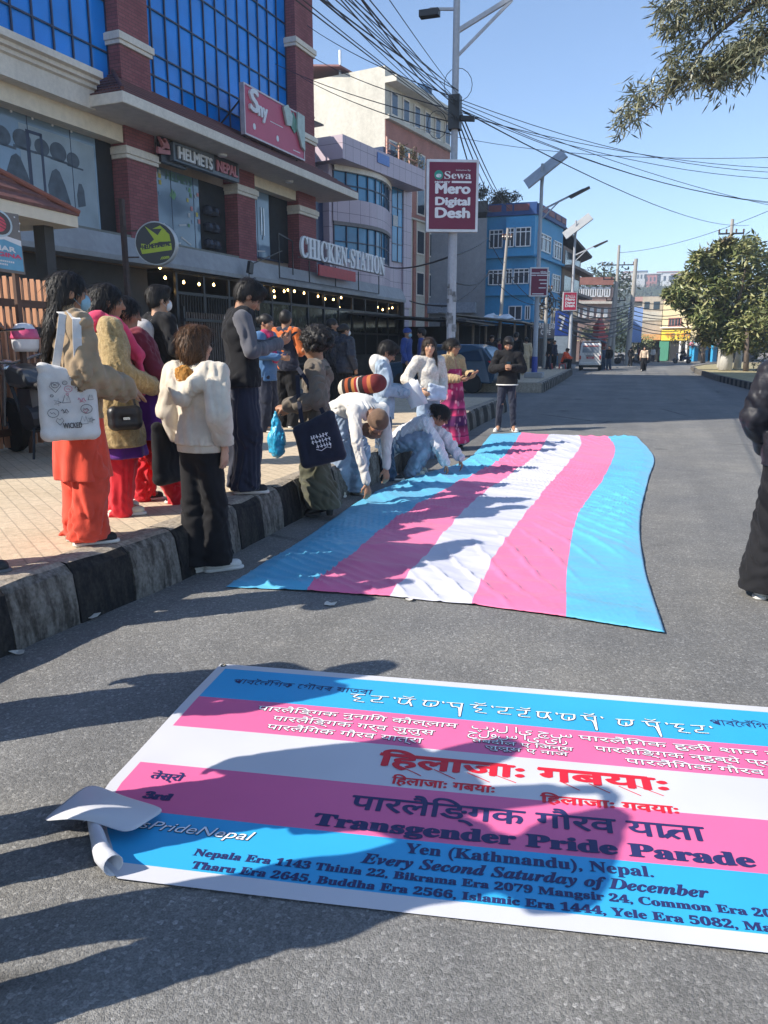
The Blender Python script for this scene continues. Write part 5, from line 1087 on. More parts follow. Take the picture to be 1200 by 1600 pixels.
MB().prism([(h0.x, h0.y), (h1.x, h1.y), (h1.x, h1.y + 10), (h0.x, h0.y + 10)], 0, at_y(1000, 470, 122).z).build('wall', plaster('weathered_wall', (.48, .42, .34), .6, .5), ph); MB().prism([(h0.x - .5, h0.y - .5), (h1.x + .5, h1.y - .5), (h1.x + .5, h1.y + 10), (h0.x - .5, h0.y + 10)], at_y(1000, 471, 122).z, at_y(1000, 464, 122).z).build('roof', mat('faded_pink_roof', (.46, .27, .24), .7), ph)
bb = thing('billboard', 'tall pale blue billboard behind the far utility poles', 'billboard'); p = at_y(992, 512, 92); MB().box(-.75, .75, -.1, .1, -1.6, 2.2).build('panel', mat('billboard_blue', (.22, .34, .62), .5, var=.3, scale=.4), bb); MB().box(-.55, -.4, .1, .25, -8, 2).box(.4, .55, .1, .25, -8, 2).build('legs', M_metal, bb); bb.location = (p.x, p.y, p.z)
rh = thing('red_shrine', 'small red shrine tower beyond the blue grey awning', 'shrine'); p = at_y(937, 500, 88); M_shr = mat('shrine_red', (.50, .06, .05), .6, var=.2)
MB().box(-1.2, 1.2, -1, 1, 0, 3.0).build('base', M_shr, rh); MB().lathe([(1.9, 3.0), (1.0, 3.8), (.9, 4.2), (1.2, 4.25), (.5, 5.1), (.1, 5.6)], (0, 0, 0), 4).build('roof', M_shr, rh); rh.location = (p.x, p.y, 0); rh.scale = (.62, .62, .85)
jw = tag(MB().box(at_y(905, 550, 92).x, at_y(955, 550, 92).x, 92, 92.4, 0, 2.2).build('boundary_wall', mat('pink_wall', (.5, .3, .26), .7, var=.2), None), 'low faded pink boundary wall behind the white van', 'wall')

# ------------------------------------------------------------------ hill with houses
t = NT('wooded_hill', .95, .1); c = t.mix(t.ramp(t.noise(.05, 6), [(.35, 0), (.65, 1)]), (.03, .055, .025), (.075, .085, .04)); t.color(t.mix(.7, c, t.ramp(t.noise(.6, 4), [(.3, .5), (.7, 1.4)]), 'MULTIPLY')); M_hill = t.m
mb = MB(); N = 46; rows = []; rg = random.Random(9)
for i in range(16):
    v = i / 15; row = []
    for j in range(N + 1):
        a = R(-60 + 80 * j / N); d = 330 + v * 260; x, y = -math.sin(-a) * d, math.cos(a) * d
        e = math.exp(-((math.degrees(a) - 3) / 30) ** 2); row.append((x, y, -2 + (36 * e + 10) * math.sin(v * math.pi / 2) ** 1.1 + rg.uniform(-1.5, 1.5) + 2 * math.sin(j * .9) * v))
    rows.append(row)
tag(mb.grid(rows).build('hill', M_hill, smooth=True), kind='structure')
def leaf_cloud(mb, pts, n, size, rng, droop=.3, aspect=.38):
    for _ in range(n):
        c, r = pts[rng.randrange(len(pts))]
        d = Vector((rng.gauss(0, 1), rng.gauss(0, 1), rng.gauss(0, 1))).normalized(); p = Vector(c) + Vector((d.x * r[0], d.y * r[1], d.z * r[2])) * (rng.random() ** .35)
        a = Vector((rng.gauss(0, 1), rng.gauss(0, 1), rng.gauss(0, .6) - droop)).normalized() * size * rng.uniform(.7, 1.3); b = a.cross(Vector((rng.gauss(0, .5), rng.gauss(0, .5), 1))).normalized() * size * aspect
        m = p + a * .5; u = a.cross(b).normalized() * size * .08
        mb.add([p, m + b * .5 + u, p + a, m - b * .5 + u], [(0, 1, 2, 3)])
M_leafd = mat('dull_far_leaf', (.055, .075, .035), .7, var=.4, scale=.3)
mb = MB(); rg = random.Random(12)
for k in range(240):
    px = rg.uniform(880, 1230); d = rg.uniform(330, 560); v = (d - 330) / 260; p = at_y(px, 500, d); a = math.degrees(math.atan2(p.x, p.y)); e = math.exp(-((a - 3) / 30) ** 2); z = -2 + (36 * e + 10) * math.sin(v * math.pi / 2) ** 1.1
    s = rg.uniform(2.5, 5); leaf_cloud(mb, [((p.x, p.y, z + s * .6), (s, s, s * .8))], 46, 1.7, rg)
tag(mb.build('hillside_wood', M_leafd, fix=False), kind='stuff', label='hazy wood covering the far hill')
hc = [('white house on the far hill crest left end', 983, 432, (.62, .62, .6), 9, 7), ('grey white house second on the far hill crest', 1000, 430, (.5, .5, .5), 8, 6), ('dusty red house on the far hill crest', 1020, 434, (.42, .16, .14), 9, 6), ('long white and blue roofed house on the far hill crest', 1043, 432, (.6, .6, .6), 12, 7), ('blue walled house on the far hill crest right end', 1058, 435, (.14, .22, .42), 7, 6)]
for lb, px, py, c, w, h in hc:
    p = at_y(px, py, 520); t = thing('hill_house', lb, 'house', (p.x, p.y, p.z - h * .7), 0, 'houses on the far hill'); MB().box(-w / 2, w / 2, -4, 4, -6, h).build('wall', mat('hill_wall_%d' % px, c, .8), t); MB().box(-w / 2 - .5, w / 2 + .5, -4.5, 4.5, h, h + .6).build('roof', mat('hill_roof_%d' % (px % 3), ((.5, .5, .5), (.2, .25, .4), (.4, .2, .18))[px % 3], .8), t)
    wb = MB()
    for k in range(4): wb.box(-w / 2 + w * (k + .25) / 4, -w / 2 + w * (k + .7) / 4, -4.06, -4.01, h * .3, h * .7)
    wb.build('window', M_dglass, t)

# ------------------------------------------------------------------ trees
M_bark = mat('grey_brown_bark', (.13, .10, .08), .95, var=.35, scale=6, stretch=(3, 3, .6), bump=.6); M_lime_w = plaster('whitewash', (.62, .60, .56), .5, 3)
def leafmat(n, c1, c2, c3, rough=.45):
    t = NT(n, rough, .5); g = t.new('NewGeometry'); r_ = g.outputs['Random Per Island']; t.color(t.ramp(r_, [(0, c1), (.5, c2), (1, c3)])); t.b.inputs['Subsurface Weight'].default_value = 0; return t.m
M_leaf = leafmat('broad_green_leaf', (.06, .09, .022), (.18, .20, .07), (.37, .35, .16)); M_olive = leafmat('olive_feather_leaf', (.06, .07, .035), (.13, .135, .075), (.27, .26, .16)); M_dry = leafmat('yellowing_leaf', (.10, .10, .04), (.18, .15, .07), (.26, .2, .1)); M_shrub = leafmat('dark_shrub_leaf', (.02, .03, .012), (.045, .055, .022), (.09, .085, .045))
def tree(label, x, y, trunk, blobs, n, size, mleaf, seed, white=0., z=.2, extra=None, cat='tree', name='broadleaf_tree', droop=.35):
    t = thing(name, label, cat, (x, y, z)); rg = random.Random(seed); mb = MB(); h, r = trunk
    P = [(0, 0, 0), (.05 * h * rg.uniform(-1, 1), .03 * h, h * .5), (.08 * h * rg.uniform(-1, 1), 0, h)]; mb.tube(P, [r * 1.25, r, r * .8], 9)
    for c, rr in blobs[:14]: mb.tube([P[2], tuple(Vector(P[2]).lerp(Vector(c), .5) + Vector((rg.uniform(-.2, .2), rg.uniform(-.2, .2), .25))), c], [r * .6, r * .3, r * .1], 6)
    mb.build('trunk', M_bark, t, smooth=True)
    if white: MB().tube([(0, 0, 0), (P[1][0] * white / (h * .5), P[1][1] * white / (h * .5), white)], [r * 1.3, r * 1.08], 10).build('whitewash', M_lime_w, t, smooth=True)
    mb = MB(); leaf_cloud(mb, blobs, n, size, rg, droop); mb.build('crown', mleaf, t, fix=False)
    if extra: mb = MB(); leaf_cloud(mb, extra[0], extra[1], size, rg); mb.build('dry_leaves', M_dry, t, fix=False)
    return t
rg = random.Random(21)
TX, TY = 4.55, 50.0
def crown_blobs(pts, y, jit): return [((at_y(px, py, y).x - TX, rg.uniform(-jit, jit) + (y - TY), at_y(px, py, y).z - .2), (r, r * 1.1, r * .85)) for px, py, r in pts]
bl = crown_blobs([(1062, 462, .8), (1075, 440, .9), (1085, 475, .9), (1100, 420, 1.0), (1110, 455, 1.1), (1118, 490, 1.0), (1130, 405, 1.1), (1140, 440, 1.2), (1145, 480, 1.1), (1150, 515, .9), (1165, 395, 1.0), (1175, 430, 1.2), (1180, 470, 1.2), (1185, 505, 1.1), (1205, 410, 1.2), (1215, 450, 1.3), (1220, 490, 1.2), (1100, 500, .6), (1240, 420, 1.2), (1250, 470, 1.3), (1048, 455, .35), (1140, 385, .5), (1090, 405, .4), (1172, 530, .6), (1120, 512, .8), (1095, 490, .7), (1108, 525, .5), (1140, 535, .6), (1150, 530, .7), (1190, 535, .9), (1215, 520, 1.), (1170, 380, .4), (1128, 388, .45)], TY, 1.3)
tree('large broadleaf tree with a whitewashed trunk on the right island', TX, TY, (2.3, .30), bl, 14500, .42, M_leaf, 5, 1.9, extra=(crown_blobs([(1095, 400, .5), (1085, 505, .7), (1110, 395, .5), (1135, 375, .3), (1060, 470, .4), (1100, 515, .5)], TY, .8), 380))
tree('thin tree with white painted trunk behind the large island tree', 5.6, 54, (2.2, .18), [((.3, 0, 3.2), (1.2, 1.2, .9)), ((1.2, .2, 3.6), (1.2, 1.2, 1))], 700, .3, M_leaf, 6, 1.7); tree('bare brown trunk tree right of the whitewashed trunk', 5.5, 48.5, (2.4, .13), [((.6, 0, 3), (1., 1., .8)), ((1.6, .2, 3.2), (1, 1, .8))], 500, .3, M_leaf, 7)
for k, (lb, x, y, s) in enumerate([('dark shrub beside the right edge of the road', 4.85, 31, 1.0), ('taller dark shrub behind the black puffer jacket', 5.3, 27, 1.2), ('dry dark shrub under the island tree', 5.6, 40, 1.15)]):
    q = [((rg.uniform(-.5, .5) * s, rg.uniform(-.6, .6) * s, (.4 + .35 * i) * s), (.6 * s, .6 * s, .5 * s)) for i in range(5)]; tree(lb, x, y, (.5 * s, .05), q, 900, .16, M_shrub, 30 + k, name='shrub', cat='shrub', droop=0)
def far_tree(label, px, py_top, py_base_z, y, w, n, size, m, seed, name='broadleaf_tree'):
    p = at_y(px, 545, y); top = at_y(px, py_top, y).z; z0 = py_base_z; h = top - z0; rg2 = random.Random(seed)
    q = [((rg2.uniform(-.5, .5) * w, rg2.uniform(-.5, .5) * w, h * (.35 + .55 * rg2.random())), (w * .45, w * .45, h * .16)) for _ in range(9)]; return tree(label, p.x, y, (h * .35, .2), q, n, size, m, seed, z=z0, name=name)
far_tree('tall hazy tree rising behind the far brick house', 922, 410, 0, 150, 9, 1500, 1.1, M_leafd, 41); far_tree('round green tree beyond the red shrine', 948, 500, 0, 96, 4.2, 1100, .5, M_leaf, 42); far_tree('small dusty tree between the far poles', 1005, 520, 0, 98, 3, 500, .5, M_leaf, 43); far_tree('leafy tree at the junction before the cyan shops', 1100, 470, 0, 88, 4, 900, .4, M_dry, 44)
for k, (lb, px, py, y, zb) in enumerate([('dark leafy bush on the concrete house roof', 745, 316, 64, 10.8), ('bushy potted plants on the blue house roof left', 770, 308, 66.5, 12.5), ('bushy potted plants on the blue house roof middle', 790, 315, 66.6, 12.5), ('spiky terrace plants on the office roof left', 625, 235, 44, 12.3), ('spiky terrace plants on the office roof right', 648, 243, 46, 12.2)]):
    p = at_y(px, py, y); far = k < 3; q = [((rg.uniform(-.8, .8) * (1 if far else .5), rg.uniform(-.3, .3), rg.uniform(.2, 1.0)), (.6, .4, .45) if far else (.3, .3, .35)) for _ in range(6)]
    if not far: s_, z_ = F2(px, py, .8); pp = F2.o + F2.t * s_ + F2.n * .8; p = Vector((pp.x, pp.y, 0)); zb = Z2(7.06)
    tree(lb, p.x, p.y, (.3, .05), q, 420 if far else 260, .32 if far else .22, M_shrub if far else M_dry, 60 + k, z=zb if not far else (zof(322) if k else zof(314, 64)), name='roof_plant', cat='plant', droop=-.2)
# feathery branches of the near roadside tree, reaching in from the right
ft = thing('feathery_tree', 'tall roadside tree with feathery leaves reaching in at the top right', 'tree', (6.2, 15.5, .2)); rg = random.Random(77); wood = MB(); fol = MB()
Y0 = 13.2; loc = lambda p: Vector(p) - ft.location
def spray(p, d, L, n):
    d = d.normalized()
    for k in range(n):
        q = p + d * L * (k / n) + Vector((rg.gauss(0, .06), rg.gauss(0, .1), rg.gauss(0, .06))); a = Vector((d.x * .5 + rg.gauss(0, .5), rg.gauss(0, .6), -.45 + rg.gauss(0, .45))).normalized() * rg.uniform(.10, .24)
        b = a.cross(Vector((rg.gauss(0, 1), rg.gauss(0, 1), rg.gauss(0, 1)))).normalized() * .0125
        fol.add([q, q + a * .5 + b, q + a, q + a * .5 - b], [(0, 1, 2, 3)])
def branch(pix, r0, dens, y=Y0):
    P = [at_y(px, py, y + rg.uniform(-.25, .25)) for px, py in pix]; wood.tube([loc(p) for p in P], [r0 * (1 - .85 * i / (len(P) - 1)) for i in range(len(P))], 6)
    for a, b in zip(P, P[1:]):
        L = (b - a).length; m = max(2, int(L / .045))
        for i in range(m):
            p = a.lerp(b, i / m)
            for _ in range(max(1, dens - 1)): spray(loc(p) + Vector((rg.gauss(0, .04), rg.gauss(0, .12), rg.gauss(.02, .05))), Vector((-.5 + rg.gauss(0, .5), rg.gauss(0, .5), rg.gauss(.05, .5))), rg.uniform(.10, .28), 9)
    return P
main_ = [(1330, -140), (1245, -50), (1180, 5), (1130, 45), (1100, 72), (1088, 95), (1078, 118), (1055, 135), (1020, 165), (978, 200)]
P = [at_y(px, py, Y0) for px, py in main_]; wood.tube([loc(p) for p in P], [.07, .05, .04, .03, .024, .02, .018, .014, .010, .005], 7); wood.tube([(0, 0, -.2), (-.1, 0, 3), (-.3, -.3, 6.5), tuple(loc(P[0]))], [.3, .25, .18, .07], 10); wood.tube([(-.3, -.3, 6.5), (.3, .4, 9.5)], [.18, .05], 8)
branch([(1092, 62), (1075, 78), (1062, 92), (1058, 108)], .008, 3); branch([(1080, 112), (1062, 122), (1048, 130)], .008, 4); branch([(1040, 142), (1022, 140), (1010, 150)], .006, 3); branch([(1010, 166), (995, 162), (985, 178), (978, 198)], .006, 3); branch([(1000, 150), (990, 140)], .004, 2)
branch([(1240, -40), (1170, -8), (1120, 14), (1085, 28), (1060, 36), (1035, 44)], .02, 4); branch([(1150, 10), (1090, 2), (1045, 10), (1038, 24)], .012, 4); branch([(1130, 45), (1118, 30), (1100, 18)], .01, 3); branch([(1260, 20), (1200, 62), (1165, 82), (1140, 98), (1110, 112), (1092, 120)], .02, 5); branch([(1210, 50), (1190, 40), (1170, 52)], .01, 3); branch([(1200, 80), (1180, 100), (1160, 112)], .01, 4); branch([(1140, 96), (1134, 118), (1130, 130)], .008, 4); branch([(1112, 110), (1098, 118), (1090, 128)], .008, 3); branch([(1250, -10), (1200, 8), (1170, 12)], .012, 3)
wood.build('trunk', M_bark, ft, smooth=True)
rgs = random.Random(5)
for k in range(26):
    a = rgs.uniform(-2.6, 3.4); spray_c = Vector((a, rgs.uniform(-2, 2.5), rgs.uniform(7.4, 10)))
    if spray_c.x < -.6 and spray_c.z < 9: continue
    for _ in range(16): spray(spray_c + Vector((rg.gauss(0, .4), rg.gauss(0, .4), rg.gauss(0, .3))), Vector((rg.gauss(0, 1), rg.gauss(0, 1), rg.gauss(0, .4))), .5, 10)
fol.build('crown', M_olive, ft, fix=False)

# ------------------------------------------------------------------ vehicles
def car_body(t, prof, w, z0, m, glass, roof_in=.16):
    """lofted shell from a side profile of (y, z) points; upper points lean inwards"""
    zs = [z for _, z in prof]; zt = max(zs); zb = z0 + (zt - z0) * .52
    def half(z): f = max(0, (z - zb) / (zt - zb)); return w / 2 - roof_in * f - (.05 if z < z0 + .12 else 0)
    mb = MB(); n = len(prof); L = [(-half(z), y, z) for y, z in prof]; Rr = [(half(z), y, z) for y, z in prof]; ins = [(-half(z) + .09, y, z) for y, z in prof]; inr = [(half(z) - .09, y, z) for y, z in prof]
    mb.add(L + Rr, [(i, (i + 1) % n, n + (i + 1) % n, n + i) for i in range(n)] + [tuple(range(n)), tuple(range(n, 2 * n))[::-1]])
    return mb.build('body', m, t, bevel=.05)
def car_wheels(t, ys, w, r):
    for y in ys:
        for s in (-1, 1):
            o = MB().lathe([(r * .6, -.1), (r * .95, -.1), (r, -.06), (r, .06), (r * .95, .1), (r * .6, .1)], (s * (w / 2 - .1), y, r), 20, 'x').build('wheel', M_tyre, t); MB().lathe([(r * .62, -.09), (r * .5, .0), (r * .62, .09)], (s * (w / 2 - .1), y, r), 12, 'x').build('rim', M_galv, o)
van = thing('microvan', 'small white van with a red number plate driving away', 'van', (-3.55, 56.3, 0), R(2)); M_vw = mat('van_white', (.62, .60, .57), .35, coat=.4, var=.05)
prof = [(-1.6, .42), (-1.62, .95), (-1.5, 1.72), (-1.35, 1.83), (.9, 1.86), (1.15, 1.75), (1.62, 1.15), (1.68, .5), (1.6, .36), (-1.5, .34)]
b_ = car_body(van, prof, 1.5, .34, M_vw, None, .12)
car_wheels(van, (-1.05, 1.1), 1.46, .28)
def pane(t, pts, m=M_dglass, name='window', th=.02):
    n = len(pts); a = Vector(pts[1]) - Vector(pts[0]); b = Vector(pts[2]) - Vector(pts[0]); nn = a.cross(b).normalized() * th
    return MB().add([tuple(Vector(p) - nn) for p in pts] + [tuple(Vector(p) + nn) for p in pts], [tuple(range(n))[::-1], tuple(range(n, 2 * n))] + [(i, (i + 1) % n, n + (i + 1) % n, n + i) for i in range(n)]).build(name, m, t)
rear = lambda x, z: (x, -1.62 + (.0 if z < .95 else (z - .95) / .77 * .12) - .025, z)
pane(van, [rear(-.53, 1.2), rear(.53, 1.2), rear(.50, 1.58), rear(-.50, 1.58)], mat('grey_rear_glass', (.20, .22, .24), .15, spec=.6)); pane(van, [rear(-.5, 1.6), rear(.5, 1.6), rear(.5, 1.66), rear(-.5, 1.66)], mat('red_sticker', (.5, .1, .1), .5), 'sticker')
pane(van, [rear(-.24, .80), rear(.24, .80), rear(.24, .92), rear(-.24, .92)], mat('red_plate', (.55, .03, .04), .5), 'number_plate'); MB().box(-.17, .17, -1.672, -1.669, .875, .895).box(-.13, .13, -1.672, -1.669, .83, .85).build('plate_marks', M_letw, van)
pane(van, [rear(-.3, .96), rear(.3, .96), rear(.3, 1.0), rear(-.3, 1.0)], M_metal, 'handle_bar')
for k in range(5): pane(van, [rear(-.4 + k * .19, 1.08), rear(-.33 + k * .19, 1.08), rear(-.33 + k * .19, 1.13), rear(-.4 + k * .19, 1.13)], mat('faded_van_letter', (.4, .36, .33), .5), 'badge')
for s in (-1, 1): pane(van, [rear(s * .70, .75), rear(s * .60, .75), rear(s * .60, 1.0), rear(s * .70, 1.0)], mat('tail_red', (.4, .01, .01), .3), 'tail_light'); pane(van, [(s * .73, -1.2, 1.15), (s * .73, 1.0, 1.15), (s * .66, .85, 1.65), (s * .66, -1.2, 1.65)], M_dglass, 'side_window')
MB().box(-.72, .72, -1.72, -1.58, .36, .56).build('bumper', M_vw, van, bevel=.03); MB().box(-.6, .6, -1.55, -1.4, .2, .35).build('underbody', M_metal, van)
rk = MB()
for x in (-.55, .55): rk.bar((x, -1.3, 1.96), (x, .8, 1.98), .03)
for y in (-1.3, -.6, .1, .8): rk.bar((-.55, y, 1.96), (.55, y, 1.97), .03); rk.bar((-.55, y, 1.8), (-.55, y, 1.97), .03); rk.bar((.55, y, 1.8), (.55, y, 1.97), .03)
rk.build('roof_rack', M_galv, van)
suv = thing('hatchback_car', 'dark blue hatchback parked nose in beside the shops, red tail light showing', 'car', (-6.5, 26.4, .0), R(82)); M_sb = mat('dark_blue_car_paint', (.025, .06, .10), .2, coat=.8, var=.05)
prof = [(-2.0, .45), (-2.05, .8), (-1.98, 1.02), (-1.55, 1.5), (-1.2, 1.6), (.2, 1.6), (1.0, 1.08), (1.9, .95), (2.05, .7), (2.0, .35), (-1.9, .32)]
car_body(suv, prof, 1.75, .32, M_sb, None, .2); car_wheels(suv, (-1.25, 1.3), 1.72, .33)
for s in (-1, 1):
    pane(suv, [(s * .81, -1.6, 1.06), (s * .81, .75, 1.06), (s * .70, .15, 1.5), (s * .68, -1.35, 1.5)], M_dglass, 'side_window'); pane(suv, [(s * .86, -1.98, .9), (s * .62, -2.05, .9), (s * .62, -2.02, 1.03), (s * .86, -1.80, 1.06)], mat('bright_tail_red', (.7, .02, .03), .3), 'tail_light')
pane(suv, [(-.66, -1.97, 1.06), (.66, -1.97, 1.06), (.56, -1.58, 1.49), (-.56, -1.58, 1.49)], mat('rear_glass_blue', (.10, .18, .24), .1, spec=.6), 'rear_window'); pane(suv, [(-.26, -2.07, .62), (.26, -2.07, .62), (.26, -2.07, .74), (-.26, -2.07, .74)], M_letw, 'number_plate')
sc1 = make_motorcycle('dark scooter ridden across the far junction', (.04, .05, .08), True); sc1.location = (3.6, 84, 0); sc1.rotation_euler = (0, 0, R(70))
for k, (lb, px, y, a) in enumerate([('motorcycle parked by the far poles, front wheel showing', 958, 82, 60), ('motorcycle parked behind the walking woman', 995, 84, 100), ('motorcycle parked between the far pole and shops', 1003, 86, 80), ('motorcycle parked beside the bare concrete pole', 975, 80, 75)]):
    p = at_y(px, 560, y); m = make_motorcycle(lb, (.05, .05, .055)); m['group'] = 'motorcycles at the far junction'; m.location = (p.x, y, 0); m.rotation_euler = (0, 0, R(a))
# ------------------------------------------------------------------ people
V3 = lambda p: np.array(p, float)
def unit(v): v = V3(v); return v / (np.linalg.norm(v) + 1e-9)
def wrinkles(X, Y, Z, seed, f):
    """long soft folds with sharper creases across them"""
    rs = np.random.RandomState(seed); o = 0
    for i, (mul, amp) in enumerate(((1.0, .30), (1.7, .45), (2.7, .62), (4.0, .50))):
        d = unit(rs.randn(3) * (1, 1, .42)); e = unit(rs.randn(3)); ff = f * mul; ph = rs.rand() * 6
        q = np.sin(ff * (X * d[0] + Y * d[1] + Z * d[2]) + 1.6 * np.sin(.5 * ff * (X * e[0] + Y * e[1] + Z * e[2]) + ph))
        mask = .5 + .5 * np.sin(.45 * ff * (X * e[1] + Y * e[2] + Z * e[0]) + ph * 2)
        o = o + amp * (1 - 2 * np.abs(q)) * (mask if i else 1)
    return o
class Sdf:
    def __init__(s, vox): s.vox = vox; s.p = []; s.wr = None; s.cuts = []; s.fn = None
    def cone(s, a, b, ra, rb, k=.03, flat=None, sub=False):
        a, b = V3(a), V3(b); r = max(ra, rb); s.p.append(('c', np.minimum(a, b) - r, np.maximum(a, b) + r, (a, b, ra, rb, flat), k, sub)); return s
    def ell(s, c, r, k=.03, rot=None, sub=False):
        c, r = V3(c), V3(r); m = r.max(); s.p.append(('e', c - m, c + m, (c, r, rot), k, sub)); return s
    def chain(s, pts, rs, k=.02, flat=None):
        for i in range(len(pts) - 1): s.cone(pts[i], pts[i + 1], rs[i], rs[i + 1], k, flat)
        return s
    def cut(s, n, p): s.cuts.append((unit(n), V3(p))); return s
    def mesh(s):
        add = [q for q in s.p if not q[5]]; v = s.vox; pad = .03 + 2 * v
        lo = np.min([q[1] for q in add], 0) - pad; hi = np.max([q[2] for q in add], 0) + pad
        n = np.ceil((hi - lo) / v).astype(int) + 1; D = np.full(n, .3, np.float32)
        ax = [(lo[i] + v * np.arange(n[i])).astype(np.float32) for i in range(3)]
        for kind, a, b, par, k, sub in s.p:
            i0 = np.maximum(0, np.floor((a - k - pad - lo) / v).astype(int)); i1 = np.minimum(n, np.ceil((b + k + pad - lo) / v).astype(int) + 1)
            if (i1 <= i0).any(): continue
            X = ax[0][i0[0]:i1[0], None, None]; Y = ax[1][None, i0[1]:i1[1], None]; Z = ax[2][None, None, i0[2]:i1[2]]
            if kind == 'c':
                A, B, ra, rb, flat = par; ab = (B - A); L = max(float(ab @ ab), 1e-9)
                px, py, pz = X - np.float32(A[0]), Y - np.float32(A[1]), Z - np.float32(A[2])
                t = np.clip((px * ab[0] + py * ab[1] + pz * ab[2]) / L, 0, 1); qx, qy, qz = px - t * ab[0], py - t * ab[1], pz - t * ab[2]
                q2 = qx * qx + qy * qy + qz * qz
                if flat is not None:
                    fx, f = flat; q = qx * fx[0] + qy * fx[1] + qz * fx[2]; q2 = q2 + q * q * (1 / f / f - 1)
                d = np.sqrt(q2) - (ra + t * (rb - ra))
            else:
                c, r, rot = par; px, py, pz = X - np.float32(c[0]), Y - np.float32(c[1]), Z - np.float32(c[2])
                if rot is not None: px, py, pz = [px * rot[0, i] + py * rot[1, i] + pz * rot[2, i] for i in range(3)]
                k0 = np.sqrt((px / r[0]) ** 2 + (py / r[1]) ** 2 + (pz / r[2]) ** 2); k1 = np.sqrt((px / r[0] ** 2) ** 2 + (py / r[1] ** 2) ** 2 + (pz / r[2] ** 2) ** 2) + 1e-6; d = k0 * (k0 - 1) / k1
            S = D[i0[0]:i1[0], i0[1]:i1[1], i0[2]:i1[2]]
            if sub: h = np.clip(.5 - .5 * (S + d) / k, 0, 1); S[...] = S * (1 - h) - d * h + k * h * (1 - h)
            else: h = np.clip(.5 + .5 * (S - d) / k, 0, 1); S[...] = S * (1 - h) + d * h - k * h * (1 - h)
        X, Y, Z = ax[0][:, None, None], ax[1][None, :, None], ax[2][None, None, :]
        if s.wr: D += s.wr[0] * wrinkles(X, Y, Z, s.wr[1], s.wr[2]).astype(np.float32)
        if s.fn: D += s.fn(X, Y, Z).astype(np.float32)
        for nn, p in s.cuts: np.maximum(D, (X - p[0]) * nn[0] + (Y - p[1]) * nn[1] + (Z - p[2]) * nn[2], out=D)
        g = openvdb.FloatGrid(.3); g.copyFromArray(np.ascontiguousarray(np.clip(D, -.2, .3).astype(np.float32))); P, Q = g.convertToQuads(0.0)[:2]
        P = np.asarray(P, np.float64) * v + lo; Q = np.asarray(Q)
        if len(Q):
            a, b, c, d = [P[Q[:, i]] for i in range(4)]
            if (np.einsum('ij,ij->i', a, np.cross(b, c)) + np.einsum('ij,ij->i', a, np.cross(c, d))).sum() < 0: Q = Q[:, ::-1]
        return P, Q
    def build(s, name, m, parent, colfn=None):
        P, Q = s.mesh(); me = bpy.data.meshes.new(name); me.vertices.add(len(P)); me.vertices.foreach_set('co', P.ravel()); me.loops.add(len(Q) * 4); me.loops.foreach_set('vertex_index', Q.ravel().astype(np.int32)); me.polygons.add(len(Q)); me.polygons.foreach_set('loop_start', np.arange(len(Q), dtype=np.int32) * 4)
        me.update(calc_edges=True); me.validate()
        if colfn is not None:
            at = me.color_attributes.new('Col', 'FLOAT_COLOR', 'POINT'); c = np.ones((len(P), 4)); c[:, :3] = colfn(P); at.data.foreach_set('color', c.ravel())
        return link(name, me, parent, [m] if not isinstance(m, (list, tuple)) else m, smooth=True)
t = NT('skin', .5, .4); a_ = t.new('VertexColor', layer_name='Col'); t.color(t.mix(.35, a_.outputs[0], t.ramp(t.noise(25, 3), [(.3, .85), (.7, 1.12)]), 'MULTIPLY')); M_skin = t.m
def cloth(n, c, rough=.85, fold=.75, sheen=.2, var=.16, scale=9, bs=7.5):
    m = mat(n, c, rough, var=var, scale=scale, sheen=sheen, spec=.25); nn, ll = m.node_tree.nodes, m.node_tree.links
    tc = [x for x in nn if x.type == 'TEX_COORD'][0]; mp = nn.new('ShaderNodeMapping'); mp.inputs['Scale'].default_value = (1, 1, .55); mp.inputs['Rotation'].default_value = (.3, .4, 0); ll.new(tc.outputs['Object'], mp.inputs[0])
    a = nn.new('ShaderNodeTexNoise'); a.noise_type = 'RIDGED_MULTIFRACTAL'; a.inputs['Scale'].default_value = bs; a.inputs['Detail'].default_value = 3; a.inputs['Distortion'].default_value = .8; ll.new(mp.outputs[0], a.inputs['Vector'])
    w = nn.new('ShaderNodeTexNoise'); w.inputs['Scale'].default_value = 160; w.inputs['Detail'].default_value = 2; ll.new(tc.outputs['Object'], w.inputs['Vector'])
    b1 = nn.new('ShaderNodeBump'); b1.inputs['Strength'].default_value = .35; b1.inputs['Distance'].default_value = .004; ll.new(w.outputs[0], b1.inputs['Height'])
    b2 = nn.new('ShaderNodeBump'); b2.inputs['Strength'].default_value = fold; b2.inputs['Distance'].default_value = .016; ll.new(a.outputs[0], b2.inputs['Height']); ll.new(b1.outputs[0], b2.inputs['Normal']); ll.new(b2.outputs[0], nn['Principled BSDF'].inputs['Normal']); return m
def hairmat(n, c1, c2):
    t = NT(n, .5, .35); s_ = t.noise(14, 4, t.mapping((9, 9, .9))); t.color(t.ramp(s_, [(.35, c1), (.7, c2)])); t.bump(s_, .6, .006); return t.m
H_BLACK = hairmat('black_hair', (.006, .006, .007), (.022, .018, .016)); H_AUB = hairmat('auburn_hair', (.035, .018, .010), (.16, .075, .03)); H_BRN = hairmat('dark_brown_hair', (.010, .007, .005), (.05, .028, .018))
SKIN = {'light': (.50, .29, .19), 'mid': (.36, .19, .115), 'dark': (.22, .11, .065)}
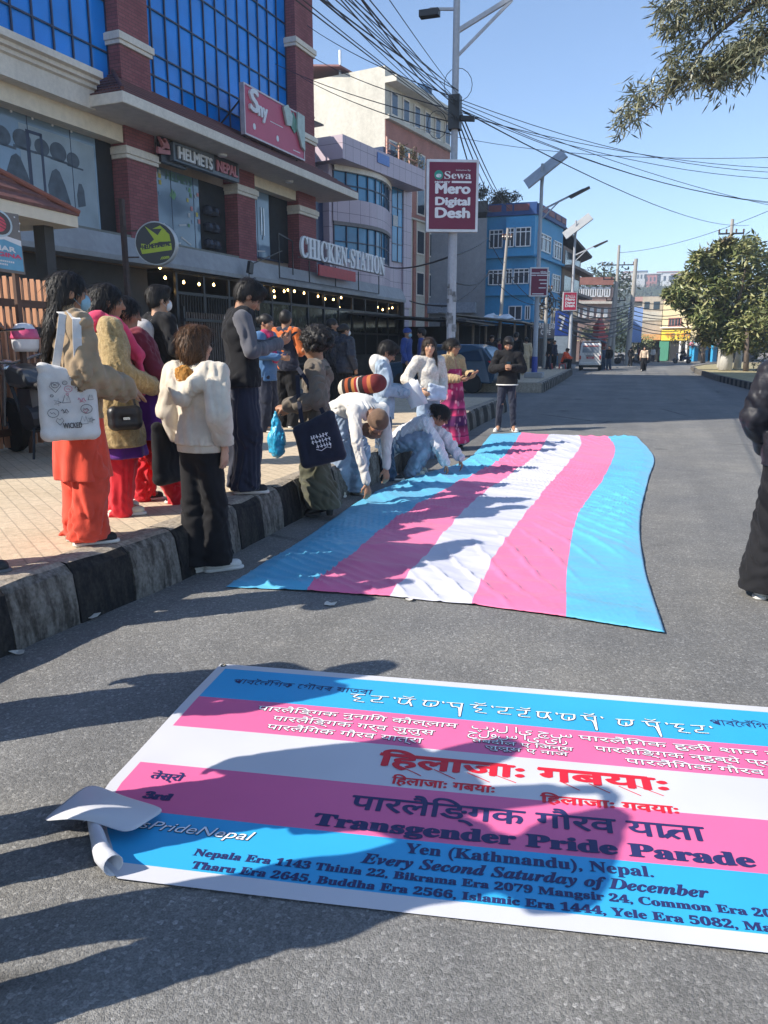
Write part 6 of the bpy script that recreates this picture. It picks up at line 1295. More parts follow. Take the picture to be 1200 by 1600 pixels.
J0 = dict(pelvis=(0, 0, .86), waist=(0, .01, .99), chest=(0, 0, 1.17), neck=(0, -.012, 1.345), head=(0, .012, 1.478),
          sh_r=(.165, -.01, 1.295), el_r=(.215, -.03, 1.05), wr_r=(.225, .05, .83), sh_l=(-.165, -.01, 1.295), el_l=(-.215, -.03, 1.05), wr_l=(-.225, .05, .83),
          hip_r=(.085, 0, .83), kn_r=(.09, .02, .45), an_r=(.09, -.02, .085), hip_l=(-.085, 0, .83), kn_l=(-.09, .02, .45), an_l=(-.09, -.02, .085))
def heading(deg, px): return deg + 18.4 + math.degrees(math.atan((600 - px) / 1200))
def hand(S, w, d, n, side, curl, sc=1.):
    """palm, four fingers of unequal length and a thumb; d along the hand, n out of the palm, side = +1 thumb on +s"""
    d = unit(d); n = unit(V3(n) - d * (V3(n) @ d)); s_ = np.cross(d, n) * side
    S.cone(w, w + d * .085 * sc, .024 * sc, .037 * sc, .012, (n, .42))
    for i, L in enumerate((.072, .080, .075, .060)):
        b = w + d * .086 * sc + s_ * (.030 - .0195 * i) * sc; c1, c2 = curl * .75, curl * 1.7
        d1 = d * math.cos(c1) + n * math.sin(c1); d2 = d * math.cos(c2) + n * math.sin(c2); m = b + d1 * L * .55 * sc
        S.chain([b - d * .015, m, m + d2 * L * .5 * sc], [.0095 * sc, .0088 * sc, .0072 * sc], .004)
    b = w + d * .022 * sc + s_ * .024 * sc; dt = unit(d * .75 + s_ * .62 + n * .35); m = b + dt * .045 * sc; S.chain([b, m, m + unit(d * .9 + n * (.3 + curl * .4) + s_ * .1) * .034 * sc], [.0135 * sc, .0105 * sc, .0085 * sc], .006)
def person(label, pos, face, h=1.6, joints=None, head=(0, 0, 0), skin='mid', hair=('short', H_BLACK), wear=(), vox=.009, w=.96, curl=.5, hands=None, group=None, cat='person', bust=0., marks=True):
    """face: world heading in degrees; head = (pitch down, yaw left, roll) in degrees"""
    T = thing('person', label, cat, pos, R(face - 90), group); f = h / 1.6
    J = {k: V3(v) * f for k, v in {**J0, **(joints or {})}.items()}
    up = unit(J['chest'] - J['pelvis']); fw = unit(np.cross(up, (1, 0, 0))); fl = lambda q: (fw, q)
    RH = np.array((Euler((-R(head[0]), 0, R(head[1]))).to_matrix() @ Euler((0, R(head[2]), 0)).to_matrix())); hc = J['head']; hp = lambda *p: hc + RH @ (V3(p) * f)
    S = Sdf(vox)
    S.cone(J['pelvis'], J['waist'], .14 * w * f, .115 * w * f, .05, fl(.74)).cone(J['waist'], J['chest'], .115 * w * f, .13 * w * f, .05, fl(.70)).cone(J['chest'], J['chest'] * .3 + J['neck'] * .7, .125 * w * f, .07 * f, .05, fl(.72))
    S.cone(J['neck'], hp(0, -.015, -.05), .052 * f, .048 * f, .02)
    for q in 'rl':
        S.cone(J['neck'] * .6 + J['chest'] * .4, J['sh_' + q], .06 * f, .052 * f, .04); S.cone(J['sh_' + q], J['el_' + q], .047 * f, .038 * f, .02); S.cone(J['el_' + q], J['wr_' + q], .038 * f, .025 * f, .015)
        S.cone(J['pelvis'] * .3 + J['hip_' + q] * .7, J['kn_' + q], .082 * w * f, .053 * f, .03); S.cone(J['kn_' + q], J['an_' + q], .052 * f, .034 * f, .02); S.cone(J['an_' + q], J['an_' + q] + V3((.01 * (1 if q == 'r' else -1), .11, -.045)) * f, .036 * f, .03 * f, .02)
        hd = (hands or {}).get(q, {}); d = unit(hd.get('d', J['wr_' + q] - J['el_' + q])); n = hd.get('n', (-1 if q == 'r' else 1, .2, 0)); hand(S, J['wr_' + q], d, n, (1 if q == 'r' else -1) * hd.get('side', 1) * (1 if np.cross(d, unit(n))[1] > 0 else -1) * (1 if q == 'r' else -1), hd.get('curl', curl), f)
    S.ell(hp(0, -.012, .028), V3((.073, .092, .086)) * f, .02, RH).ell(hp(0, .028, -.035), V3((.057, .062, .074)) * f, .03, RH).ell(hp(0, .045, -.088), V3((.030, .032, .026)) * f, .025, RH)
    S.cone(hp(0, .084, .012), hp(0, .106, -.026), .009 * f, .0145 * f, .012).cone(hp(-.028, .078, .024), hp(.028, .078, .024), .012 * f, .012 * f, .015).cone(hp(-.016, .083, -.062), hp(.016, .083, -.062), .0085 * f, .0085 * f, .010)
    for s_ in (-1, 1): S.ell(hp(s_ * .074, -.008, -.012), V3((.012, .020, .031)) * f, .008, RH); S.ell(hp(s_ * .031, .094, .006), V3((.016, .012, .010)) * f, .012, RH, sub=True); S.ell(hp(s_ * .040, .055, -.028), V3((.024, .024, .022)) * f, .02, RH)
    base = np.array(SKIN[skin])
    def col(P):
        Q = ((P - hc) @ RH) / f; c = np.tile(base, (len(P), 1)); fr = Q[:, 1] > .04
        def spot(x, z, rx, rz, cc, mirror=True, wgt=1.):
            for s_ in ((-1, 1) if mirror else (1,)):
                m = np.clip(1.4 - ((Q[:, 0] - s_ * x) / rx) ** 2 - ((Q[:, 2] - z) / rz) ** 2, 0, 1)[:, None] * wgt * fr[:, None]; c[:] = c * (1 - m) + np.array(cc) * m
        spot(.04, -.03, .03, .025, base * (1.05, .85, .8), wgt=.5); spot(0, -.062, .021, .009, base * (.85, .5, .5), False); spot(.031, .006, .0165, .0085, (.45, .42, .40)); spot(.031, .006, .0075, .008, (.01, .008, .008)); spot(.031, .013, .018, .004, base * .25); spot(.034, .029, .022, .0055, base * .12)
        return c
    S.build('body', M_skin, T, col if marks else (lambda P: np.tile(base, (len(P), 1))))
    # hair
    style, hm = hair[0], hair[1]; hv = max(vox, .008)
    if style:
        S = Sdf(hv); face_cut = lambda z=.0: (S.ell(hp(0, .085, -.058 + z), V3((.074, .072, .098)) * f, .012, RH, sub=True))
        if style in ('short', 'crop'):
            e = .010 if style == 'short' else .004; S.ell(hp(0, -.014, .036), V3((.078 + e, .096 + e, .084 + e)) * f, .02, RH).ell(hp(0, -.045, -.012), V3((.072 + e * .6, .062, .062)) * f, .03, RH)
            if style == 'short': S.ell(hp(.012, .055, .092), V3((.062, .042, .032)) * f, .03, RH)
            for s_ in (-1, 1): S.ell(hp(s_ * .08, .0, -.045), V3((.03, .03, .045)) * f, .01, RH, sub=True)
            face_cut(); S.wr = (.004, 3, 70)
        elif style in ('bob', 'long', 'bun', 'pony', 'tied'):
            S.ell(hp(0, -.016, .034), V3((.086, .104, .090)) * f, .02, RH)
            if style in ('bob',): S.ell(hp(0, -.035, -.03), V3((.092, .088, .095)) * f, .03, RH); S.ell(hp(0, .055, .085), V3((.06, .045, .03)) * f, .03, RH)
            if style in ('long', 'tied'):
                L = hair[2] if len(hair) > 2 else .3; bk = hp(0, -.075, -.04); S.ell(hp(0, -.04, -.03), V3((.082, .075, .08)) * f, .03, RH)
                down = V3((0, -.085, -L)) * f; S.chain([hp(0, -.06, .0), bk + down * .45, bk + down], [.072 * f, .075 * f, .035 * f], .03, ((0, 1, 0), .55))
                if style == 'long':
                    for s_ in (-1, 1): S.chain([hp(s_ * .06, -.02, .01), hp(s_ * .075, -.01, -.10), hp(s_ * .085, .01, -.10) + V3((0, .03, -L * .55)) * f], [.035 * f, .03 * f, .018 * f], .02)
                else: S.ell(hp(0, -.108, .045), V3((.028, .026, .03)) * f, .015, RH)
            if style == 'pony': S.chain([hp(0, -.10, .03), hp(0, -.15, -.02), hp(0, -.14, -.18)], [.03 * f, .035 * f, .012 * f], .02)
            if style == 'bun': S.ell(hp(0, -.118, .02), V3((.05, .045, .05)) * f, .012, RH)
            face_cut(-.008); S.fn = lambda X, Y, Z: .0035 * np.sin(150 * X + 6 * np.sin(14 * Z)) * np.cos(130 * Y + 4 * np.sin(12 * Z + 1))
        elif style == 'curly':
            rr = random.Random(5); S.ell(hp(0, -.03, .035), V3((.104, .118, .104)) * f, .02, RH)
            for k in range(260):
                a, b = rr.uniform(0, 6.28), rr.uniform(-.5, 1.5); rad = 1.28; p = (math.cos(a) * math.cos(b) * .092 * rad, -.03 + math.sin(a) * math.cos(b) * .098 * rad, .03 + math.sin(b) * .088 * rad)
                if p[1] > .06 and p[2] < .06: continue
                S.ell(hp(*(V3(p) * (1.04, 1.04, 1.03))), V3((.017, .017, .019)) * f * rr.uniform(.75, 1.4), .006)
            S.ell(hp(0, .095, -.055), V3((.066, .065, .088)) * f, .01, RH, sub=True); S.wr = (.009, 7, 95)
        elif style == 'beanie':
            S.ell(hp(0, -.012, .045), V3((.090, .108, .088)) * f, .02, RH).cone(hp(-.03, -.01, .015), hp(.03, -.01, .015), .088 * f, .088 * f, .02, (RH @ V3((0, 0, 1)), .34)); S.cut(RH @ V3((0, .15, -1)), hp(0, .06, .012)); S.fn = lambda X, Y, Z: .0018 * np.sin(420 * X) * np.sin(420 * Z)
        ho = S.build('hair' if style != 'beanie' else 'beanie', hm, T)
        if style not in ('beanie', None) and vox <= .0101:
            me = ho.data; nv = len(me.vertices); co = np.zeros(nv * 3); no = np.zeros(nv * 3); me.vertices.foreach_get('co', co); me.vertices.foreach_get('normal', no); co = co.reshape(-1, 3); no = no.reshape(-1, 3); rs = np.random.RandomState(len(label)); mb = MB()
            for i in rs.choice(nv, min(nv, 1300), False):
                p, nn = Vector(co[i]), Vector(no[i]); g = Vector((rs.randn() * .25, -.35 + rs.randn() * .25, -1 + rs.randn() * .2)) if style != 'curly' else Vector(rs.randn(3)); tg = (g - nn * g.dot(nn)); L = (.05 + .05 * rs.rand()) * (.62 if style in ('short', 'crop', 'curly') else 1)
                if tg.length < .2: continue
                tg.normalize(); sd_ = tg.cross(nn).normalized() * .0016; q = p + nn * .002; r_ = q + tg * L * .5 + nn * .004 + Vector(rs.randn(3)) * .003; e_ = q + tg * L + nn * (.001 + .006 * rs.rand()) + Vector(rs.randn(3)) * .004
                mb.add([q - sd_, q + sd_, r_ + sd_, r_ - sd_, e_], [(0, 1, 2, 3), (3, 2, 4)])
            mb.build('hair_strands', hm, ho, fix=False)
    # clothes
    for gi, g in enumerate(wear):
        kind, m, k = g[0], g[1], (g[2] if len(g) > 2 else {}); t_ = k.get('t', .018) * (.55 if g[0] in ('top', 'vest') else .7); sd = (len(label) * 7 + gi * 13) % 997; S = Sdf(k.get('vox', max(vox, .010)))
        if kind in ('top', 'vest'):
            ww = w * k.get('w', 1); hem = k.get('hem', .80) * f; drop = (J['pelvis'][2] - hem) if up[2] > .8 else k.get('drop', .05); low = J['pelvis'] - up * drop
            S.cone(J['pelvis'], J['waist'], .143 * ww * f + t_, .122 * ww * f + t_, .025, fl(.74)).cone(J['waist'], J['chest'], .122 * ww * f + t_, .135 * ww * f + t_, .025, fl(.70)).cone(J['chest'], J['chest'] * .35 + J['neck'] * .65, .13 * ww * f + t_, .065 * f + t_, .025, fl(.74))
            if drop > .01: S.cone(J['pelvis'], low - up * .04, .147 * ww * f + t_, (.147 * ww + k.get('flare', 0)) * f + t_, .04, fl(.76))
            if bust: S.ell(J['chest'] + fw * .07 * f - up * .01, V3((.11, .06, .07)) * f * bust, .04)
            for q in 'rl':
                S.cone(J['neck'] * .6 + J['chest'] * .4, J['sh_' + q] if kind == 'top' else J['sh_' + q] * .7 + J['neck'] * .3, .06 * f + t_, (.050 if kind == 'top' else .04) * f + t_, .025)
                if kind == 'top':
                    sl = k.get('sleeve', .95); sr = k.get('sr', 0) * .6; wz = J['el_' + q] + (J['wr_' + q] - J['el_' + q]) * sl
                    S.cone(J['sh_' + q], J['el_' + q], .050 * f + t_, .041 * f + t_ + sr, .018); S.cone(J['el_' + q], wz, .041 * f + t_ + sr, .030 * f + t_ * .7 + sr * .8, .012)
                    if k.get('cuff'): S.cone(wz, wz + unit(wz - J['el_' + q]) * .03, .033 * f + t_ * .4, .031 * f + t_ * .3, .01)
            if k.get('collar'): S.cone(J['neck'] + V3((0, -.005, -.03)) * f, J['neck'] + V3((0, .0, .025)) * f, .078 * f + t_ * .5, .07 * f, .02)
            if k.get('hood'):
                hh = k['hood'] * f; nk = J['neck']; rt = V3((1, 0, 0)); P_h = [nk + rt * x_ * hh + fw * y_ * hh + up * z_ * hh for x_, y_, z_ in ((-.085, .055, -.01), (-.105, -.03, -.02), (-.075, -.085, -.09), (0, -.105, -.155), (.075, -.085, -.09), (.105, -.03, -.02), (.085, .055, -.01))]
                S.chain(P_h, [.030 * hh / f * f, .040 * hh, .042 * hh, .046 * hh, .042 * hh, .040 * hh, .030 * hh], .018); S.ell(nk - fw * .065 * hh - up * .10 * hh, V3((.075, .045, .075)) * hh, .02)
            if up[2] > .8: S.cut((0, 0, -1), low)
            S.cone(J['neck'] + up * .0, hp(0, -.01, -.04) + up * .03, .057 * f, .06 * f, .012, sub=True)
            if k.get('open'): S.cone(J['neck'] + fw * .10 * f + up * .02, J['waist'] + fw * .17 * f, .05 * f, .03 * f, .02, sub=True)
            S.wr = (k.get('wr', .006) * 1.9, sd, k.get('wf', 17) * 1.1)
            if k.get('puff'): pz = k['puff']; S.fn = lambda X, Y, Z: -.010 * np.sqrt(np.abs(np.sin(np.pi * (Z + .10 * Y + .05 * X) / pz))) + .006
        elif kind == 'pants':
            cf = k.get('cuff', .07) * f; kn = k.get('knee', .064) * f; top = J['pelvis'] + up * k.get('rise', .02) * f
            S.cone(J['pelvis'], top, .142 * w * f + t_, .125 * w * f + t_, .03, fl(.76))
            for q in 'rl':
                hem = k.get('hem', .035); e = J['an_' + q] + V3((0, 0, hem - .085)) * f if J['an_' + q][2] < .16 * f else J['an_' + q]
                S.cone(J['pelvis'] * .3 + J['hip_' + q] * .7, J['kn_' + q], .083 * w * f + t_, kn + t_, .02); S.cone(J['kn_' + q], e + unit(J['kn_' + q] - e) * cf * .8 if cf > .085 else e, kn + t_, cf + t_ * .5, .02)
                if cf > .085: S.cone(e + unit(J['kn_' + q] - e) * cf * .8, e - unit(J['kn_' + q] - e) * .04, cf + t_ * .5, cf * 1.04 + t_ * .5, .02)
            if k.get('hem') is not None or cf > .085: S.cut((0, 0, -1), (0, 0, k.get('hem', .03) * f))
            S.wr = (k.get('wr', .006) * 2.1, sd, k.get('wf', 14) * 1.2)
        elif kind == 'skirt':
            z0, z1 = k['z0'] * f, k['z1'] * f; cx = (J['hip_r'] + J['hip_l']) / 2 * V3((1, 1, 0)); S.cone(cx + V3((0, 0, z0)), cx + V3((0, k.get('lean', 0), z1 - .05)), k['r0'] * f, k['r1'] * f, .02, ((0, 1, 0), k.get('flat', .8))); S.cut((0, 0, -1), (0, 0, z1)); S.cut((0, 0, 1), (0, 0, z0 + .02)); amp = k.get('fold', .012); ph = sd
            S.fn = lambda X, Y, Z: amp * np.sin(9 * np.arctan2(Y - cx[1], X - cx[0]) + ph + 2 * np.sin(5 * Z)) * np.clip((z0 - Z) / (z0 - z1 + .01), 0, 1); S.wr = (k.get('wr', .004), sd, 12)
        elif kind == 'shoes':
            for q in 'rl':
                S = Sdf(max(vox * .9, .008)); a = J['an_' + q]; sgn = 1 if q == 'r' else -1; tw = k.get('turn', 8) * sgn + k.get('yaw', 0); dv = V3((math.sin(R(tw)), math.cos(R(tw)), 0)); lift = k.get('lift_' + q, 0); b = V3((a[0], a[1], max(0, a[2] - .085 * f)))
                hh = k.get('heel', 0); S.cone(b - dv * .045 * f + V3((0, 0, .042 + hh)) * f, b + dv * .13 * f + V3((0, 0, .034)) * f, .040 * f, .036 * f, .02, ((0, 0, 1), .95)).cone(b + V3((0, 0, .05 + hh)) * f, a + V3((0, 0, k.get('shaft', .0))), .042 * f, .044 * f, .03); S.cut((0, 0, -1), b + V3((0, 0, .018 if not hh else .012)) * f)
                sh = S.build('shoe', m, T)
                S = Sdf(max(vox * .9, .008)); S.cone(b - dv * .05 * f + V3((0, 0, .012)), b + dv * .14 * f + V3((0, 0, .012)), .043 * f, .041 * f, .01)
                if hh: S = Sdf(.008); S.cone(b + dv * .06 * f + V3((0, 0, .008)), b + dv * .14 * f + V3((0, 0, .008)), .036, .034, .01).cone(b - dv * .05 * f, b - dv * .05 * f + V3((0, 0, .05)), .028, .034, .01)
                S.cut((0, 0, 1), b + V3((0, 0, .024 if not hh else .06)) * f).cut((0, 0, -1), b + V3((0, 0, .001))); S.build('sole', k.get('sole', MATS.get('white_sole')), sh); continue
            continue
        elif kind == 'mask':
            S = Sdf(.006); S.ell(hp(0, .058, -.045), V3((.064, .055, .056)) * f, .02, RH); S.cut(-(RH @ V3((0, 1, 0))), hp(0, .05, 0)); S.cut(RH @ V3((0, .25, 1)), hp(0, .1, -.008)); o = S.build('face_mask', m, T); lp_ = MB()
            for s_ in (-1, 1): lp_.tube([tuple(hp(s_ * .058, .055, -.02)), tuple(hp(s_ * .074, .01, .005)), tuple(hp(s_ * .078, -.02, -.01)), tuple(hp(s_ * .060, .05, -.07))], .0016, 5, False)
            lp_.build('ear_loop', m, o); continue
        elif kind == 'glasses':
            mb = MB()
            for s_ in (-1, 1):
                mb.tube([tuple(hp(s_ * .032 + .021 * math.cos(i * .524), .102, .004 + .018 * math.sin(i * .524))) for i in range(13)], .0022, 5, False); mb.tube([tuple(hp(s_ * .053, .100, .008)), tuple(hp(s_ * .078, .0, .005))], .002, 5)
            mb.tube([tuple(hp(-.011, .106, .008)), tuple(hp(.011, .106, .008))], .002, 5); mb.build('glasses', m, T); continue
        elif kind == 'custom':
            name = k['fn'](S, J, f, hp, RH, up, fw)
            S.build(name, m, T); continue
        if kind in ('top', 'vest') and vox <= .0101 and up[2] > .8 and not k.get('puff'):
            S0 = S; f0 = S.fn; zl = low[2]
            S.fn = lambda X, Y, Z: (f0(X, Y, Z) if f0 else 0) + .002 * np.exp(-((Z - zl - .035) / .006) ** 2) + .0035 * np.exp(-((np.abs(X) - .165 * f) / .006) ** 2) * (Z > J['sh_r'][2] - .12 * f)
        if kind == 'pants' and vox <= .0101:
            f0 = S.fn; S.fn = lambda X, Y, Z: .006 * np.sin(70 * Z + 5 * np.sin(22 * X + 3) + 4 * np.sin(16 * Y)) * np.clip(1 - np.abs(Z - .42 * f) / .12, 0, 1) + .006 * np.sin(85 * Z + 4 * np.sin(25 * X) + 4 * np.sin(20 * Y)) * np.clip(1 - Z / .26, 0, 1)
        S.build({'top': k.get('name', 'top'), 'vest': k.get('name', 'vest'), 'pants': k.get('name', 'trousers'), 'skirt': k.get('name', 'skirt')}[kind], m, T)
    T['_f'] = f
    return T
mat('white_sole', (.66, .63, .58), .6, var=.1); M_dsole = mat('dark_sole', (.03, .03, .03), .7)
def local(T, p): q = Matrix.Rotation(T.rotation_euler.z, 3, 'Z'); return T.location + q @ Vector(p)
def soft(name, label, cat, m, vox, fill, loc, rz, group=None):
    S = Sdf(vox); fill(S); o = S.build(name, m, None); o.location = loc; o.rotation_euler = (0, 0, rz); return tag(o, label, cat, group)
def lightened(n, c): return cloth(n, c)
C_tan = cloth('tan_jacket', (.30, .215, .13)); C_orange = cloth('orange_red_cotton', (.72, .075, .04)); C_blackc = cloth('black_cloth', (.010, .010, .012), sheen=.05); C_navy = cloth('navy_cloth', (.018, .022, .04)); C_white = cloth('white_knit', (.62, .60, .57)); C_cream = cloth('cream_fleece', (.60, .53, .43))
t = NT('fluffy_mustard', .95, .15); n1 = t.noise(38, 5, rough=.7); t.color(t.ramp(n1, [(.3, (.29, .195, .075)), (.7, (.56, .41, .20))])); t.bump(n1, .9, .02); t.b.inputs['Sheen Weight'].default_value = .3; C_must = t.m
t = NT('ginger_fur', .95, .1); n1 = t.noise(70, 5, t.mapping((1, 1, .4))); t.color(t.ramp(n1, [(.3, (.20, .075, .015)), (.7, (.55, .28, .08))])); t.bump(n1, .9, .01); M_fur = t.m
t = NT('fluffy_white', .95, .15); n1 = t.noise(40, 5, rough=.7); t.color(t.ramp(n1, [(.3, (.48, .44, .38)), (.7, (.74, .70, .64))])); t.bump(n1, .8, .02); C_fw = t.m
t = NT('tan_bouclé'.replace('é', 'e'), .95, .15); n1 = t.noise(45, 5, rough=.7); t.color(t.ramp(n1, [(.3, (.30, .21, .115)), (.7, (.52, .39, .23))])); t.bump(n1, .7, .02); C_bou = t.m
C_red = cloth('crimson_cotton', (.62, .018, .03)); C_purp = cloth('purple_cotton', (.10, .02, .19)); C_pink = cloth('hot_pink_wool', (.72, .06, .14)); C_maroon = cloth('maroon_knit', (.16, .02, .035)); C_grey = cloth('grey_knit', (.10, .10, .115)); C_olive = cloth('olive_corduroy', (.085, .085, .055)); C_taupe = cloth('taupe_sweat', (.15, .125, .10)); C_denl = cloth('light_denim', (.25, .32, .42), var=.3); C_dend = cloth('dark_denim', (.04, .07, .12), var=.35); C_denj = cloth('pale_denim_jacket', (.30, .37, .45), var=.3); C_puff = cloth('black_puffer', (.022, .022, .028), .45, sheen=0); C_puffn = cloth('navy_puffer', (.035, .04, .055), .45, sheen=0); C_orj = cloth('orange_jacket', (.55, .13, .03)); C_orr = cloth('red_orange_jacket', (.75, .09, .03)); C_blue = cloth('blue_jacket', (.03, .06, .22)); C_beige = cloth('beige_cloth', (.52, .40, .26)); C_brown = cloth('brown_knit', (.14, .085, .055))
t = NT('block_print_skirt', .85, .2); sep = t.new('SeparateXYZ', i0=t.co); zz = t.new('Math', operation='MULTIPLY', i0=sep.outputs[2], i1=1.0); band = t.ramp(zz.outputs[0], [(.0, (.03, .012, .05)), (.10, (.05, .015, .07)), (.105, (.55, .03, .12)), (.20, (.62, .05, .16)), (.205, (.10, .01, .05)), (.23, (.50, .04, .14)), (.36, (.07, .015, .05)), (.37, (.06, .015, .08)), (.50, (.10, .02, .08)), (.51, (.55, .04, .13)), (.60, (.08, .01, .05)), (.62, (.5, .05, .18)), (.74, (.12, .015, .06)), (.9, (.4, .03, .12))]); band.node.color_ramp.interpolation = 'LINEAR'
vo = t.new('TexVoronoi', Vector=t.mapping((16, 16, 9)), Scale=1); mk = t.ramp(vo.outputs['Distance'], [(.30, 1), (.38, 0)]); t.color(t.mix(mk, band, t.mix(.6, band, (.62, .30, .38)))); C_skirt = t.m
t = NT('sheer_white', .6, .3); t.color(t.mix(t.ramp(t.new('TexBrick', Vector=t.mapping((1, 1, 1), rot=(R(30), R(40), 0)), Scale=6, Mortar_Size=.015).outputs[1], [(0, 0), (1, 1)]), (.60, .60, .62), (.74, .74, .74))); t.b.inputs['Sheen Weight'].default_value = .3; C_sheer = t.m
M_cshoe = mat('cream_leather', (.58, .54, .44), .5); M_wshoe = mat('white_leather', (.64, .62, .58), .5, bump=.1); M_bshoe = mat('black_canvas', (.014, .014, .016), .7); M_boot = mat('black_boot', (.016, .012, .012), .35); M_bluemask = mat('surgical_blue', (.24, .42, .52), .8); M_whmask = mat('white_mask', (.6, .62, .64), .8); M_wire = mat('gold_wire', (.35, .28, .2), .3, metal=.8); M_blkframe = mat('black_frame', (.01, .01, .01), .3); M_phone = mat('phone_glass', (.012, .013, .016), .12, spec=.7)
gp = lambda px, py, z=0.: tuple(ground(px, py, z))
def ap(px, y, z=PZ): p = at_y(px, 545, y); return (p.x, p.y, z)
ARM_FWD = dict(el_r=(.235, .0, 1.05), wr_r=(.10, .24, 1.02), el_l=(-.235, .0, 1.05), wr_l=(-.10, .24, 1.02))
def phone(T, p, label, rot=(60, 0, 0), s=1.):
    o = MB().box(-.038, .038, -.078, .078, -.005, .005).build('phone', M_phone, None, bevel=.006); o.location = local(T, p); o.rotation_euler = (R(rot[0]), R(rot[1]), T.rotation_euler.z + R(rot[2])); return tag(o, label, 'phone')
# --- the row on the pavement, left to right
p1 = person('person in tan jacket and orange red kurta with long dark hair and blue mask', gp(138, 846, PZ), heading(14, 120), 1.54, dict(el_r=(.26, -.02, 1.02), wr_r=(.16, .24, .93), el_l=(-.24, .04, 1.03), wr_l=(-.06, .28, .94)), (4, -4, 0), 'mid', ('tied', H_BLACK, .34),
     [('top', C_tan, dict(t=.06, hem=.76, sr=.040, w=1.0, wr=.008, wf=17, collar=1, cuff=1, name='jacket')), ('skirt', C_orange, dict(z0=.86, z1=.40, r0=.165, r1=.205, fold=.014, name='kurta')), ('pants', C_orange, dict(t=.02, cuff=.095, knee=.085, hem=.035, wr=.008)), ('shoes', M_bshoe, {}), ('mask', M_bluemask)], vox=.0085, hands=dict(r=dict(n=(-.3, -.2, -1), curl=.35), l=dict(n=(.2, -.2, -1), curl=.35)))
p2 = person('person in fluffy mustard cardigan with pink scarf and red trousers', gp(190, 802, PZ), heading(8, 185), 1.54, dict(el_r=(.27, -.01, 1.03), wr_r=(.19, .24, .90), el_l=(-.25, .02, 1.03), wr_l=(-.08, .28, .92)), (8, -2, 0), 'mid', ('tied', H_BLACK, .14),
     [('top', C_must, dict(t=.045, hem=.50, flare=.085, sr=.03, w=1.10, wr=.006, name='cardigan')), ('skirt', C_purp, dict(z0=.7, z1=.42, r0=.19, r1=.25, flat=.86, name='kurta')), ('pants', C_red, dict(t=.02, cuff=.075, knee=.085, wr=.008)), ('shoes', M_cshoe, {}), ('custom', C_pink, dict(fn=lambda S, J, f, hp, RH, up, fw: (S.cone(J['neck'] + V3((-.07, .03, -.02)), J['neck'] + V3((.07, .03, -.02)), .07, .07, .02, ((0, 0, 1), .8)).cone(J['neck'] + V3((-.06, -.06, .0)), J['neck'] + V3((.06, -.06, .0)), .075, .075, .03, ((0, 0, 1), .9)).cone(J['neck'] + V3((-.08, .10, -.05)), J['chest'] + V3((-.07, .19, -.05)), .05, .045, .03).cone(J['chest'] + V3((-.07, .19, -.05)), J['waist'] + V3((-.07, .20, -.1)), .045, .05, .03, ((0, 1, 0), .5)), setattr(S, 'wr', (.010, 5, 22)), 'scarf')[-1]))], vox=.009, w=1.06, hands=dict(r=dict(n=(-.5, -.2, -1), curl=.4), l=dict(n=(.2, -.2, -1), curl=.4)))
p3 = person('person in maroon sweater, purple kurta and balloon red trousers behind the pink scarf', gp(248, 784, PZ), heading(2, 240), 1.50, dict(el_r=(.22, .02, 1.03), wr_r=(.06, .24, .92), el_l=(-.22, .0, 1.03), wr_l=(-.05, .26, .94), an_r=(.10, .13, .085), kn_r=(.10, .06, .45), an_l=(-.09, -.12, .085), kn_l=(-.10, -.04, .45), chest=(0, -.05, 1.17), neck=(0, -.13, 1.33), head=(0, -.15, 1.46), sh_r=(.165, -.09, 1.28), sh_l=(-.165, -.09, 1.28)), (12, 0, 0), 'mid', ('bun', H_BLACK),
     [('top', C_maroon, dict(t=.03, hem=.78)), ('skirt', C_purp, dict(z0=.86, z1=.52, r0=.20, r1=.265, flat=1.0, name='kurta')), ('pants', C_red, dict(t=.04, cuff=.055, knee=.105, wr=.012)), ('shoes', M_bshoe, dict(sole=mat('white_sole', (1, 1, 1))))], vox=.010, w=1.05)
p4 = person('person in black hoodie and cream trousers wearing a pale backpack and mask', gp(262, 728, PZ), heading(28, 250), 1.70, dict(ARM_FWD, an_r=(.12, .05, .085)), (2, -8, 0), 'light', ('short', H_BLACK), [('top', C_blackc, dict(t=.035, hem=.80, hood=1, sr=.01, name='hoodie')), ('pants', cloth('cream_canvas', (.56, .47, .31)), dict(t=.03, cuff=.10, knee=.09, hem=.03)), ('shoes', M_wshoe, {}), ('mask', M_whmask)], vox=.010)
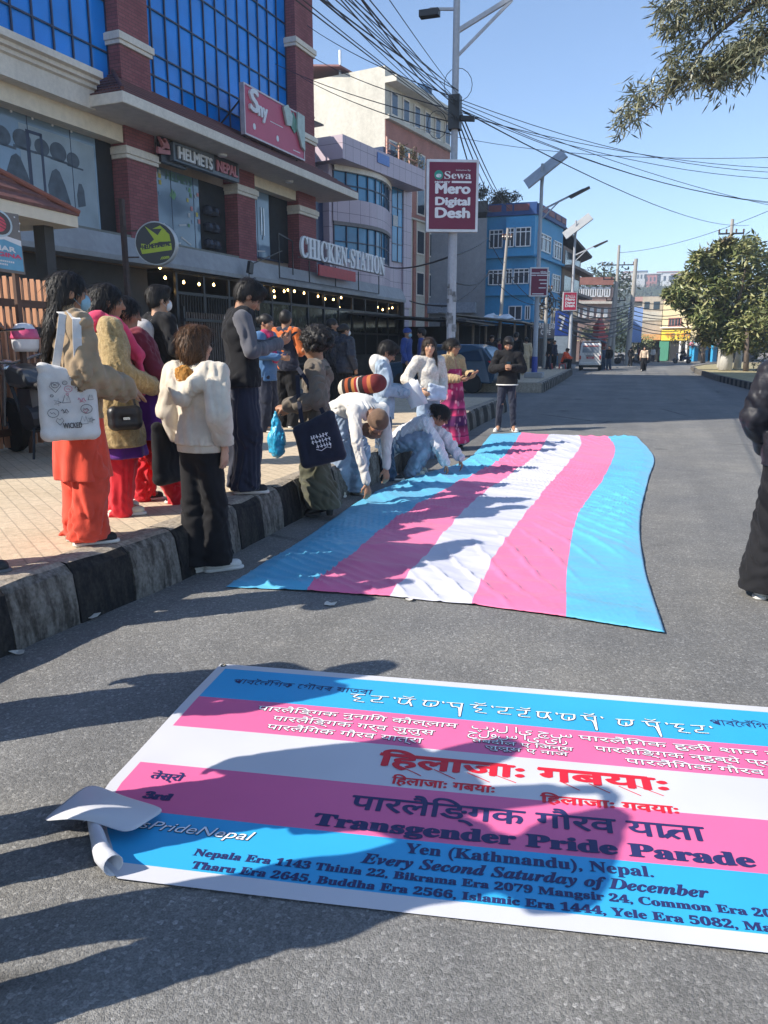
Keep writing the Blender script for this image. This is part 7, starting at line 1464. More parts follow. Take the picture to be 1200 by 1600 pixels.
p5 = person('person seen from behind in cream hoodie and flared black trousers on the road', gp(322, 893), heading(50, 325), 1.60, dict(el_r=(.245, -.09, 1.05), wr_r=(.18, .02, .85), el_l=(-.215, -.02, 1.06), wr_l=(-.215, .06, .86), an_r=(.055, .05, .085), an_l=(-.06, -.05, .085), kn_r=(.07, .04, .45), kn_l=(-.075, .0, .45)), (2, -14, 0), 'light', ('bob', H_AUB),
     [('top', C_cream, dict(t=.045, hem=.85, sr=.022, w=.96, wr=.0055, wf=17, hood=1.18, cuff=1, name='hoodie')), ('pants', C_blackc, dict(t=.008, cuff=.092, knee=.07, hem=.055, wr=.0035, rise=-.03)), ('shoes', M_wshoe, dict(yaw=30)), ('glasses', M_blkframe), ('custom', M_fur, dict(fn=lambda S, J, f, hp, RH, up, fw: (S.ell(J['neck'] + V3((0, -.10, -.055)), (.068, .035, .058), .02), setattr(S, 'wr', (.012, 9, 80)), 'hood_lining')[-1])), ('custom', C_cream, dict(fn=lambda S, J, f, hp, RH, up, fw: (S.cone((0, .004, .79), (0, .004, .88), .160, .163, .01, ((0, 1, 0), .74)), S.cut((0, 0, -1), (0, 0, .805)), S.cut((0, 0, 1), (0, 0, .862)), setattr(S, 'fn', lambda X, Y, Z: .003 * np.sin(60 * np.arctan2(Y, X))), 'waistband')[-1]))], vox=.0085, hands=dict(r=dict(d=(-.12, .15, -1), n=(-1, 0, 0), curl=.25)))
p6 = person('tall person in grey sleeves and black vest looking down at a phone', gp(384, 768, PZ), heading(12, 385), 1.66, dict(el_r=(.24, .03, 1.06), wr_r=(.10, .27, 1.12), el_l=(-.24, .03, 1.06), wr_l=(-.06, .29, 1.13), head=(0, .075, 1.455), neck=(0, .015, 1.34)), (38, 0, 0), 'mid', ('short', H_BLACK),
     [('top', C_grey, dict(t=.020, hem=.84, wr=.006, sleeve=1)), ('vest', C_blackc, dict(t=.066, hem=.80, hood=.95)), ('pants', C_navy, dict(t=.022, cuff=.095, knee=.085, hem=.03)), ('shoes', M_bshoe, {})], vox=.009, hands=dict(r=dict(n=(-.6, .2, .6), curl=.7), l=dict(n=(.6, .2, .6), curl=.7)))
phone(p6, (.02, .37 * 1.03, 1.17 * 1.03), 'black phone held low by the person in grey sleeves', (35, 0, 0))
p7 = person('curly haired person in taupe hoodie and wide olive trousers facing left', gp(498, 806), heading(172, 500), 1.60, dict(el_l=(-.25, -.05, 1.04), wr_l=(-.14, .23, .98), el_r=(.22, .0, 1.04), wr_r=(.14, .22, .95), an_l=(-.10, -.06, .11), an_r=(.10, .06, .11)), (10, -6, 0), 'mid', ('curly', H_BLACK),
     [('top', C_taupe, dict(t=.035, hem=.74, sr=.018, wr=.010, hood=.8, name='hoodie')), ('pants', C_olive, dict(t=.02, cuff=.135, knee=.10, hem=.10, wr=.008)), ('shoes', M_boot, dict(heel=.045, sole=M_dsole, shaft=.06))], vox=.009, hands=dict(l=dict(n=(.4, -.2, -1), curl=1.0)))
BEND = dict(pelvis=(0, -.20, .86), waist=(0, -.04, .96), chest=(0, .15, .93), neck=(0, .31, .86), head=(0, .425, .785), sh_r=(.16, .26, .885), el_r=(.19, .36, .60), wr_r=(.13, .44, .215), sh_l=(-.16, .26, .885), el_l=(-.17, .33, .60), wr_l=(-.10, .42, .34), hip_r=(.085, -.19, .83), hip_l=(-.085, -.19, .83), kn_r=(.10, -.10, .45), kn_l=(-.10, -.06, .45), an_r=(.10, -.17, .085), an_l=(-.10, -.13, .085))
p8 = person('person in white hoodie, jeans and brown beanie bending down to the flag', gp(554, 776), heading(-58, 560), 1.58, BEND, (62, 0, 0), 'mid', ('beanie', C_brown),
     [('top', C_white, dict(t=.024, sr=.0, wr=.006, hood=.8, name='hoodie')), ('pants', C_denl, dict(t=.018, cuff=.105, knee=.085, hem=.03, wr=.008)), ('shoes', M_cshoe, {}), ('custom', C_brown, dict(fn=lambda S, J, f, hp, RH, up, fw: (S.cone(hp(-.05, .02, -.12), hp(.05, .02, -.12), .06, .06, .03).cone(hp(-.03, .06, -.11), hp(.03, .06, -.11), .055, .055, .03), setattr(S, 'wr', (.008, 4, 25)), 'scarf')[-1]))], vox=.009, hands=dict(r=dict(d=(-.02, .15, -1), n=(0, -1, -.1), curl=.5), l=dict(d=(0, .1, -1), n=(0, -1, 0))))
p9 = person('person in pale denim jacket with white hood reading a paper sheet', gp(598, 748), heading(4, 600), 1.55, dict(el_r=(.235, .02, 1.05), wr_r=(.10, .26, 1.00), el_l=(-.235, .02, 1.05), wr_l=(-.08, .28, 1.02), head=(0, .055, 1.462), an_r=(.10, .07, .085), an_l=(-.10, -.06, .085)), (36, 0, 0), 'mid', ('short', H_BLACK),
     [('top', C_denj, dict(t=.035, hem=.70, sr=.016, wr=.010, name='denim_jacket')), ('pants', C_dend, dict(t=.018, cuff=.075, knee=.07, wr=.010)), ('shoes', M_bshoe, {}), ('glasses', M_blkframe), ('custom', C_white, dict(fn=lambda S, J, f, hp, RH, up, fw: (S.ell(J['neck'] + V3((0, -.07, .0)), (.11, .07, .09), .03).cone(J['neck'] + V3((-.07, .02, 0)), J['neck'] + V3((.07, .02, 0)), .05, .05, .03).cone(J['neck'] + V3((0, -.02, -.06)), J['neck'], .09, .085, .03), 'hood')[-1]))], vox=.010)
p10 = person('person in fluffy white sweater and light jeans with long brown hair', gp(668, 716), heading(-62, 672), 1.60, dict(el_r=(.30, -.06, 1.06), wr_r=(.20, .14, .93), el_l=(-.24, -.05, 1.05), wr_l=(-.16, .12, .86)), (2, -18, 0), 'light', ('long', H_BRN, .26),
     [('top', C_fw, dict(t=.035, hem=.86, sr=.02, wr=.004, name='sweater')), ('pants', C_denl, dict(t=.014, cuff=.08, knee=.07))], vox=.010, bust=.9)
SQUAT = dict(pelvis=(0, -.24, .36), waist=(0, -.13, .47), chest=(0, .05, .57), neck=(0, .19, .645), head=(0, .30, .695), sh_r=(.155, .13, .61), el_r=(.19, .28, .38), wr_r=(.12, .37, .16), sh_l=(-.155, .13, .61), el_l=(-.16, .34, .42), wr_l=(-.12, .52, .19), hip_r=(.095, -.22, .35), hip_l=(-.095, -.22, .35), kn_r=(.17, .19, .46), kn_l=(-.17, .19, .46), an_r=(.12, -.03, .085), an_l=(-.12, -.03, .085))
p11 = person('crouching person in sheer white blouse and jeans with a hair bun', gp(648, 741), heading(-6, 650), 1.60, SQUAT, (40, 0, 0), 'mid', ('bun', H_BLACK), [('top', C_sheer, dict(t=.032, sr=.014, wr=.009, name='blouse')), ('pants', C_denl, dict(t=.02, cuff=.075, knee=.07, wr=.009, rise=.12)), ('shoes', M_cshoe, {})], vox=.010, hands=dict(r=dict(d=(-.1, .25, -1), n=(0, -1, -.2)), l=dict(d=(-.1, .3, -1), n=(0, -1, -.2))))
p12 = person('person in tan cardigan, glasses and long pink and purple printed skirt', gp(704, 702), heading(-42, 706), 1.60, dict(el_r=(.23, .0, 1.05), wr_r=(.13, .25, 1.03), el_l=(-.23, .02, 1.06), wr_l=(-.10, .30, 1.10)), (4, 10, 0), 'mid', ('bun', H_BLACK),
     [('skirt', C_skirt, dict(z0=1.15, z1=.10, r0=.15, r1=.285, fold=.020, flat=.85, name='printed_dress')), ('top', C_bou, dict(t=.042, hem=.66, sr=.018, wr=.005, open=1, collar=1, name='cardigan')), ('shoes', M_boot, dict(sole=M_dsole)), ('glasses', M_wire)], vox=.010, hands=dict(l=dict(n=(.2, -.3, 1), curl=.25), r=dict(n=(-.6, 0, .6), curl=.8)))
phone(p12, (.06, .36, 1.07), 'dark phone in the hand of the person in tan cardigan', (50, 0, 0))
p13 = person('person in black jacket and leggings standing in shade using a phone', gp(790, 674), heading(-88, 790), 1.66, dict(el_r=(.25, -.02, 1.06), wr_r=(.07, .22, 1.10), el_l=(-.25, -.02, 1.06), wr_l=(-.07, .22, 1.10), an_r=(.13, 0, .085), an_l=(-.13, 0, .085), kn_r=(.11, .02, .45), kn_l=(-.11, .02, .45)), (30, 0, 0), 'mid', ('bob', H_BLACK), [('top', C_blackc, dict(t=.045, hem=.80, sr=.02, collar=1, name='jacket')), ('pants', C_navy, dict(t=.008, cuff=.04, knee=.05)), ('shoes', M_wshoe, dict(turn=22)), ('custom', M_wshoe, dict(fn=lambda S, J, f, hp, RH, up, fw: (S.cone(J['pelvis'] + V3((0, 0, -.055)), J['pelvis'] + V3((0, 0, -.062)), .197, .197, .01, ((0, 1, 0), .78)), S.cut((0, 0, -1), J['pelvis'] + V3((0, 0, -.075))), S.cut((0, 0, 1), J['pelvis'] + V3((0, 0, -.052))), 'hem_stripe')[-1]))], vox=.012)
phone(p13, (0, .30, 1.17), 'white backed phone held by the person in black by the kerb', (60, 0, 0))
# --- people behind, in the shade of the building
P_ = lambda *a, **k: person(*a, **dict(dict(vox=.013, marks=True), **k))
P_('person in dark puffer jacket standing behind the navy puffer jacket', ap(519, 13.8), heading(12, 520), 1.68, {}, (0, -10, 0), 'mid', ('crop', H_BLACK), [('top', C_puff, dict(t=.05, hem=.78, puff=.085, sr=.02, collar=1, name='puffer_jacket')), ('pants', C_blackc, dict(t=.02)), ('shoes', M_bshoe, dict(sole=M_dsole))])
P_('person in quilted navy puffer jacket with a hair bun and mask', ap(538, 12.9), heading(40, 538), 1.55, {}, (0, -15, 0), 'mid', ('bun', H_BLACK), [('top', C_puffn, dict(t=.05, hem=.72, puff=.07, sr=.025, collar=1, hood=.8, name='puffer_jacket')), ('pants', C_blackc, dict(t=.02)), ('shoes', M_bshoe, dict(sole=M_dsole)), ('mask', M_whmask)])
P_('person in orange hooded jacket with navy vest in the shade', ap(447, 10.2), heading(60, 440), 1.66, ARM_FWD, (5, 10, 0), 'mid', ('crop', H_BLACK), [('top', C_orj, dict(t=.035, hem=.8, hood=1.05, name='hooded_jacket')), ('vest', C_navy, dict(t=.055, hem=.78, puff=.09)), ('pants', C_blackc, dict(t=.02)), ('shoes', M_bshoe, {})])
P_('person in blue jacket and pink scarf behind the grey sleeves', ap(416, 9.6), heading(-30, 410), 1.58, ARM_FWD, (10, 0, 0), 'mid', ('bun', H_BLACK), [('top', cloth('steel_blue_jacket', (.06, .14, .28)), dict(t=.035, hem=.7, name='jacket')), ('custom', cloth('magenta_scarf', (.35, .02, .09)), dict(fn=lambda S, J, f, hp, RH, up, fw: (S.cone(J['neck'] + V3((-.05, .02, -.02)), J['neck'] + V3((.05, .02, -.02)), .075, .075, .02).cone(J['neck'] + V3((.05, .08, -.05)), J['waist'] + V3((.08, .17, 0)), .05, .05, .02), 'scarf')[-1])), ('pants', C_navy, dict(t=.02)), ('shoes', M_bshoe, {})])
P_('person in royal blue jacket and cap in deep shade, left one', ap(636, 18.5), heading(-20, 640), 1.62, {}, (5, 0, 0), 'mid', ('beanie', C_blue), [('top', C_blue, dict(t=.04, hem=.76, name='jacket')), ('pants', C_blackc, dict(t=.02)), ('shoes', M_bshoe, {}), ('mask', M_bluemask)], vox=.015)
P_('person in dark blue jacket in deep shade beside the lamp post', ap(659, 19.0), heading(170, 655), 1.62, {}, (5, 0, 0), 'mid', ('short', H_BLACK), [('top', C_blue, dict(t=.04, hem=.76, name='jacket')), ('pants', C_blackc, dict(t=.02)), ('shoes', M_bshoe, {})], vox=.015)
for lb, px, y, z, hd, hh, cj, cp in [('person in black jacket before the dark shed, behind the phone user', 768, 29.5, PZ, -60, 1.62, C_blackc, C_navy), ('person in dark red top by the sheds', 778, 33, PZ, 30, 1.55, C_maroon, C_blackc), ('tall person in black walking away left of the blue post foot', 806, 29, PZ, 80, 1.72, C_blackc, C_blackc), ('person in beige coat beside the blue painted lamp foot', 822, 34, PZ, 100, 1.6, C_beige, C_beige), ('person in black standing at the café door'.replace('é', 'e'), 858, 44, PZ, 200, 1.65, C_blackc, C_navy), ('person in dark clothes under the blue sign', 866, 47, PZ, -40, 1.6, C_navy, C_blackc), ('person in dark blue jacket standing right of the van', 944, 58, 0., 120, 1.62, C_dend, C_dend), ('person in black and red shoes nearest the van right side', 952.5, 57, 0., -120, 1.66, C_blackc, C_dend), ('person in black behind the bare concrete pole', 986, 70, 0., 60, 1.6, C_blackc, C_blackc), ('person in dark red by the far motorcycles', 999, 82, 0., 180, 1.6, C_maroon, C_blackc), ('person in white at the far orange awning', 1021, 95, 0., -90, 1.6, C_white, C_navy), ('person in grey by the far green shutter', 1030, 93, 0., 0, 1.6, C_grey, C_blackc)]:
    person(lb, ap(px, y, z), heading(hd, px), hh, dict(an_r=(.1, .06, .085), an_l=(-.1, -.08, .085)), (5, 0, 0), 'mid', ('short', H_BLACK), [('top', cj, dict(t=.04, hem=.74)), ('pants', cp, dict(t=.02)), ('shoes', M_bshoe if 'red shoes' not in lb else C_orr, {})], vox=.018)
WALK = dict(an_r=(.09, .16, .12), kn_r=(.09, .14, .47), an_l=(-.09, -.14, .10), kn_l=(-.09, .02, .45), wr_r=(.24, -.05, .84), wr_l=(-.24, .12, .85))
person('person in pale top and black trousers walking towards the camera', gp(1005, 580), heading(-92, 1005), 1.6, WALK, (0, 0, 0), 'light', ('long', H_BRN, .2), [('top', cloth('pale_peach_top', (.62, .48, .36)), dict(t=.03, hem=.86, sr=.01)), ('pants', C_blackc, dict(t=.025, cuff=.08, knee=.08)), ('shoes', M_wshoe, {})], vox=.015)
SIT = dict(pelvis=(0, -.2, .46), waist=(0, -.18, .6), chest=(0, -.1, .78), neck=(0, -.03, .95), head=(0, .03, 1.07), sh_r=(.165, -.06, .9), el_r=(.22, .1, .68), wr_r=(.1, .28, .62), sh_l=(-.165, -.06, .9), el_l=(-.22, .1, .68), wr_l=(-.1, .28, .62), hip_r=(.09, -.18, .45), hip_l=(-.09, -.18, .45), kn_r=(.13, .2, .5), kn_l=(-.13, .2, .5), an_r=(.11, .16, .085), an_l=(-.11, .16, .085))
st_ = person('person in bright orange jacket sitting on a low stool by the kerb', ap(886, 45), heading(-20, 886), 1.55, SIT, (30, 0, 0), 'mid', ('short', H_BLACK), [('top', C_orr, dict(t=.05, hem=.4, sr=.02, name='jacket')), ('pants', C_blackc, dict(t=.02)), ('shoes', M_bshoe, {})], vox=.015)
so = MB().prism([(-.17, -.17), (.17, -.17), (.17, .17), (-.17, .17)], .27, .31)
for sx in (-1, 1):
    for sy in (-1, 1): so.bar((sx * .14, sy * .14, .29), (sx * .19, sy * .19, 0), .04)
so = so.build('stool', mat('red_plastic', (.45, .05, .05), .4), None); so.location = local(st_, (0, -.22, 0)); tag(so, 'low red plastic stool under the seated orange jacket', 'stool')
s2o = copy_tree(so); s2o.location = so.location + Vector((-.75, .1, 0)); s2o['label'] = 'empty red plastic stool left of the seated orange jacket'
RIDE = dict(SIT, pelvis=(0, -.25, .80), waist=(0, -.22, .95), chest=(0, -.14, 1.12), neck=(0, -.06, 1.29), head=(0, 0, 1.41), sh_r=(.165, -.1, 1.24), sh_l=(-.165, -.1, 1.24), el_r=(.26, .12, 1.05), el_l=(-.26, .12, 1.05), wr_r=(.32, .33, 1.02), wr_l=(-.32, .33, 1.02), hip_r=(.1, -.22, .8), hip_l=(-.1, -.22, .8), kn_r=(.19, .15, .72), kn_l=(-.19, .15, .72), an_r=(.17, .12, .36), an_l=(-.17, .12, .36))
person('rider in black with dark helmet on the far scooter', tuple(sc1.location), math.degrees(sc1.rotation_euler.z) + 90, 1.62, RIDE, (0, 0, 0), 'mid', ('curly', M_blkframe), [('top', C_blackc, dict(t=.05, hem=.7)), ('pants', C_blackc, dict(t=.02))], vox=.018)
# --- right edge, left edge and the bystanders whose shadows fall on the banner
p19 = person('person in black puffer jacket and flared trousers cut by the right edge', (.85, 4.86, 0), heading(70, 1215), 1.62, dict(wr_l=(-.20, .10, .86), el_l=(-.22, -.04, 1.05)), (0, 0, 0), 'mid', ('long', H_BLACK, .2), [('top', C_puff, dict(t=.05, hem=.78, puff=.10, sr=.02, hood=.85, collar=1, wr=.003, name='puffer_jacket')), ('pants', C_blackc, dict(t=.02, cuff=.125, knee=.08, hem=.05)), ('shoes', M_wshoe, {})], vox=.009)
pD = person('person at the left edge with dark sneaker on the kerb holding up a phone', gp(-62, 893, PZ), heading(0, 0), 1.62, dict(el_r=(.22, .05, 1.06), wr_r=(.12, .20, 1.17), el_l=(-.22, .05, 1.06), wr_l=(-.02, .22, 1.18), an_r=(.10, .06, .085)), (15, 0, 0), 'dark', ('short', H_BLACK), [('top', C_navy, dict(t=.035, hem=.78)), ('pants', C_navy, dict(t=.02)), ('shoes', mat('charcoal_mesh', (.03, .035, .04), .7, var=.3), dict(sole=mat('grey_sole', (.12, .13, .14), .6)))], vox=.010)
phone(pD, (.05, .33, 1.21), 'phone held up flat at the left edge before the slat fence', (5, 0, 0))
UPARM = dict(el_r=(.30, .10, 1.18), wr_r=(.10, .24, 1.42), el_l=(-.30, .10, 1.18), wr_l=(-.10, .24, 1.42))
pA = person('bystander holding a phone up just outside the frame at lower left', (-1.62, .98, 0), heading(25, 0), 1.62, dict(UPARM, an_r=(.15, 0, .085), an_l=(-.15, 0, .085), kn_r=(.12, .02, .45), kn_l=(-.12, .02, .45)), (0, 0, 0), 'mid', ('short', H_BLACK), [('top', C_navy, dict(t=.045, hem=.78, sr=.02)), ('pants', C_blackc, dict(t=.02)), ('shoes', M_bshoe, {})], vox=.013)
pB = person('bystander with pale shoe tips showing at the left edge below the banner', (-1.88, 1.43, 0), heading(14, 0), 1.52, dict(an_r=(.12, .0, .085), an_l=(-.12, 0, .085), kn_r=(.11, .02, .45), kn_l=(-.11, .02, .45)), (10, 0, 0), 'mid', ('bob', H_BLACK), [('top', C_taupe, dict(t=.05, hem=.7, sr=.02)), ('pants', C_dend, dict(t=.02)), ('shoes', M_cshoe, {})], vox=.013)
pC = person('bystander beyond the left edge whose shadow touches the banner top corner', (-2.70, 1.90, 0), heading(20, 0), 1.64, {}, (0, 0, 0), 'mid', ('short', H_BLACK), [('top', C_grey, dict(t=.04, hem=.76)), ('pants', C_blackc, dict(t=.03, cuff=.08)), ('shoes', M_bshoe, {})], vox=.013)

# ------------------------------------------------------------------ bags and things in hands
def slabbag(S, w, h, d, r=.03, sag=.0):
    """soft flat bag: thickness along x, width along y, height along z from the bottom"""
    for a, b in (((0, -w / 2, 0), (0, w / 2, 0)), ((0, -w / 2, h), (0, w / 2, h))): S.cone(V3(a) + V3((0, 0, r)), V3(b) + V3((0, 0, r if a[2] == 0 else -r)), d, d, .02)
    S.cone((0, -w / 2, r), (0, -w / 2 * .96, h - r), d, d * .8, .02).cone((0, w / 2, r), (0, w / 2 * .96, h - r), d, d * .8, .02)
    n = 7
    for i in range(n): y = -w / 2 + w * i / (n - 1); S.cone((0, y, r), (0, y, h - r), d * 1.15, d, .03)
    S.wr = (.004, 3, 15)
def strap(parent, pts, wd, m, th=.004, name='strap'):
    mb = MB(); P = [Vector(p) for p in pts]
    for a, b in zip(P, P[1:]): mb.bar(a, b, wd if abs((b - a).normalized().y) < .8 else th * 2, th * 2 if abs((b - a).normalized().y) < .8 else wd)
    return mb.build(name, m, parent)
C_canvas = cloth('off_white_canvas', (.62, .60, .57)); f1 = 1.54 / 1.6
tb = soft('tote_bag', 'white canvas tote with doodles and the word WICKED on tan jacket shoulder', 'bag', C_canvas, .009, lambda S: slabbag(S, .235, .35, .026), local(p1, (.285, -.115, .645)), p1.rotation_euler.z)
def ribbon(parent, pts, wd, m, name='strap'):
    mb = MB(); P = [Vector(p) for p in pts]; n = len(P); vs = []
    for i, p in enumerate(P):
        d = (P[min(n - 1, i + 1)] - P[max(0, i - 1)]).normalized(); s_ = d.cross(Vector((1, 0, 0)) if abs(d.x) < .9 else Vector((0, 0, 1))).normalized(); vs += [p - s_ * wd / 2, p + s_ * wd / 2]
    mb.add(vs, [(2 * i, 2 * i + 1, 2 * i + 3, 2 * i + 2) for i in range(n - 1)]); o = mb.build(name, m, parent); sd = o.modifiers.new('t', 'SOLIDIFY'); sd.thickness = .004; return o
ribbon(tb, [(.022, .06, .34), (.008, .07, .53), (-.03, .085, .63), (-.10, .07, .675), (-.16, .04, .64)], .045, C_canvas); ribbon(tb, [(-.03, -.05, .34), (-.04, .0, .55), (-.08, .03, .655), (-.13, .03, .67)], .04, C_canvas)
dood = MB(); rr = random.Random(11); X_ = .039
def doodle(mb, cy, cz, s, kind):
    P = lambda a, b: (X_ + .0015, cy + a * s, cz + b * s)
    if kind == 0: mb.tube([P(math.cos(i * .45) * 1, math.sin(i * .45) * .8) for i in range(15)], .0012, 4, False); mb.tube([P(-.5, .2), P(-.3, -.1), P(.1, .1), P(.4, -.3)], .0012, 4, False)
    elif kind == 1:
        mb.tube([P(0, -.9), P(-.9, .1), P(-.5, .8), P(0, .35), P(.5, .8), P(.9, .1), P(0, -.9)], .0012, 4, False)
    elif kind == 2: mb.tube([P(math.cos(i * 2.513) * 1, math.sin(i * 2.513) * 1) for i in range(6)], .0012, 4, False)
    elif kind == 3: mb.tube([P(-1 + i * .25, .5 * math.sin(i * 1.4)) for i in range(9)], .0016, 4, False); mb.tube([P(-.6, -.7), P(0, -.4), P(.6, -.8)], .0012, 4, False)
    else: mb.tube([P(-.8, -.8), P(-.2, .9), P(.2, -.2), P(.5, .8), P(.9, -.7), P(-.8, -.8)], .0012, 4, False)
for cy, cz, s, kd in [(-.07, .28, .032, 1), (-.07, .29, .018, 0), (-.02, .30, .012, 0), (.055, .27, .026, 3), (-.02, .215, .024, 4), (-.065, .20, .02, 2), (-.09, .235, .008, 0), (-.09, .145, .028, 0), (-.06, .10, .022, 1), (-.03, .155, .018, 3), (.08, .16, .03, 0), (.06, .10, .026, 4), (.10, .10, .018, 2), (.105, .22, .016, 4)]: (lambda d: (doodle(d, cy, cz, s, kd), d.build('doodle', M_black, tb, fix=False)))(MB())
for cy, cz, s, kd in [(-.005, .268, .02, 0), (-.012, .24, .008, 1), (.06, .21, .02, 3), (.075, .15, .014, 1), (.085, .28, .01, 1)]: (lambda d: (doodle(d, cy, cz, s, kd), d.build('doodle', mat('pink_ink', (.5, .06, .14), .5, var=0), tb, fix=False)))(MB())
mb = MB(); put_text(mb, 'WICKED', lambda x, y, l: (X_ + .001 + l, x, .062 + y), -.045, .05, 0, .028, .0008); mb.build('lettering', M_black, tb, fix=False)
MB().tube([(X_, .02 + .012 * math.cos(i * .524), .325 + .012 * math.sin(i * .524)) for i in range(13)], .002, 5, False).build('ring', M_chrome, tb)
cb2 = soft('crossbody_bag', 'small black crossbody bag at the waist of the mustard cardigan', 'bag', mat('black_leather', (.014, .014, .016), .4, bump=.15, bscale=120), .008, lambda S: (S.cone((0, -.07, .03), (0, .07, .03), .052, .052, .02), S.cone((0, -.075, .11), (0, .075, .11), .05, .05, .02), S.cone((0, -.08, .03), (0, -.08, .11), .05, .05, .02), S.cone((0, .08, .03), (0, .08, .11), .05, .05, .02)), local(p2, (.25, .03, .62)), p2.rotation_euler.z + R(8)); cb2.scale = (.85, .85, .85)
ribbon(cb2, [(.0, .09, .14), (-.04, .06, .34), (-.16, -.02, .62), (-.26, -.06, .72)], .018, M_blkframe); MB().box(.053, .058, -.03, .02, .06, .08).build('clasp', M_chrome, cb2)
bp = soft('backpack', 'pale grey backpack on the back of the black hoodie', 'backpack', cloth('pale_grey_nylon', (.46, .42, .40), .6), .010, lambda S: (S.cone((-.10, 0, .1), (.10, 0, .1), .10, .10, .03), S.cone((-.09, 0, .36), (.09, 0, .36), .09, .09, .03), S.cone((-.1, 0, .1), (-.09, 0, .36), .1, .09, .03), S.cone((.1, 0, .1), (.09, 0, .36), .1, .09, .03), S.cone((-.07, -.07, .12), (.07, -.07, .12), .07, .07, .02), S.cone((0, 0, .1), (0, 0, .36), .12, .1, .03), setattr(S, 'wr', (.006, 2, 15))), local(p4, (0, -.22, .93)), p4.rotation_euler.z)
ribbon(bp, [(.10, .10, .42), (.11, .17, .50), (.12, .30, .47), (.12, .34, .30), (.13, .22, .12)], .055, C_canvas); ribbon(bp, [(-.10, .10, .42), (-.11, .17, .50), (-.12, .30, .47), (-.12, .34, .30), (-.13, .22, .12)], .055, C_canvas)
bk = soft('shoulder_bag', 'soft black shoulder bag hanging at the left side of the cream hoodie', 'bag', C_blackc, .010, lambda S: slabbag(S, .20, .34, .035), local(p5, (-.315, .04, .58)), p5.rotation_euler.z + R(8))
ribbon(bk, [(-.02, .0, .33), (.02, .0, .52), (.08, -.01, .70), (.14, -.03, .77)], .03, C_blackc)
pb = soft('plastic_bag', 'translucent bright blue plastic bag hanging from the curly haired hand', 'bag', mat('blue_plastic', (.02, .33, .56), .3, var=.25, scale=25, bump=.5, bscale=40, trans=.0, spec=.6), .008, lambda S: (S.chain([(0, 0, .40), (0, .0, .30), (0, 0, .17), (0, 0, .07)], [.008, .035, .07, .062], .02), setattr(S, 'wr', (.010, 6, 28))), local(p7, (-.13, .33, .53)), p7.rotation_euler.z)
tn = soft('tote_bag', 'dark navy tote with white print under the arm of the taupe hoodie', 'bag', C_navy, .010, lambda S: slabbag(S, .29, .33, .040), local(p7, (-.30, -.10, .53)), p7.rotation_euler.z); tn.rotation_euler.x = R(-14)
ribbon(tn, [(.0, -.10, .35), (.03, -.06, .56), (.09, .0, .72), (.14, .04, .80)], .035, C_navy); ribbon(tn, [(.0, .10, .35), (.04, .08, .56), (.10, .05, .74)], .035, C_navy)
mb = MB(); X_ = -.0585
rr = random.Random(4)
for z in (.215, .175, .135):
    y = -.03 + rr.uniform(-.03, .01)
    while y < .09: w_ = rr.uniform(.012, .03); mb.bar((X_, -y, z + rr.uniform(-.008, .008)), (X_, -y - w_, z + rr.uniform(0, .02)), .007); mb.bar((X_, -y - w_ * .6, z - .01), (X_, -y - w_ * .4, z + .022), .006); y += w_ + .006
mb.tube([(X_, .03, .12), (X_, -.01, .10), (X_, -.06, .12), (X_, -.09, .105), (X_, -.10, .14)], .003, 5)
mb.build('print', M_wink, tn, fix=False)
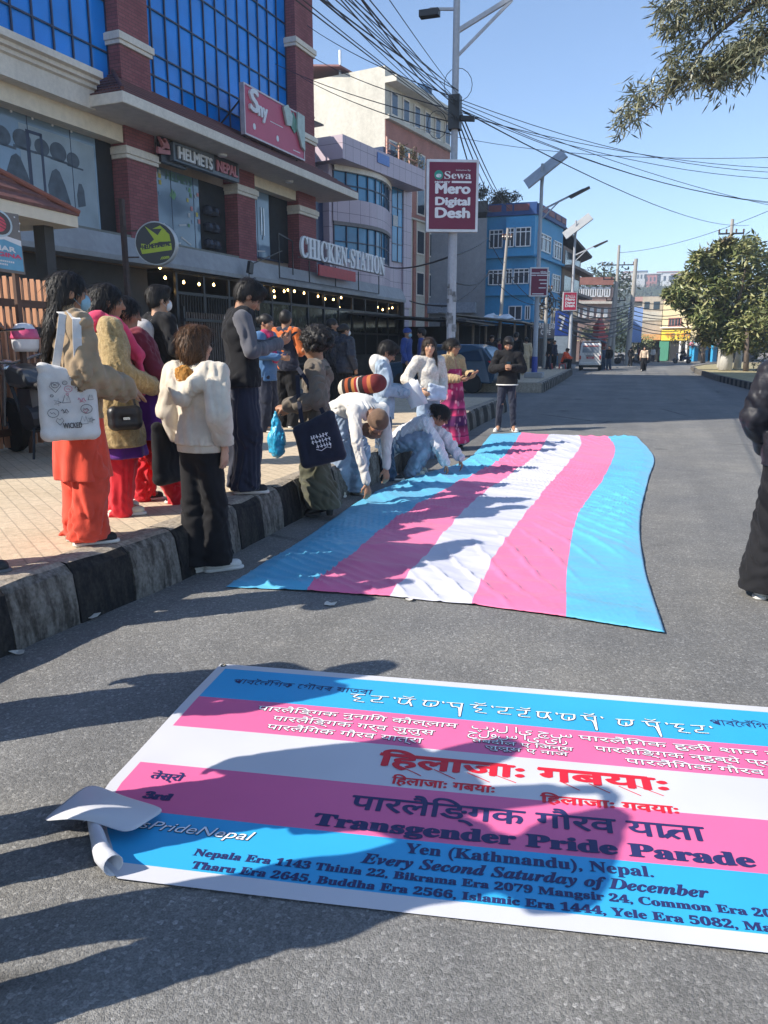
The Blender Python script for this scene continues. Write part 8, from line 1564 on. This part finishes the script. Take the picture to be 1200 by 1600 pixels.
t = NT('striped_weave', .9, .2); sp = t.new('SeparateXYZ', i0=t.co); rp = t.ramp(t.new('Math', operation='ADD', i0=t.new('Math', operation='MULTIPLY', i0=sp.outputs[2], i1=2.6).outputs[0], i1=.0).outputs[0], [(0, (.5, .45, .38)), (.12, (.5, .45, .38)), (.14, (.03, .02, .02)), (.22, (.35, .08, .03)), (.3, (.03, .02, .02)), (.38, (.45, .18, .05)), (.46, (.25, .02, .03)), (.52, (.5, .45, .38)), (.56, (.03, .02, .02)), (.68, (.22, .03, .03)), (.8, (.40, .14, .05)), (.9, (.16, .03, .03))]); rp.node.color_ramp.interpolation = 'CONSTANT'; t.color(rp); t.bump(t.noise(90, 3), .3, .01)
bw = soft('backpack', 'woven red and black striped backpack on the bending person', 'backpack', t.m, .009, lambda S: (S.cone((-.09, 0, .08), (.09, 0, .08), .09, .09, .03), S.cone((-.08, 0, .34), (.08, 0, .34), .08, .08, .03), S.cone((-.09, 0, .08), (-.08, 0, .34), .09, .08, .03), S.cone((.09, 0, .08), (.08, 0, .34), .09, .08, .03), S.cone((0, 0, .08), (0, 0, .34), .10, .09, .03)), local(p8, (0, -.19, 1.06)), p8.rotation_euler.z)
bw.rotation_euler = Euler((R(-80), 0, p8.rotation_euler.z + R(38)), 'XYZ')
for k, (a, q) in enumerate(((0, 0), (7, .012))):
    o = MB().grid([[(-.105 + .07 * i, .02 * math.sin(j * .9 + i * .4 + k), -.148 + .074 * j) for i in range(4)] for j in range(5)]).build('paper_sheet', mat('white_paper', (.72, .72, .74), .7, var=.03), None, smooth=True); o.modifiers.new('t', 'SOLIDIFY').thickness = .001
    o.location = local(p9, (.10 + q, .33 + q, .96)); o.rotation_euler = (R(18), R(-24 + a), p9.rotation_euler.z + R(62)); tag(o, ('front white paper sheet held by the denim jacket' if k == 0 else 'second white paper sheet tucked behind the front one'), 'paper')
pc = soft('belt_pouch', 'pale blue pouch at the waist of the fluffy white sweater', 'bag', cloth('pale_blue_canvas', (.45, .52, .62)), .010, lambda S: slabbag(S, .20, .16, .03), local(p10, (-.02, .20, .80)), p10.rotation_euler.z + R(90))

# ------------------------------------------------------------------ air
hz = bpy.data.materials.new('hazy_air'); hz.use_nodes = True; hn = hz.node_tree.nodes; hn.remove(hn['Principled BSDF'])
pv = hn.new('ShaderNodeVolumePrincipled'); pv.inputs['Color'].default_value = (.82, .90, 1, 1); pv.inputs['Density'].default_value = .0011; pv.inputs['Anisotropy'].default_value = .3
hz.node_tree.links.new(pv.outputs[0], hn['Material Output'].inputs['Volume'])
tag(MB().box(-700, 700, -60, 700, -6, 62).build('haze', hz), kind='stuff', label='pale haze in the air over the whole street')
